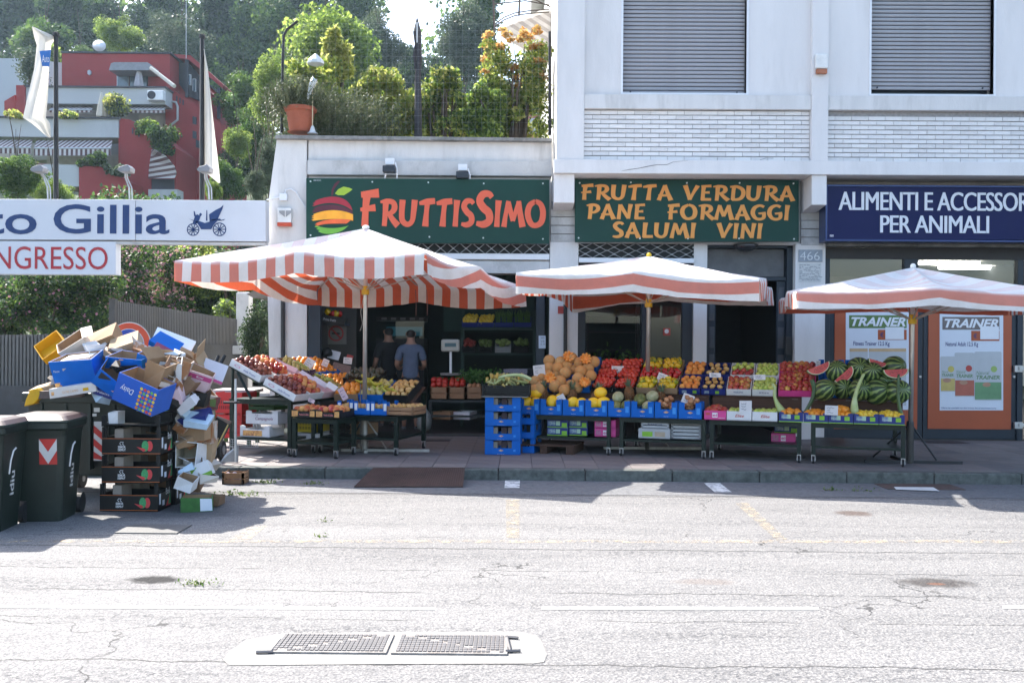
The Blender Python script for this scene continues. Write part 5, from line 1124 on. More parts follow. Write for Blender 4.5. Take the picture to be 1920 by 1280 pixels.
for k in range(4):
 mx=Matrix.Translation((SX.x,SX.y,PAVE_Z+k*.187))@Matrix.Rotation(-.05,4,'Z');lv=('lowest','second from the ground','third from the ground','topmost')[k]
 crate(mx,'tall empty blue carton, %s of its stack'%lv,.46,.38,.183,blue,prints=((.17,.25,.035,.08,None,'◆',orangeP),(.155,.26,.008,.016,None,'BONTA',whiteT),(.37,.40,.045,.07,M('print_lightblue',(.03,.24,.62),.5))),cut=.24,low=.48)
 for(x,w,m,nm)in((.07,.09,M('carton_beige',(.30,.26,.22),.7),'beige'),(.21,.07,M('carton_dark',(.05,.03,.035),.7),'dark'),(.30,.06,M('carton_brownish',(.16,.13,.11),.7),'brown')):
  q=MB();q.box(x,x+w,.06,.20,.012,.165);o=q.build('packing_card',m,loc=mx.to_translation(),rot=mx.to_euler(),label='%s card inside the %s blue carton'%(nm,lv),cat='cardboard')
 for(x)in(.0,):pass
for k in range(3):
 mx=Matrix.Translation((SX.x+.43,SX.y+.25,PAVE_Z+k*.187))@Matrix.Rotation(ANG,4,'Z');crate(mx,'blue carton standing behind the main stack, %s'%('bottom','middle','top')[k],.22,.38,.183,blue,cut=.24,low=.48)
zt=4*.187
MB().box(-.05,.55,-.03,.42,0,.012).build('board',M('grey_board',(.22,.20,.18),.8),loc=(SX.x,SX.y,PAVE_Z+zt),rot=(0,0,-.05),label='thin board between the blue stack and the black vegetable crate',cat='board')
mx=Matrix.Translation((SX.x-.04,SX.y-.02,PAVE_Z+zt+.013))@Matrix.Rotation(-.05,4,'Z');crate(mx,'black plastic crate of courgettes with blossoms on top of the blue stack',.62,.42,.15,blackC,slats=5)
cg=FM('courgette_skin',(.28,.33,.12),(.36,.34,.14),.5,14);bl=FM('blossom',(.46,.30,.05),(.40,.36,.13),.6,12)
g=MB();g.tube([(-.07,0,0),(-.03,0,.008),(.03,0,.006),(.06,0,0)],[.008,.015,.016,.010],8);g.lathe([(.006,0),(.012,.02),(.02,.045)],6,(.075,0,0),1);fmesh('courgette',g,[cg,bl])
for k in range(46):fruit('courgette',mx@Vector((random.uniform(.07,.55),random.uniform(.05,.36),.14+random.uniform(0,.075))),1.15,'courgette with its yellow blossom in the black crate','courgette','courgettes in the black crate')
P=[mx@Vector(p)for p in((.20,.06,.235),(.30,.05,.26),(.42,.06,.275),(.54,.08,.26),(.63,.10,.215))]
Q=cr([tuple(p)for p in P],4);MB().tube([tuple(q)for q in Q],list(np.linspace(.018,.026,len(Q))),10).build('squash',pale,smooth=True,label='long pale squash lying across the black crate of courgettes',cat='squash')
# left stall
OL=Vector((-3.72,12.72,PAVE_Z))
def LP(u,v,z):return OL+UR*u+VR*v+Vector((0,0,z))
lt=table('dark green wheeled stall table under the sunlit apples, its slope facing the shop',LP(.0,.02,0),.88,2.3,top=.70,shelf=.22)
q=MB();q.prism([(0,0,1.13),(.90,0,.70),(.90,2.3,.70),(0,2.3,1.13)][::-1],(0,0,-.02));q.build('sloping_board',deepG,parent=lt,loc=(0,0,0))
for y in(0,1.1,2.24):MB().tube([(.03,y+.02,.7),(.03,y+.02,1.10)],.02,6).tube([(.30,y+.02,.72),(.10,y+.02,1.05)],.018,6).build('brace',deepG,parent=lt,loc=(0,0,0))
q=MB()
for k in range(14):q.tube([(.02+k*.03,.0,.10),(.02+k*.03,.0,.19)],.0025,4)
for z in(.10,.13,.16,.19):q.tube([(.02,0,z),(.42,0,z)],.0025,4)
q.build('wire_basket',galv,parent=lt,loc=(0,0,0),kind='stuff')
bt=table('dark green wheeled stall table carrying bananas beside the umbrella pole',LP(.98,.55,0),1.12,1.0,rack=(.42,.62,.98,.84),fascia=False)
for k in range(3):mx=Matrix.Translation(LP(1.0+k*.36,.99,.645))@Matrix.Rotation(ANG,4,'Z')@Matrix.Rotation(.37,4,'X');crate(mx,'carton of fruit under the bananas, %s of three'%('left','middle','right')[k],.35,.50,.11,(kraftC,blue,blackC)[k]);F_(mx,.35,.50,.10,4,6,('orange','pear','potato')[k],('orange in the left kraft carton near the bananas','yellow pear in the middle carton near the bananas','pale mango in the right black carton near the bananas')[k],('orange','pear','mango')[k],('oranges','pears','mangoes')[k]+' near the bananas',dome=.03)
table('low green wheeled stall table under the Collina peaches',LP(.92,-.02,0),.62,.55,top=.48,shelf=.2)
TL=math.atan2(.43,.90)
def LS(u,v,h=.004):
 p=LP(u,v,1.13-u*math.tan(TL))+Vector((0,0,h));return Matrix.Translation(p)@Matrix.Rotation(ANG,4,'Z')@Matrix.Rotation(TL,4,'Y')
lilac=M('carton_lilac',(.55,.54,.60),.6,.06,9);rosy=M('carton_rosy',(.62,.45,.48),.6,.06,9)
rows=[(0.0,.37,'nectarine','dark nectarines','nectarine',whiteC,(5,5),1.0),(.385,.37,('red_apple','collina_peach'),'red nectarines and apples','apple',whiteC,(5,5),1.0),(.77,.33,None,'wrapped grapes','',rosy,(5,4),1),(1.11,.36,'pear','yellow pears','pear',kraftC,(5,4),.9),(1.48,.37,'orange','oranges','orange',blue,(5,4),.9),(1.86,.37,'orange','mandarins','mandarin',blue,(6,5),.78)]
navyT=M('print_indigo',(.06,.07,.26),.6)
for ri,(v,d,kd,nm,cat_,m,(nx,ny),r)in enumerate(rows):
 for c_ in range(2):
  mx=LS(.0+.49*c_,v);wh=('upper','lower')[c_];on_=('nearest','second','third','fourth','fifth','farthest')[ri]
  pr=((.06,.17,.02,.075,None,'O',M('print_pinkring',(.55,.2,.3),.6)),(.20,.42,.025,.07,None,'della Frutta',navyT,{'shear':.2}))if ri==0 else()
  crate(mx,'%s carton of %s, %s row of the left stall, %s end'%('white' if m==whiteC else 'pink' if m==rosy else 'blue' if m==blue else 'brown',nm,on_,wh),.48,d,.095,m,prints=pr)
  if kd:F_(mx,.48,d,.09,nx+1,ny,list(kd)if isinstance(kd,tuple)else kd,'%s in the %s row, %s carton of the left stall'%(cat_ if ri else 'dark nectarine',on_,wh),cat_,'%ss in the %s row, %s carton'%(cat_,on_,wh),r=r,dome=.02,layers=2 if ri<2 else 1,skip=.08)
gg=FM('grape_green',(.34,.42,.07),(.46,.50,.14),.2,20,trans=0);gd=FM('grape_dark',(.03,.01,.04),(.07,.02,.06),.25,20)
def grapes(p,m,lab,n=42,s=.075):
 q=MB()
 for k in range(n):
  t=random.random();a=random.uniform(0,6.28);r_=s*(1-t*.7)*math.sqrt(random.random());q.ball((math.cos(a)*r_,(t-.5)*.17,math.sin(a)*r_*.6),.0105,6,4)
 q.build('grape_bunch',m,loc=p,rot=(random.uniform(-.3,.3),0,random.uniform(-1,1)),smooth=True,label=lab,cat='grapes')
for k,(x,y,Y,m,w)in enumerate(((556,682,13.9,gg,'green grape bunch at the top of the left stall behind the wrapped tray'),(566,687,13.85,gg,'green grape bunch, second down the third row'),(592,704,13.7,gg,'green grape bunch in the sun at the centre of the left stall'),(612,711,13.6,gg,'green grape bunch low in the third row, nearest the shop'),(572,697,13.75,gd,'dark grape bunch between the green ones'),(586,697,13.7,gd,'small dark grape bunch under the price card'))):grapes(at(x,y,Y),m,w)
banM=FM('banana_skin',(.48,.37,.02),(.30,.34,.04),.45,9)
bun=thing('banana_bunch','x','bananas')
for k in range(6):
 a=-.5+k*.2;q=MB();pts=[(math.sin(t*1.5+.1)*.09+k*.0,k*.028-.07+math.sin(a)*.0,-math.cos(t*1.6)*.09+.06)for t in np.linspace(-.55,.75,7)]
 q.tube(pts,[.006,.014,.018,.019,.018,.013,.005],6);q.build('banana',banM,parent=bun,loc=(0,0,0),smooth=True)
bl_=[(676,712,13.45,'green banana bunch leftmost beside the umbrella pole'),(698,716,13.4,'banana bunch just right of the umbrella pole'),(712,722,13.4,'banana bunch in the middle of the banana heap'),(724,728,13.35,'banana bunch at the right end of the heap'),(690,704,13.6,'banana bunch at the back of the heap'),(738,730,13.3,'lowest banana bunch, nearest the man in the blue shirt')]
for k,(x,y,Y,w)in enumerate(bl_):
 if k==0:bun.location=at(x,y,Y);bun['label']=w;bun['group']='banana bunches';bun.rotation_euler=(0,0,.4)
 else:dup(bun,at(x,y,Y),label=w,rot=(random.uniform(-.2,.2),.3,random.uniform(-.6,.9)),scale=1.25)
peachP=M('print_peach',(.62,.33,.10),.5,.4,40,col2=(.3,.1,.06))
for c_ in range(2):
 mx=Matrix.Translation(LP(.93+.335*c_,-.06,.505))@Matrix.Rotation(ANG,4,'Z');w_=('left','right')[c_]
 crate(mx,'black carton printed Pesche di Collina, %s of two on the low ledge'%w_,.325,.42,.10,blackC,prints=((.005,.09,.015,.085,peachP),(.10,.25,.02,.06,None,'Pesche di Collina',M('print_salmon',(.6,.2,.2),.6),{'bold':.02}),(.255,.32,.015,.085,peachP)),cut=.22,low=.75)
 F_(mx,.325,.42,.088,4,5,['collina_peach','red_apple']if c_ else 'collina_peach','peach in the %s Pesche di Collina carton'%w_,'peach','peaches in the %s Collina carton'%w_,dome=.03)
for c_ in range(3):
 mx=Matrix.Translation(LP(1.28+.235*c_,.50,.515))@Matrix.Rotation(ANG,4,'Z');crate(mx,'blue carton with white corner labels below the bananas, %s of three'%('left','middle','right')[c_],.225,.38,.17,blue,prints=((.01,.05,.06,.15,whiteT),(.18,.22,.06,.15,whiteT)),cut=.25,low=.5)
 F_(mx,.225,.38,.10,3,4,'potato','pale mango in the %s blue carton below the bananas'%('left','middle','right')[c_],'mango','mangoes in the %s low blue carton'%('left','middle','right')[c_])
mx=Matrix.Translation(LP(1.99,.46,.53))@Matrix.Rotation(ANG,4,'Z');crate(mx,'brown wooden tray of potatoes at the right end of the left stall',.36,.45,.11,wood2,slats=2)
F_(mx,.36,.45,.10,5,6,'potato','potato in the brown wooden tray','potato','potatoes in the wooden tray',r=.8)
mx=Matrix.Translation(LP(1.0,1.25,.86))@Matrix.Rotation(ANG,4,'Z')@Matrix.Rotation(.3,4,'X');crate(mx,'black crate of avocados at the back of the left stall',.5,.36,.1,blackC,slats=3)
fmesh('avocado',MB().lathe([(.004,-.045),(.028,-.035),(.032,-.01),(.022,.025),(.010,.045),(.003,.05)],9),[FM('skin_avocado',(.03,.035,.015),(.07,.045,.02),.5,12)])
F_(mx,.5,.36,.10,6,4,'avocado','dark avocado in the black crate at the back of the left stall','avocado','avocados in the back crate',dome=.04)
for a in((528,684,20,9,13.5,.15,-.7,'pinkish wrapping paper sticking up from the third row',rosy),(545,690,26,10,13.45,.35,-.7,'pinkish wrapping paper fold in the third row',rosy),(575,704,30,10,13.4,.5,-.8,'lilac wrapping paper in the middle of the third row',lilac),(600,716,34,11,13.3,.5,-.8,'pale carton flap at the lower end of the third row',lilac),(622,724,22,12,13.2,.5,-.7,'white carton flap beside the low peaches',whiteC)):
 p=at(a[0],a[1],a[4]);k=a[4]/FPX;MB().box(-a[2]*k/2,a[2]*k/2,0,.004,-a[3]*k/2,a[3]*k/2).build('wrapping_paper',a[8],loc=p,rot=(a[6],a[5],ANG),label=a[7],cat='paper')
for a in((580,681,18,18,14.0,.5,-.3,'white price card over the grapes'),(643,738,12,24,13.0,-.5,0,'pinkish price card leaning at the mandarins',rosy),(652,676,16,12,14.6,.1,0,'white price card at the back of the left stall'),(678,702,13,20,13.9,-.1,.1,'tall white price card beside the umbrella pole'),(693,735,12,12,13.3,.5,0,'small price card on the blue cartons'),(715,731,10,9,13.35,0,0,'tiny white price tag under the bananas'),(584,751,12,7,12.4,.4,0,'small pink price tag on the Collina peaches',rosy),(610,680,12,14,14.4,.4,0,'price card between the orange crates')):card(*a[:8],cm=a[8]if len(a)>8 else None)
camp=M('carton_offwhite',(.58,.57,.58),.6,.06,9);wine=M('print_wine',(.16,.03,.09),.6)
def near_crate(px0,px1,y0,y1,Y,lab,m,prints=None,**k):return under(px0,px1,y0,y1,Y,lab,m,prints,**k)
near_crate(450,512,798,818,12.75,'white carton with printed mushrooms on the lower shelf of the left stall',camp,lambda w,h:((w*.1,w*.75,h*.1,h*.6,peachP),),cut=.18,low=.7)
near_crate(461,528,770,794,12.78,'white carton marked La Campagnola on top of the mushroom carton',camp,lambda w,h:((w*.25,w*.9,h*.15,h*.65,None,'Campagnola',wine,{'shear':.2}),(w*.3,w*.4,h*.6,h*.8,None,'La',wine)),cut=.18,low=.8)
yc=M('crate_yellow',(.66,.52,.02),.45,.08,9)
near_crate(545,598,783,809,13.1,'yellow plastic crate on the shelf under the low peaches',yc,lambda w,h:tuple((w*(.08+.06*i),w*(.105+.06*i),h*.2+j*h*.3,h*.42+j*h*.3,blackC)for i in range(13)for j in range(2)))
rc=M('crate_red',(.55,.02,.02),.45,.08,9)
near_crate(404,460,776,820,13.6,'red plastic crate standing on the paving, lower of two',rc,slats=4);near_crate(404,460,735,774,13.6,'red plastic crate, upper of two, behind the left stall',rc,lambda w,h:tuple((w*(.08+.07*i),w*(.11+.07*i),h*.2+j*h*.25,h*.36+j*h*.25,M('slot_dark',(.08,.01,.01),.8))for i in range(9)for j in range(2)))
grt=M('bench_green',(.05,.12,.03),.5,.1,8)
t=thing('side_table','green side table with a grey top behind the left stall','table',onz(452,826,PAVE_Z));p=t.location
MB().box(at(408,0,13.9).x,at(485,0,13.9).x,13.8,14.3,.86,.90).build('top',beamM,parent=t,world=True);MB().box(at(430,0,13.9).x,at(485,0,13.9).x,13.78,13.82,.78,.86).build('apron',grt,parent=t,world=True)
for x in(at(472,0,13.9).x,at(412,0,13.9).x):MB().box(x,x+.05,13.8,13.85,PAVE_Z,.86).build('leg',grt,parent=t,world=True);MB().box(x,x+.05,14.24,14.29,PAVE_Z,.86).build('leg',grt,parent=t,world=True)
t=thing('hand_truck','grey hand truck with black tyres standing at the kerb by the rubbish','hand truck',onz(432,872,PAVE_Z))
for(x,y)in((399,852),(415,848)):
 c=at(x,y,12.1 if x>400 else 11.9);c.z=PAVE_Z+.125;w=MB().lathe([(.06,-.03),(.11,-.032),(.125,-.015),(.125,.015),(.11,.032),(.06,.03)],20);w.v=[(c.x+v[2],c.y+v[0],c.z+v[1])for v in w.v];wo_=w.build('wheel',rubber,parent=t,world=True,smooth=False);MB().cyl(c-Vector((.035,0,0)),c+Vector((.035,0,0)),.055,n=12).build('hub',galv,parent=wo_,world=True)
b0=onz(440,868,PAVE_Z);MB().prism([(b0 .x-.17,b0 .y,PAVE_Z+.01),(b0 .x+.04,b0 .y,PAVE_Z+.01),(b0 .x+.04,b0 .y+.02,PAVE_Z+.22),(b0 .x-.12,b0 .y+.02,PAVE_Z+.10)],(0,.012,0)).build('toe_plate',galv,parent=t,world=True)
MB().tube([(b0 .x+.01,b0 .y,PAVE_Z+.02),(b0 .x-.01,b0 .y+.05,PAVE_Z+1.0)],.016,8).build('rail',galv,parent=t,world=True);MB().tube([(b0 .x-.14,b0 .y,PAVE_Z+.72),(b0 .x+.04,b0 .y+.03,PAVE_Z+.72)],.014,8).build('handle',rubber,parent=t,world=True)
q=MB()
for(x0_,y0_,x1_,y1_)in((403,683,410,667),(412,684,422,666)):q.tube([at(x0_,y0_,12.2),at(x1_,y1_,12.25)],.022,8)
q.build('handle',blackC,parent=t,world=True)
near_crate(556,600,812,826,13.0,'white carton flat under the yellow crate of the left stall',camp);near_crate(618,650,788,812,13.2,'black crate in the dark under the bananas',blackC,slats=3);near_crate(655,690,794,815,13.3,'brown carton in the dark under the bananas, beside the umbrella pole',kraftC);near_crate(466,520,752,768,13.0,'green low crate tucked right under the sunlit apples',M('crate_green',(.03,.10,.03),.5,.1,9),slats=2)
# bins and the heap of cartons
binG=M('bin_green',(.006,.014,.010),.42,.2,5,.06,60,spec=.5,col2=(.02,.028,.022),mix=(.5,.8));binB=M('bin_brown_lid',(.040,.020,.017),.45,.2,6)
redR=M('reflective_red',(.52,.03,.025),.35);whR=M('reflective_white',(.62,.60,.58),.4)
def wheelie(lab,loc,rz,chev=True):
 t=thing('wheelie_bin',lab,'bin',loc,rz);W,D,H=.54,.66,.97
 def ring(w,d,z,r=.06,n=4):
  P=[]
  for sx,sy,a0 in((1,-1,-PI/2),(1,1,0),(-1,1,PI/2),(-1,-1,PI)):
   for k in range(n+1):a=a0+k/n*PI/2;P.append((sx*(w/2-r)+r*math.cos(a),sy*(d/2-r)+r*math.sin(a),z))
  return P
 lv=[ring(.43,.50,.0),ring(.44,.51,.08),ring(.52,.62,.80),ring(W,.65,.86),ring(.585,.70,.875),ring(.585,.70,.93)]
 q=MB();n=len(lv[0])
 for l in lv:q.v+=l
 for i in range(len(lv)-1):
  for j in range(n):q.f.append((i*n+j,i*n+(j+1)%n,(i+1)*n+(j+1)%n,(i+1)*n+j));q.m.append(0)
 q.f.append(tuple(reversed(range(n))));q.m.append(0);q.f.append(tuple(range((len(lv)-1)*n,len(lv)*n)));q.m.append(0)
 q.build('body',binG,parent=t,loc=(0,0,0),smooth=False,bevel=.004)
 l1=[ring(.60,.72,.935),ring(.61,.73,.955),ring(.52,.60,.99),ring(.40,.45,1.005)];q=MB()
 for l in l1:q.v+=l
 for i in range(3):
  for j in range(n):q.f.append((i*n+j,i*n+(j+1)%n,(i+1)*n+(j+1)%n,(i+1)*n+j));q.m.append(1 if i==0 else 0)
 q.f.append(tuple(range(3*n,4*n)));q.m.append(0);q.f.append(tuple(reversed(range(n))));q.m.append(1);q.build('lid',[binB,M('bin_rim',(.03,.05,.045),.4)],parent=t,loc=(0,0,0))
 q=MB();
 for k in range(7):q.box(-.10,.10,-.34,-.325,.955+k*.005,.958+k*.005)
 MB().tube([(-.2,.38,.93),(.2,.38,.93)],.017,8).build('handle',binG,parent=t,loc=(0,0,0))
 for s in(-1,1):MB().cyl((s*.20,.30,.10),(s*.26,.30,.10),.10,n=18).build('wheel',rubber,parent=t,loc=(0,0,0))
 sl_=(.62-.51)/2/.72
 def fp(x,z,e=.003):return(x,-(.51/2+sl_*(z-.08))-e,z)
 if chev:
  x0_,x1_,z0_,z1_=chev;xm=(x0_+x1_)/2;zc=z0_+(z1_-z0_)*.42
  q=MB();q.poly([fp(x0_,z0_),fp(x1_,z0_),fp(x1_,z1_),fp(x0_,z1_)]);s=q.build('reflector',redR,parent=t,loc=(0,0,0))
  q=MB();h=z1_-z0_;q.poly([fp(x0_,z1_,.004),fp(xm,z0_+h*.5,.004),fp(x1_,z1_,.004),fp(x1_,z0_+h*.55,.004),fp(xm,z0_+h*.02,.004),fp(x0_,z0_+h*.55,.004)]);q.build('chevron',whR,parent=t,loc=(0,0,0))
 q=MB()
 w_=.66/2;fl=(.52-.44)/2/.72
 def sp_(y,z,e=.004):return(.22+fl*(z-.08)+e,y,z)
 q.tube([sp_(-.10,.50),sp_(-.08,.62),sp_(-.03,.70),sp_(.03,.72)],.010,4);v,f=glyph_mesh('idiu',.02)
 lo,hi=v.min(0),v.max(0);q.add([sp_(.04-(p[1]-lo[1])/(hi[1]-lo[1])*.10,.30+(p[0]-lo[0])/(hi[0]-lo[0])*.22)for p in v],f);q.build('emblem',whR,parent=t,loc=(0,0,0))
 return t
p=onz(64,980);bn=wheelie('dark green wheelie bin with a red and white arrow sticker, beside the container',(p.x-.02,p.y+.28,0),.12,(.02,.19,.54,.78));bn.scale=(.87,.87,.93)
p=onz(-28,1000);bn=wheelie('dark green wheelie bin cut off by the left edge of the picture',(p.x-.12,p.y+.24,0),.1,None);bn.scale=(.87,.87,.93)
ct=thing('waste_container','large dark green waste container buried under cartons, red and white striped strip at its corner','container',(-4.22,10.45,0));CX0,CX1,CY0,CY1=-4.90,-3.62,9.85,10.85
def k_(name,g,m,**k):return g.build(name,m,parent=ct,world=True,**k)
q=MB();q.add([(CX0+.08,CY0+.10,.22),(CX1-.08,CY0+.10,.22),(CX1-.08,CY1-.10,.22),(CX0+.08,CY1-.1,.22),(CX0,CY0,.98),(CX1,CY0,.98),(CX1,CY1,.98),(CX0,CY1,.98)],[(3,2,1,0),(0,1,5,4),(1,2,6,5),(2,3,7,6),(3,0,4,7)]);k_('body',q,binG,bevel=.02)
q=MB();q.box(CX0-.03,CX1+.03,CY0-.04,CY0+.02,.96,1.06).box(CX0-.03,CX1+.03,CY1-.02,CY1+.04,.96,1.06).box(CX0-.03,CX0+.03,CY0+.02,CY1-.02,.96,1.06).box(CX1-.03,CX1+.03,CY0+.02,CY1-.02,.96,1.06);k_('rim',q,binG,bevel=.015)
for i in range(5):x=CX0+.14+i*.24;k_('rib',MB().box(x,x+.03,CY0-.012,CY0+.09,.30,.95),binG)
for x,y in((CX0+.2,CY0+.2),(CX1-.2,CY0+.2),(CX0+.2,CY1-.2),(CX1-.2,CY1-.2)):
 w=k_('wheel',MB().cyl((x-.03,y,.10),(x+.03,y,.10),.10,n=18),rubber);MB().cyl((x-.035,y,.1),(x+.035,y,.1),.035,n=10).box(x-.045,x+.045,y-.03,y+.05,.17,.23).build('hub',galv,parent=w,world=True)
a=at(176,863,9.80);b=at(203,790,9.80);q=MB();hh=(b.z-a.z)/3.0
MB().box(a.x,b.x,9.795,9.80,a.z,b.z).build('reflector',whR,parent=ct,world=True)
for i in range(3):
 z=a.z+i*hh;q=MB();q.poly([(a.x,9.792,max(a.z,z+.02)),(b.x,9.792,max(a.z,z-.12+.02)),(b.x,9.792,z-.12+hh*.55+.02 if z-.12+hh*.55>a.z else a.z),(a.x,9.792,min(b.z,z+hh*.55+.02))]);q.build('stripe',redR,parent=ct,world=True)
q=MB()
for(x0_,x1_,y0_,y1_)in((176,187,764,772),(173,181,775,780)):q.poly([at(x0_,y1_,9.81),at(x1_,y1_,9.81),at(x1_,y0_,9.81),at(x0_,y0_,9.81)])
q.build('sticker',whR,parent=ct,world=True)
inner=kraftC
def carton(px,py,Y,w,d,h,rot,m,lab,open_=True,flaps=(),prints=(),ins=None,name='cardboard_box',cat='box',z=None,crush=.13):
 """cardboard box centred at a pixel; rot = tilts in degrees (x, y, z)"""
 p=at(px,py,Y);
 if z is not None:p.z=z
 o=thing(name,lab,cat,p,rot=tuple(rad(a)for a in rot));t=.006;x,y,z_=w/2,d/2,h/2
 q=MB();q.box(-x,x,-y,y,-z_,-z_+t).box(-x,x,-y,-y+t,-z_+t,z_).box(-x,x,y-t,y,-z_+t,z_).box(-x,-x+t,-y+t,y-t,-z_+t,z_).box(x-t,x,-y+t,y-t,-z_+t,z_)
 if not open_:q.box(-x,x,-y,y,z_,z_+t)
 shell=q
 cj=[[random.uniform(-1,1)*crush*min(w,d,max(h,.08))for _ in range(3)]for _ in range(8)]
 def warp(q):
  out=[]
  for v in q.v:
   f=[min(1.3,max(-.3,(v[i]/(x,y,z_)[i]+1)/2))for i in range(3)];o3=[0,0,0]
   for c8 in range(8):
    wt=(f[0]if c8&1 else 1-f[0])*(f[1]if c8&2 else 1-f[1])*(f[2]if c8&4 else 1-f[2])
    for i in range(3):o3[i]+=cj[c8][i]*wt
   out.append((v[0]+o3[0],v[1]+o3[1],v[2]+o3[2]))
  q.v=out;return q
 if open_:
  q=MB();e=t+.0008;q.box(-x+e,x-e,-y+e,y-e,-z_+e,-z_+e+.001);q.box(-x+e,x-e,-y+e,-y+e+.001,-z_+.01,z_-.001).box(-x+e,x-e,y-e-.001,y-e,-z_+.01,z_-.001).box(-x+e,-x+e+.001,-y+e+.002,y-e-.002,-z_+.01,z_-.001).box(x-e-.001,x-e,-y+e+.002,y-e-.002,-z_+.01,z_-.001);warp(q).build('lining',ins or inner,parent=o,loc=(0,0,0))
 warp(shell).build('shell',m,parent=o,loc=(0,0,0))
 for sd_,L_,a in flaps:
  c,s=math.cos(rad(a))*L_,math.sin(rad(a))*L_
  P={'f':[(-x,-y,z_),(x,-y,z_),(x-.01,-y-c,z_+s),(-x+.01,-y-c,z_+s)],'b':[(x,y,z_),(-x,y,z_),(-x+.01,y+c,z_+s),(x-.01,y+c,z_+s)],'l':[(-x,y,z_),(-x,-y,z_),(-x-c,-y+.01,z_+s),(-x-c,y-.01,z_+s)],'r':[(x,-y,z_),(x,y,z_),(x+c,y-.01,z_+s),(x+c,-y+.01,z_+s)]}[sd_]
  warp(MB().poly(P)).build('flap',ins or inner if a>60 else m,parent=o,loc=(0,0,0),solid=.004)
 for pr in prints:
  X0,X1,Z0,Z1=-x+pr[0]*w,-x+pr[1]*w,-z_+pr[2]*h,-z_+pr[3]*h;yy=-y-.0015
  if pr[4]:warp(MB().poly([(X0,yy,Z0),(X1,yy,Z0),(X1,yy,Z1),(X0,yy,Z1)])).build('label_patch',pr[4],parent=o,loc=(0,0,0))
  if len(pr)>5:q=MB();put_text(q,pr[5],(X0,yy-.001,Z0),(1,0,0),(0,0,1),X1-X0,Z1-Z0,**(pr[7]if len(pr)>7 else{}));warp(q).build('printed_word',pr[6],parent=o,loc=(0,0,0))
 return o
kr2=M('carton_kraft_light',(.36,.25,.15),.85,.1,6,.1,60);kr3=M('carton_kraft_dark',(.20,.115,.065),.85,.15,6,.1,60)
printy=M('carton_printed',(.50,.46,.42),.6,.1,8,col2=(.30,.13,.05),mix=(.48,.56));yelP=M('plastic_yellow',(.72,.42,.01),.4,.08,6,trans=.3);limeC=M('carton_lime',(.16,.34,.03),.6,.1,8)
magC=M('carton_magenta',(.45,.05,.18),.6)
B=carton
B(152,692,9.55,.40,.30,.25,(14,-6,-6),blue,'blue carton with a white tray inside, big one at the left of the heap',prints=((.28,.72,.30,.72,M('print_fruit',(.50,.44,.36),.6,.25,12,col2=(.42,.25,.10),mix=(.5,.6))),(.06,.2,.6,.68,None,'Pinoc',whiteT),(.42,.7,.42,.58,None,'Capperi',blue,{'shear':.2}),(.0,.16,.04,.22,peachP)),flaps=())
B(150,671,9.62,.30,.18,.04,(18,-8,-8),whiteC,'white tray lying inside the big blue carton',open_=False)
B(140,648,9.9,.26,.22,.16,(30,-35,10),M('carton_cream',(.52,.46,.40),.7,.08,6),'cream folded carton behind the big blue one',flaps=(('r',.1,-20),))
B(193,636,10.1,.34,.22,.13,(35,-24,0),kraftC,'brown carton with packing tape high on the heap, tilted left',open_=False,prints=((.15,.85,.40,.52,M('tape_grey',(.14,.12,.11),.5)),(.55,.68,.42,.68,whiteP)))
B(236,646,9.95,.30,.2,.10,(30,-18,5),kr2,'light brown carton lying before the round traffic sign',open_=False,prints=((.35,.42,.4,.6,blackC),))
B(246,677,9.55,.36,.28,.13,(8,4,-4),blue,'blue carton with an open dark front in the middle of the heap',prints=((.12,.88,.0,.48,M('hole_dark',(.02,.018,.018),.9)),(.38,.50,.62,.9,orangeP)))
B(283,679,9.6,.22,.26,.15,(10,15,10),blue,'blue carton end with a cut corner, right of the open blue carton',prints=((.42,.58,.42,.62,orangeP),))
B(214,709,9.35,.30,.26,.17,(30,32,12),blue,'blue carton tipped forward between the big one and the lettered one',prints=((.1,.5,.5,.9,M('hole_dark2',(.025,.02,.02),.9)),(.65,.78,.3,.55,orangeP)))
B(271,733,9.2,.42,.30,.27,(10,22,-8),M('carton_deep_blue',(.010,.085,.42),.45,.08,8),'deep blue Daisy carton with coloured fruit dots, tilted in the middle',prints=(),crush=0)
dz=[o for o in COL.objects if o.name.startswith('cardboard_box')][-1]
q=MB();v,f=glyph_mesh('Daisy',.0,1,.25);lo,hi=v.min(0),v.max(0);q.add([(-.02-(p[0]-lo[0])/(hi[0]-lo[0])*.14,-.152,.05-(p[1]-lo[1])/(hi[1]-lo[1])*.07)for p in v],f);q.build('printed_word',whiteT,parent=dz,loc=(0,0,0))
dots=[M('dot_'+n_,c_,.5)for n_,c_ in(('orange',(.65,.20,.03)),('green',(.12,.34,.08)),('yellow',(.66,.50,.04)),('red',(.55,.05,.03)))]
for i in range(5):
 for j in range(6):q=MB();cx,cz=.045+i*.036,-.112+j*.038;q.poly([(cx+.015*math.cos(k*PI/4),-.1525,cz+.015*math.sin(k*PI/4))for k in range(8)]);q.build('fruit_dot',dots[(i+2*j)%4],parent=dz,loc=(0,0,0))
B(302,700,9.4,.16,.26,.26,(10,26,-10),kraftC,'brown inside of an upturned carton right of the Daisy carton',flaps=(('l',.12,40),))
B(292,683,9.45,.26,.22,.05,(25,-10,0),kr3,'dark brown open tray above the Daisy carton')
B(152,729,9.45,.48,.30,.075,(6,-9,-6),M('carton_ivory',(.56,.52,.48),.6,.06,9),'long flat ivory carton under the big blue one',open_=False,prints=((.04,.10,.3,.7,peachP),(.28,.62,.35,.65,None,'OLTRE CAMPO',peachP),(.72,.84,.3,.7,yelP)))
B(208,733,9.42,.2,.26,.07,(6,14,-6),dblue,'small navy carton end beside the ivory carton',open_=False,prints=((.2,.8,.4,.7,None,'Paletta',whiteT),))
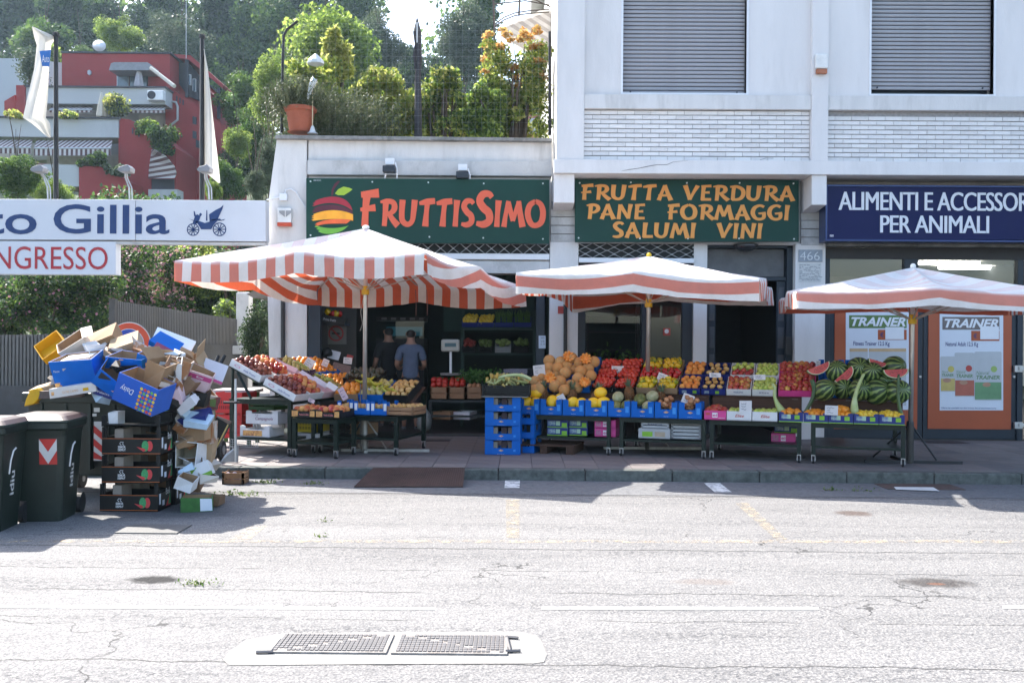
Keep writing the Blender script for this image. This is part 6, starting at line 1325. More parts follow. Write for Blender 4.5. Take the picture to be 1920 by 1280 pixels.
B(322,647,10.2,.40,.28,.05,(48,20,10),M('polystyrene',(.72,.72,.72),.8,.03,9),'white polystyrene tray leaning at the top right of the heap',open_=False,name='foam_tray',cat='tray')
B(312,645,10.05,.28,.2,.04,(38,28,6),blue,'blue flat carton lying on the white foam tray',open_=False,prints=((.35,.5,.3,.7,orangeP),))
B(306,660,9.92,.20,.14,.03,(38,30,6),M('carton_berry',(.22,.03,.07),.6),'thin dark red carton under the blue flat one',open_=False)
B(305,664,9.8,.36,.2,.07,(10,8,-2),blackC,'dark carton printed Pesche di Collina on the heap',open_=True,prints=((.0,.14,.1,.9,peachP),(.2,.72,.3,.75,None,'Pesche di Collina',redT,{'bold':.02}),(.8,1,.1,.9,peachP)))
B(318,689,9.6,.24,.24,.16,(18,6,14),whiteC,'white blank carton in the right middle of the heap',open_=True)
B(342,690,9.7,.14,.24,.16,(8,18,16),printy,'carton printed with fruit, right of the white blank one',open_=True)
B(366,706,10.0,.32,.26,.17,(12,24,14),rosy,'pale carton with a magenta band, right shoulder of the heap',prints=((.0,1,.62,.88,magC),(.55,.75,.68,.82,None,'Rosi',whiteT)))
B(400,697,10.3,.24,.05,.20,(-15,22,24),lilac,'pale lilac carton side with a small black code, tipped beside the apples',open_=False,prints=((.0,1,.0,.14,magC),))
B(364,680,10.3,.24,.2,.14,(20,-12,-20),kr2,'light brown open carton behind the magenta banded one',flaps=(('r',.14,50),))
B(372,745,10.0,.18,.3,.15,(4,6,10),blackC,'black plastic-coated carton with white label, right side of the heap',open_=True,prints=((.3,.6,.4,.75,whiteP),))
B(352,728,9.75,.10,.3,.22,(0,38,10),kr3,'dark brown carton wedged on edge in the heap')
B(330,742,9.5,.14,.2,.15,(18,-20,8),rosy,'crumpled white and red carton right of the Daisy carton',open_=False,prints=((.1,.5,.2,.6,redT),))
B(352,757,9.55,.18,.2,.08,(12,-36,0),camp,'small off-white carton standing on its corner',open_=False)
B(395,755,10.6,.14,.2,.14,(0,10,8),M('carton_maroon',(.16,.04,.04),.6,.2,8),'dark red printed carton at the right edge of the heap',open_=True,prints=((.5,.9,.2,.8,MATS['band_green']),))
B(365,783,9.7,.28,.24,.07,(18,-8,0),dblue,'dark blue flattened carton above the brown one',open_=False)
B(372,789,9.62,.24,.2,.05,(24,10,4),M('carton_skyblue',(.40,.52,.62),.6,.1,8),'pale blue wrapper lying over the brown carton',open_=False)
B(366,806,9.75,.28,.26,.18,(0,0,-4),kraftC,'plain brown carton in the right column of the heap',crush=.05,open_=False)
B(395,810,9.9,.08,.26,.22,(0,4,4),printy,'narrow printed carton beside the plain brown one')
B(408,810,10.2,.16,.2,.28,(0,28,12),blackC,'black carton with gold edges leaning out of the heap',open_=False,prints=((.9,1,0,1,M('gold_edge',(.45,.33,.12),.4)),))
B(386,846,9.95,.15,.24,.24,(4,10,10),kr2,'brown carton with torn flap, lower right of the heap',flaps=(('f',.1,20),))
B(358,850,9.7,.20,.22,.28,(86,4,4),whiteC,'white egg-lined carton lying on its side',open_=True,ins=M('egg_liner',(.40,.36,.27),.8,.2,20))
B(376,884,9.65,.24,.2,.13,(-10,-24,12),whiteC,'white and lime carton tumbled near the ground',open_=True,prints=((.0,1,.0,.25,limeC),(.2,.5,.4,.8,limeC)))
B(350,905,9.35,.16,.2,.12,(8,20,4),whiteC,'white torn carton on the ground behind the green one',open_=True)
B(370,920,9.3,.28,.22,.13,(0,0,14),M('carton_green',(.03,.12,.02),.6,.3,12),'green carton with white end lying on the road',crush=.03,open_=True,prints=((.62,1,.05,.95,whiteP),(.72,.84,.2,.75,limeC)),z=.066)
B(403,910,9.55,.14,.18,.10,(0,0,0),kr3,'small brown carton on the road beside the green one',open_=True,z=.052)
t=Matrix.Translation(onz(398,912))@Matrix.Rotation(.0,4,'Z');t.translation+=Vector((.06,.15,0));crate(t,'thin wooden crate with wrapped leftovers on the road by the kerb',.24,.22,.14,wood2,slats=2,name='wooden_crate');
q=MB();
for k in range(9):q.ball(t@Vector((random.uniform(.04,.2),random.uniform(.04,.16),random.uniform(.04,.11))),.03,7,5)
q.build('wrapping',M('tissue',(.42,.34,.36),.7,.2,20),label='crumpled pink tissue inside the thin wooden crate',cat='paper',kind='stuff')
for(a,b,c,d_,e,f_,g_)in((330,860,10.1,.5,.5,.5,'brown carton buried low in the heap behind the black crates'),(330,780,10.3,.55,.5,.45,'brown carton buried in the middle of the heap'),(300,700,10.5,.5,.4,.3,'brown carton buried high in the heap'),(210,700,10.4,.7,.5,.3,'brown carton lying inside the container')):B(a,b,c,d_,e,f_,(4,5,8),kr3,g_)
def sheet_blob(pts,Y,m,lab,name,cat,dep=.12):
 P=pxpoly(pts,Y);q=MB();c=sum(P,Vector())/len(P);q.prism(P,(0,dep,0));o=q.build(name,m,label=lab,cat=cat,bevel=.012);return o
B(98,652,10.15,.26,.26,.10,(40,-35,20),yelP,'yellow plastic tray sticking out at the left top of the heap',name='plastic_tray',cat='tray',ins=yelP)
sheet_blob([(95,699),(106,697),(110,712),(102,708)],9.9,yelP,'scrap of yellow plastic at the left of the big blue carton','plastic_sheet','plastic')
sheet_blob([(56,730),(68,727),(76,735),(72,748),(64,757),(44,762),(48,748)],9.75,yelP,'crumpled yellow plastic bag hanging behind the wheelie bin','plastic_bag','bag',.2)
B(86,727,9.95,.26,.2,.05,(12,-14,0),kr2,'light brown flap of carton on the left rim of the container',open_=False)
B(120,737,9.9,.5,.3,.06,(4,-3,0),M('carton_dusty',(.10,.07,.06),.8),'dark flat carton lying on the container rim',open_=False)
BX=onz(187,958);crimT=M('print_watermelon_red',(.55,.05,.05),.6);grnT=M('print_watermelon_green',(.05,.28,.10),.6,.3,60);orgT=M('print_orange_line',(.6,.16,.04),.6)
def wm_crate(x,y,z,lab,rz=.0,front=True,h=.255):
 mx=Matrix.Translation((x,y,z))@Matrix.Rotation(rz,4,'Z');w,d=.54,.36
 pr=((0,w,.148,.152,orgT),(0,w,.010,.014,orgT))if front else()
 o=crate(mx,lab,w,d,h,blackC,prints=pr,cut=.04,low=.61)
 if front:
  q=MB();q.poly([(.40+.032*math.cos(k*PI/10),-.0026,.082+.050*math.sin(k*PI/10))for k in range(20)]);q.build('melon_print',grnT,parent=o,loc=(0,0,0))
  q=MB();q.poly([(.44+.030*math.cos(k*PI/10),-.0022,.082+.048*math.sin(k*PI/10))for k in range(20)]);q.poly([(.32,-.003,.075),(.385,-.003,.03),(.41,-.003,.045),(.39,-.003,.06)]);q.build('slice_print',crimT,parent=o,loc=(0,0,0))
  q=MB();put_text(q,'SEMOR',(.15,-.0028,.062),(1,0,0),(0,0,1),.07,.022,bold=.03);put_text(q,'DESPRUT',(.15,-.0028,.036),(1,0,0),(0,0,1),.07,.02,bold=.03);q.tube([(.18,-.003,.09),(.165,-.003,.105),(.175,-.003,.118),(.20,-.003,.118),(.19,-.003,.10),(.205,-.003,.09)],.003,4);q.build('printed_word',whiteT,parent=o,loc=(0,0,0))
 q=MB();q.poly([(w+.0022,.03,.06),(w+.0022,.07,.06),(w+.0022,.07,.16),(w+.0022,.03,.16)]);q.poly([(w+.0022,.11,.04),(w+.0022,.17,.04),(w+.0022,.17,.09),(w+.0022,.11,.09)]);q.build('label_patch',whiteP,parent=o,loc=(0,0,0))
 q=MB();q.poly([(w+.0024,.20,.02),(w+.0024,.33,.02),(w+.0024,.30,.12)]);q.build('melon_print',crimT,parent=o,loc=(0,0,0));q=MB();q.poly([(w+.0028,.26,.03),(w+.0028,.33,.03),(w+.0028,.31,.15)]);q.build('leaf_print',grnT,parent=o,loc=(0,0,0))
 q=MB();v,f=glyph_mesh('Boll',.0);lo,hi=v.min(0),v.max(0);q.add([(w+.003,.20+(p[0]-lo[0])/(hi[0]-lo[0])*.10,.13+(p[1]-lo[1])/(hi[1]-lo[1])*.06)for p in v],f);q.build('printed_word',whiteT,parent=o,loc=(0,0,0))
 q=MB();q.box(.10,.18,.05,.30,.012,.235);q.build('divider',M('carton_beige',(.30,.26,.22),.7),parent=o,loc=(0,0,0));return o
for k,lv in enumerate(('bottom','second','third')):
 wm_crate(BX.x+.015*(k>0),BX.y,.0+k*.262,'black watermelon crate, %s of the front stack beside the bins'%lv,.012*k)
 wm_crate(BX.x+.03,BX.y+.38,.0+k*.262,'black watermelon crate, %s of the rear stack'%lv,.01,False)
z3=3*.262;wx=wm_crate
mx=Matrix.Translation((BX.x+.01,BX.y,z3));crate(mx,'shallow black tray on top of the front crate stack',.54,.36,.10,blackC,cut=.07,low=.25);B(218,806,9.3,.09,.16,.12,(0,0,0),whiteC,'white carton corner in the shallow black tray',open_=False,z=z3+.07)
mx=Matrix.Translation((BX.x+.03,BX.y+.38,z3));crate(mx,'black tray on top of the rear crate stack',.54,.36,.14,blackC)
mx=Matrix.Translation((BX.x+.22,BX.y+.30,z3+.12));crate(mx,'pale green flat crate under the Peppe carton',.45,.30,.075,M('carton_sage',(.20,.32,.13),.6,.1,8),prints=((.02,.05,.02,.05,blackC),(.08,.25,.03,.045,None,'EURO EXPORT SRL',M('print_darkgreen',(.03,.09,.03),.6)),(.36,.42,.02,.03,blackC)))
mx=Matrix.Translation((BX.x+.26,BX.y+.30,z3+.197));crate(mx,'white carton marked Peppe on top of the green crate',.39,.28,.12,whiteC,prints=((.11,.26,.025,.07,None,'Peppe',M('print_black',(.03,.04,.04),.6),{'bold':.02}),(.05,.10,.03,.07,None,'O',redT,{'bold':.03}),(.30,.34,.03,.07,limeC)),cut=.17,low=.7)
t=thing('traffic_sign','round blue no stopping sign with a red ring, half sunk behind the cartons','road sign',at(243,900,12.0));t.location.z=0
c=at(243,645,12.0);R_=41.5/FPX*12
def disc(r,y,m,name,a0=0):MB().prism([(c.x+r*math.cos(a),y,c.z+r*math.sin(a))for a in[k*PI/32 for k in range(64)]],(0,.003,0)).build(name,m,parent=t,world=True)
disc(R_,11.99,galv,'back_plate');disc(R_*.985,11.984,whR,'white_edge');disc(R_*.96,11.979,M('sign_red',(.55,.06,.02),.35),'red_ring');disc(R_*.70,11.974,whR,'white_line');disc(R_*.67,11.969,M('sign_deepblue',(.015,.05,.30),.35),'blue_disc')
MB().prism([(c.x-R_*.53,11.964,c.z+R_*.40),(c.x-R_*.40,11.964,c.z+R_*.53),(c.x+R_*.53,11.964,c.z-R_*.40),(c.x+R_*.40,11.964,c.z-R_*.53)][::-1],(0,.003,0)).build('red_bar',MATS['sign_red'],parent=t,world=True)
MB().tube([(c.x,12.04,0),(c.x,12.04,c.z+.1)],.03,10).build('post',galv,parent=t,world=True)
lt_=[('white',whiteC),('brown',kraftC),('cream',MATS['carton_cream']),('printed',printy),('dark',blackC),('pale blue',MATS['carton_skyblue'])]
spots=[(178,655,9.75),(203,668,9.6),(215,655,9.8),(262,662,9.75),(285,690,9.45),(322,668,9.8),(335,672,9.85),(348,662,10.1),(312,716,9.35),(333,716,9.5),(322,758,9.45),(340,770,9.6),(352,742,9.7),(378,727,10.1),(388,738,10.3),(362,826,9.7),(384,826,9.85),(348,880,9.5),(362,868,9.65),(345,830,9.6),(392,870,10.0),(340,800,9.6),(228,690,9.4),(190,742,9.4),(110,712,9.9),(132,720,9.6),(385,895,9.6)]
wh_=['high on the left shoulder','behind the big blue carton','under the taped brown carton','below the round sign','above the lettered carton','under the white foam tray','right of the foam tray','at the upper right','right of the lettered carton','below the magenta band','beside the Peppe carton','above the blue wrapper','in the right middle','under the lilac side','at the right edge near the red crates','left of the torn brown carton','right column, middle','beside the white green carton','right column, low','behind the crate stack, low','at the right foot','behind the crate stack, high','in front of the open blue carton','on the container rim','beside the yellow tray','above the ivory carton','near the ground at the right']
for k,(x,y,Y)in enumerate(spots):
 nm_,m_=lt_[k%6];B(x,y,Y,random.uniform(.09,.17),random.uniform(.08,.16),random.uniform(.03,.10),(random.uniform(-50,50),random.uniform(-50,50),random.uniform(-60,60)),m_,'small crushed %s carton %s'%(nm_,wh_[k]),open_=k%2==0,crush=.32,name='crushed_carton',flaps=(('l',.05,30),)if k%3==0 else())
# inside the fruit shop
def I(px,py,Y):return at(px,py,Y)
def rack(lab,px0,px1,Y,depth,ys,m,name='display_shelf'):
 t=thing(name,lab,'shelf',Vector((XX((px0+px1)/2,Y),Y,.15)));a,b=XX(px0,Y),XX(px1,Y)
 for y in ys:z=ZZ(px0,y,Y);MB().box(a,b,Y,Y+depth,z-.03,z).build('shelf_board',m,parent=t,world=True)
 zt=max(ZZ(px0,y,Y)for y in ys)
 for x in(a,b-.04):MB().box(x,x+.04,Y+depth,Y+depth+.04,.15,zt+.3).box(x,x+.04,Y+.01,Y+.05,.15,zt-.03).build('upright',m,parent=t,world=True)
 return t
rack('green shelf of lemons and asparagus high in the shop',864,1004,16.9,.35,(614,662,705),M('shelf_green',(.012,.04,.03),.6))
ascM=[M('asparagus_green',(.08,.16,.04),.6,.3,20),M('asparagus_tip',(.12,.14,.07),.6)]
for k,(a,b,kd,nm)in enumerate(((866,896,'lemon','lemons'),(897,926,'lemon','lemons'),(928,962,None,'asparagus'),(964,996,None,'asparagus'))):
 p=at(a,613,16.86);w=XX(b,16.86)-p.x;mx=Matrix.Translation(p)@Matrix.Rotation(.35,4,'X');side=('first','second')[k%2]
 crate(mx,'dark crate of %s on the high shop shelf, %s from the left'%(nm,side),round(w,3),.30,.08,dblue)
 if kd:F_(mx,w,.30,.085,4,4,kd,'lemon in the %s crate on the high shop shelf'%side,'lemon','lemons in the %s high crate'%side,dome=.04,r=1.15)
 else:
  q=MB()
  for i in range(60):x=random.uniform(.02,w-.02);y=random.uniform(.05,.25);q.tube([mx@Vector((x,y,.03)),mx@Vector((x+random.uniform(-.03,.03),y,.22+random.uniform(-.03,.03)))],[.007,.003],4)
  q.build('asparagus',ascM[0],label='bundles of green asparagus in the %s crate on the high shelf'%('third' if k==2 else 'fourth'),cat='asparagus',kind='stuff')
for k,(a,b,m,nm)in enumerate(((866,893,M('produce_red',(.25,.03,.02),.5,.4,30),'red peppers'),(897,922,M('produce_green',(.10,.14,.03),.5,.4,30),'green peppers'),(928,958,M('produce_lightgreen',(.20,.26,.07),.5,.4,30),'salad heads'),(962,992,MATS['produce_green'],'cucumbers'))):
 p=at(a,661,16.86);w=XX(b,16.86)-p.x;mx=Matrix.Translation(p)@Matrix.Rotation(.3,4,'X');crate(mx,'crate of %s on the middle shop shelf'%nm,round(w,3),.30,.11,gcr if k==2 else blackC,slats=4);q=MB()
 for i in range(22):q.ball(mx@Vector((random.uniform(.03,w-.03),random.uniform(.04,.26),.10+random.uniform(0,.06))),random.uniform(.03,.045),8,6)
 q.build('vegetables',m,label='heap of %s in its crate on the middle shop shelf'%nm,cat='vegetables',kind='stuff',smooth=True)
for k,(a,b)in enumerate(((806,840),(841,873),(874,905))):
 p=at(a,748,15.75);w=XX(b,15.75)-p.x;w_=('left','middle','right')[k];mx=Matrix.Translation(p);o=crate(mx,'slatted wooden crate of tomatoes in the doorway, %s of three'%w_,round(w,3),.35,.20,wood2,slats=2)
 if k<2:
  for i in range(3):
   for j in range(3):fruit('tomato',mx@Vector((.05+i*(w-.1)/2,.06+j*.11,.21+random.uniform(0,.03))),1.3,'big red tomato in the %s wooden doorway crate'%w_,'tomato','tomatoes in the %s wooden crate'%w_);fruit('tomato',mx@Vector((.05+i*(w-.1)/2,.10+j*.09,.27+random.uniform(0,.03))),1.3,'big red tomato heaped on the %s wooden doorway crate'%w_,'tomato','tomatoes on the %s wooden crate'%w_)
 else:
  for i in range(3):
   for j in range(3):fruit('onion',mx@Vector((.05+i*.07,.06+j*.08,.21)),1.4,'onion in the right wooden doorway crate','onion','onions in the right wooden crate')
counter=thing('shop_counter','dark counter bench just inside the shop door','counter',at(855,800,15.72));a,b=XX(805,15.72),XX(1000,15.72);zc=ZZ(850,750,15.72)
MB().box(a,b,15.7,16.3,zc-.03,zc).build('top',M('counter_dark',(.02,.025,.025),.5),parent=counter,world=True);MB().box(a,b,15.72,16.3,.40,.43).build('lower_shelf',MATS['counter_dark'],parent=counter,world=True)
for x in(a,b-.04):MB().box(x,x+.04,15.71,15.75,.15,zc-.03).build('leg',MATS['counter_dark'],parent=counter,world=True)
for(px0,px1,m,w)in((812,846,wood2,'brown'),(850,882,camp,'white')):under(px0,px1,772,786,15.8,'%s box on the lower shelf of the shop counter'%w,m)
under(930,990,700,716,15.9,'clear punnets of dark grapes stacked on the counter',M('punnet_violet',(.12,.09,.16),.3,.4,50));under(944,990,692,700,16.1,'small pile of clear punnets at the back of the counter',M('punnet_grey',(.2,.19,.24),.3,.4,50))
basil=[M('basil',(.04,.13,.02),.6,.3,20,trans=.3),M('basil_light',(.09,.2,.04),.6,.3,20,trans=.3)]
p=at(898,712,15.95);P=rng.normal(size=(900,3))*np.array([.20,.10,.05]);o=quads('basil',leaf_quads(P+np.array([0,0,.05]),.04,1.4),rng.integers(0,2,900),basil,loc=p);tag(o,'bright green heap of basil leaves on the counter','basil',kind='stuff')
p=at(838,745,15.7)
t=thing('shop_scale','white shop scale with a blue display on a stem','scale',at(845,700,15.9));a=at(827,659,15.9);b=at(862,636,15.9)
MB().box(a.x,b.x,15.88,15.98,a.z,b.z).build('head',M('scale_white',(.36,.35,.31),.4),parent=t,world=True,bevel=.03)
MB().prism(pxpoly([(834,650),(855,650),(855,643),(834,643)],15.873),(0,.004,0)).build('display',M('display_blue',(.03,.09,.12),.2),parent=t,world=True)
MB().tube([at(845,700,15.93),at(845,659,15.93)],.02,8).build('stem',whiteF,parent=t,world=True);MB().lathe([(.16,0),(.17,.03),(.15,.035)],16,tuple(at(845,703,15.93))).build('pan',galv,parent=t,world=True)
t=thing('fridge_counter','dim glass fridge counter with a bluish light at the back of the shop','fridge',Vector((XX(740,19),19,.15)));a=at(704,800,19);b=at(795,600,19)
MB().box(a.x,b.x,19,19.8,.15,b.z-.35).build('base',M('fridge_dark',(.03,.035,.04),.4),parent=t,world=True);MB().box(a.x,b.x,19.0,19.8,b.z-.02,b.z+.06).build('canopy',M('fridge_grey',(.03,.033,.036),.4),parent=t,world=True)
MB().box(a.x+.1,b.x-.1,19.7,19.72,b.z-.30,b.z-.12).build('light_strip',M('fridge_light',(.03,.12,.17),.5,0,emit=.1),parent=t,world=True)
pane(t,a.x,b.x,19.02,b.z-.35,b.z-.02);
for k in range(5):MB().box(a.x+.1+k*.18,a.x+.2+k*.18,18.99,19.0,b.z+.0,b.z+.045).build('price_tag',M('fridge_tag',(.2,.2,.2),.5),parent=t,world=True)
t=thing('no_smoking_sign','round red no smoking sign on the pale shop wall','sign',at(630,640,16.3));c=at(630,625,16.3);r=.125
a=at(612,645,16.32);b=at(650,603,16.32);MB().box(a.x,b.x,16.31,16.318,a.z,b.z).build('sheet',M('sheet_grey',(.16,.155,.145),.7),parent=t,world=True)
q=MB();n=32
for k in range(n):
 a0,a1=2*PI*k/n,2*PI*(k+1)/n;q.poly([(c.x+r*math.cos(a0),16.3,c.z+r*math.sin(a0)),(c.x+r*math.cos(a1),16.3,c.z+r*math.sin(a1)),(c.x+r*.82*math.cos(a1),16.3,c.z+r*.82*math.sin(a1)),(c.x+r*.82*math.cos(a0),16.3,c.z+r*.82*math.sin(a0))])
q.tube([(c.x-r*.6,16.3,c.z+r*.6),(c.x+r*.6,16.3,c.z-r*.6)],.012,4);q.build('red_ring',M('ring_red',(.35,.03,.03),.5),parent=t,world=True)
MB().box(c.x-.07,c.x+.06,16.301,16.306,c.z-.012,c.z+.012).build('cigarette',blackC,parent=t,world=True)
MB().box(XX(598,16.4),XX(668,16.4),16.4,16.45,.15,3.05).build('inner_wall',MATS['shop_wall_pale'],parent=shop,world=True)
MB().box(XX(602,15.9),XX(648,15.9),15.9,16.3,ZZ(620,606,15.9)-.03,ZZ(620,606,15.9)).build('wall_shelf',M('shelf_blue',(.06,.08,.11),.5),label='short dark blue wall shelf just inside the left door post',cat='shelf')
p=at(603,605,15.85);mx=Matrix.Translation(p)@Matrix.Rotation(.05,4,'Z')@Matrix.Rotation(.12,4,'Y');crate(mx,'black crate lettered Prima Frutta with red and yellow produce on the small wall shelf',.36,.3,.13,blackC,prints=((.0,.24,.03,.10,None,'Prima frutta',whiteT,{'shear':.2}),))
for k in range(9):fruit('red_pepper' if k%2 else 'yellow_pepper',mx@Vector((random.uniform(.05,.3),random.uniform(.05,.25),.15+random.uniform(0,.04))),1.0,'red or yellow pepper in the black crate on the wall shelf','pepper','peppers on the wall shelf')
p=at(612,668,15.7);MB().lathe([(.02,0),(.09,.01),(.10,.05),(.07,.13),(.02,.15)],14,tuple(p)).build('helmet',blackC,label='dark round helmet on the stack behind the grapes',cat='helmet',smooth=True)
for(x,y,w,h,Y,m,lab)in((626,665,22,16,15.8,whiteP,'white folded leaflet by the shop door'),(640,690,34,16,15.6,M('leaflet_brown',(.18,.1,.08),.6,.4,40),'brown picture carton behind the oranges'),(655,672,12,14,15.9,redT,'red box behind the oranges')):
 p=at(x,y,Y);MB().box(-w/2*Y/FPX,w/2*Y/FPX,0,.03,-h/2*Y/FPX,h/2*Y/FPX).build('leaflet',m,loc=p,rot=(-.2,.25,0),label=lab,cat='leaflet')
bagM=M('bag_translucent',(.30,.33,.32),.3,.2,14,trans=.4,bump=.5,bs=12);q=MB();c=at(795,806,15.6);q.lathe([(.05,0),(.10,.02),(.12,.12),(.10,.24),(.05,.32),(.03,.36)],14,tuple(c),0,lambda t:1+.12*math.sin(5*t));q.build('plastic_bag',bagM,smooth=True,label='pale plastic shopping bag standing at the shop threshold',cat='bag')
MB().box(gx(598),gx(1005),15.40,15.46,.12,.165).build('threshold',M('threshold_stone',(.05,.05,.05),.7),parent=shop,world=True)
t=rack('dark shelf inside the middle bay',1100,1200,17.0,.3,(590,620,655),M('shelf_dark',(.012,.014,.014),.6));P=rng.normal(size=(500,3))*np.array([.25,.08,.14]);p=at(1145,690,16.4);o=quads('potted_plant',leaf_quads(P,.05,1.6),rng.integers(0,2,500),basil,loc=p);tag(o,'leafy greens standing in the dark middle bay behind the melons','plant',kind='stuff')
under(1129,1140,676,690,15.3,'small blue carton on end behind the melon heap',M('box_cyan',(.10,.25,.45),.5))
# people
def skin_mesh(name,verts,edges,mat_,parent,sub=2,root=0):
 me=bpy.data.meshes.new(name);me.from_pydata([v[:3]for v in verts],edges,[]);me.materials.append(mat_);o=link(name,me,parent)
 sk_=o.modifiers.new('skin','SKIN');sk_.use_smooth_shade=True;ly=me.skin_vertices[0]if me.skin_vertices else None
 if ly is None:me.skin_vertices.new()if hasattr(me.skin_vertices,'new')else None;ly=me.skin_vertices[0]
 for i,v in enumerate(verts):ly.data[i].radius=(v[3],v[4]if len(v)>4 else v[3]);ly.data[i].use_root=(i==root)
 s=o.modifiers.new('subsurf','SUBSURF');s.levels=sub;s.render_levels=sub;return o
skinM=M('skin',(.32,.17,.115),.5,.06,12);hairM=M('hair_dark',(.018,.013,.010),.7,.3,40,.4,200);shoeM=M('shoe',(.12,.12,.13),.6)
def person(lab,loc,rz,H,shirtM,shortM,lean=0.0,arm_up=.35,sox=1):
 t=thing('person',lab,'person',loc,rz);k=H/1.75
 def s(*v):return tuple(a*k for a in v)
 V=[s(0,0,.96,.125,.10),s(0,.0,1.12,.12,.09),s(0,.01,1.32,.145,.095),s(0,.015,1.43,.10,.075),s(0,.01,1.475,.060),s(0,-.005,1.545,.066),s(0,-.015,1.64,.080,.098),s(0,-.01,1.70,.066,.08)]
 E=[(0,1),(1,2),(2,3),(3,4),(4,5),(5,6),(6,7)]
 for sg in(-1,1):
  b=len(V);V+=[s(sg*.17,.01,1.40,.058),s(sg*.24,.02,1.12,.044),s(sg*.20,-.16,1.02+arm_up*.2,.036),s(sg*.13,-.26,1.04+arm_up*.3,.027),s(sg*.11,-.31,1.05+arm_up*.3,.032,.02)]
  E+=[(3,b),(b,b+1),(b+1,b+2),(b+2,b+3),(b+3,b+4)]
  b=len(V);V+=[s(sg*.09,0,.86,.092),s(sg*.10,-.01,.50,.062),s(sg*.10,.02,.30,.058),s(sg*.105,.02,.09,.038),s(sg*.11,-.08,.04,.042,.03),s(sg*.115,-.17,.03,.035,.022)]
  E+=[(0,b),(b,b+1),(b+1,b+2),(b+2,b+3),(b+3,b+4),(b+4,b+5)]
 bd=skin_mesh('body',V,E,skinM,t)
 for sg in(-1,1):
  for f in range(5):
   x0_=sg*(.11-.012+f*.011);p0=s(x0_,-.33,1.05+arm_up*.3,.008);p1=s(x0_,-.37+.006*abs(f-2),1.045+arm_up*.3,.007);p2=s(x0_,-.385+.01*abs(f-2),1.02+arm_up*.3,.006)
   if f==0:p1=s(sg*.07,-.345,1.05+arm_up*.3,.009);p2=s(sg*.06,-.37,1.04+arm_up*.3,.007)
   MB().tube([p0[:3],p1[:3],p2[:3]],[p0[3],p1[3],p2[3]],6).build('finger',skinM,parent=t,loc=(0,0,0),smooth=True)
  MB().ball(s(sg*.078,-.015,1.645),(.012*k,.022*k,.03*k),8,6).build('ear',skinM,parent=t,loc=(0,0,0),smooth=True)
  MB().ball(s(sg*.03,-.105,1.655),.011*k,8,6).build('eye',whiteF,parent=t,loc=(0,0,0))
 MB().ball(s(0,-.115,1.635),(.014*k,.02*k,.026*k),8,6).build('nose',skinM,parent=t,loc=(0,0,0),smooth=True);MB().box(-.025*k,.025*k,-.108*k,-.10*k,1.592*k,1.60*k).build('mouth',M('lip',(.3,.1,.09),.5),parent=t,loc=(0,0,0))
 SV=[s(0,0,.84,.160,.125),s(0,0,.95,.152,.118),s(0,.0,1.12,.145,.110),s(0,.01,1.30,.168,.115),s(0,.015,1.42,.118,.088),s(0,.012,1.475,.062)];SE=[(0,1),(1,2),(2,3),(3,4),(4,5)]
 for sg in(-1,1):b=len(SV);SV+=[s(sg*.165,.01,1.405,.078),s(sg*.215,.018,1.22,.068),s(sg*.222,.018,1.185,.066)];SE+=[(4,b),(b,b+1),(b+1,b+2)]
 skin_mesh('shirt',SV,SE,shirtM,t)
 TV=[s(0,0,.98,.142,.110),s(0,0,.88,.145,.115)];TE=[(0,1)]
 for sg in(-1,1):b=len(TV);TV+=[s(sg*.095,0,.78,.108),s(sg*.105,-.005,.50,.085),s(sg*.105,-.005,.46,.084)];TE+=[(1,b),(b,b+1),(b+1,b+2)]
 skin_mesh('shorts',TV,TE,shortM,t)
 skin_mesh('hair',[s(0,.045,1.57,.062,.045),s(0,.030,1.64,.086,.080),s(0,.0,1.705,.078,.092)],[(0,1),(1,2)],hairM,t)
 for sg in(-1,1):MB().ball(s(sg*.112,-.06,.035),(.05*k,.13*k,.04*k),10,6).build('shoe',shoeM,parent=t,loc=(0,0,0),smooth=True)
 return t
p=at(769,800,16.2);person('man seen from behind in a blue-grey T-shirt standing in the shop doorway',(p.x,16.2,.15),PI+.1,1.66,M('shirt_blue',(.085,.11,.17),.85,.12,14,.3,60),M('trousers_dark',(.015,.017,.022),.85,.15,10),arm_up=.1)
p=at(727,800,16.8);person('person in a black T-shirt and shorts beside the man in blue, inside the shop',(p.x,16.8,.15),PI+.5,1.70,M('shirt_black',(.010,.010,.012),.9),M('shorts_black',(.012,.012,.014),.9),arm_up=.0)
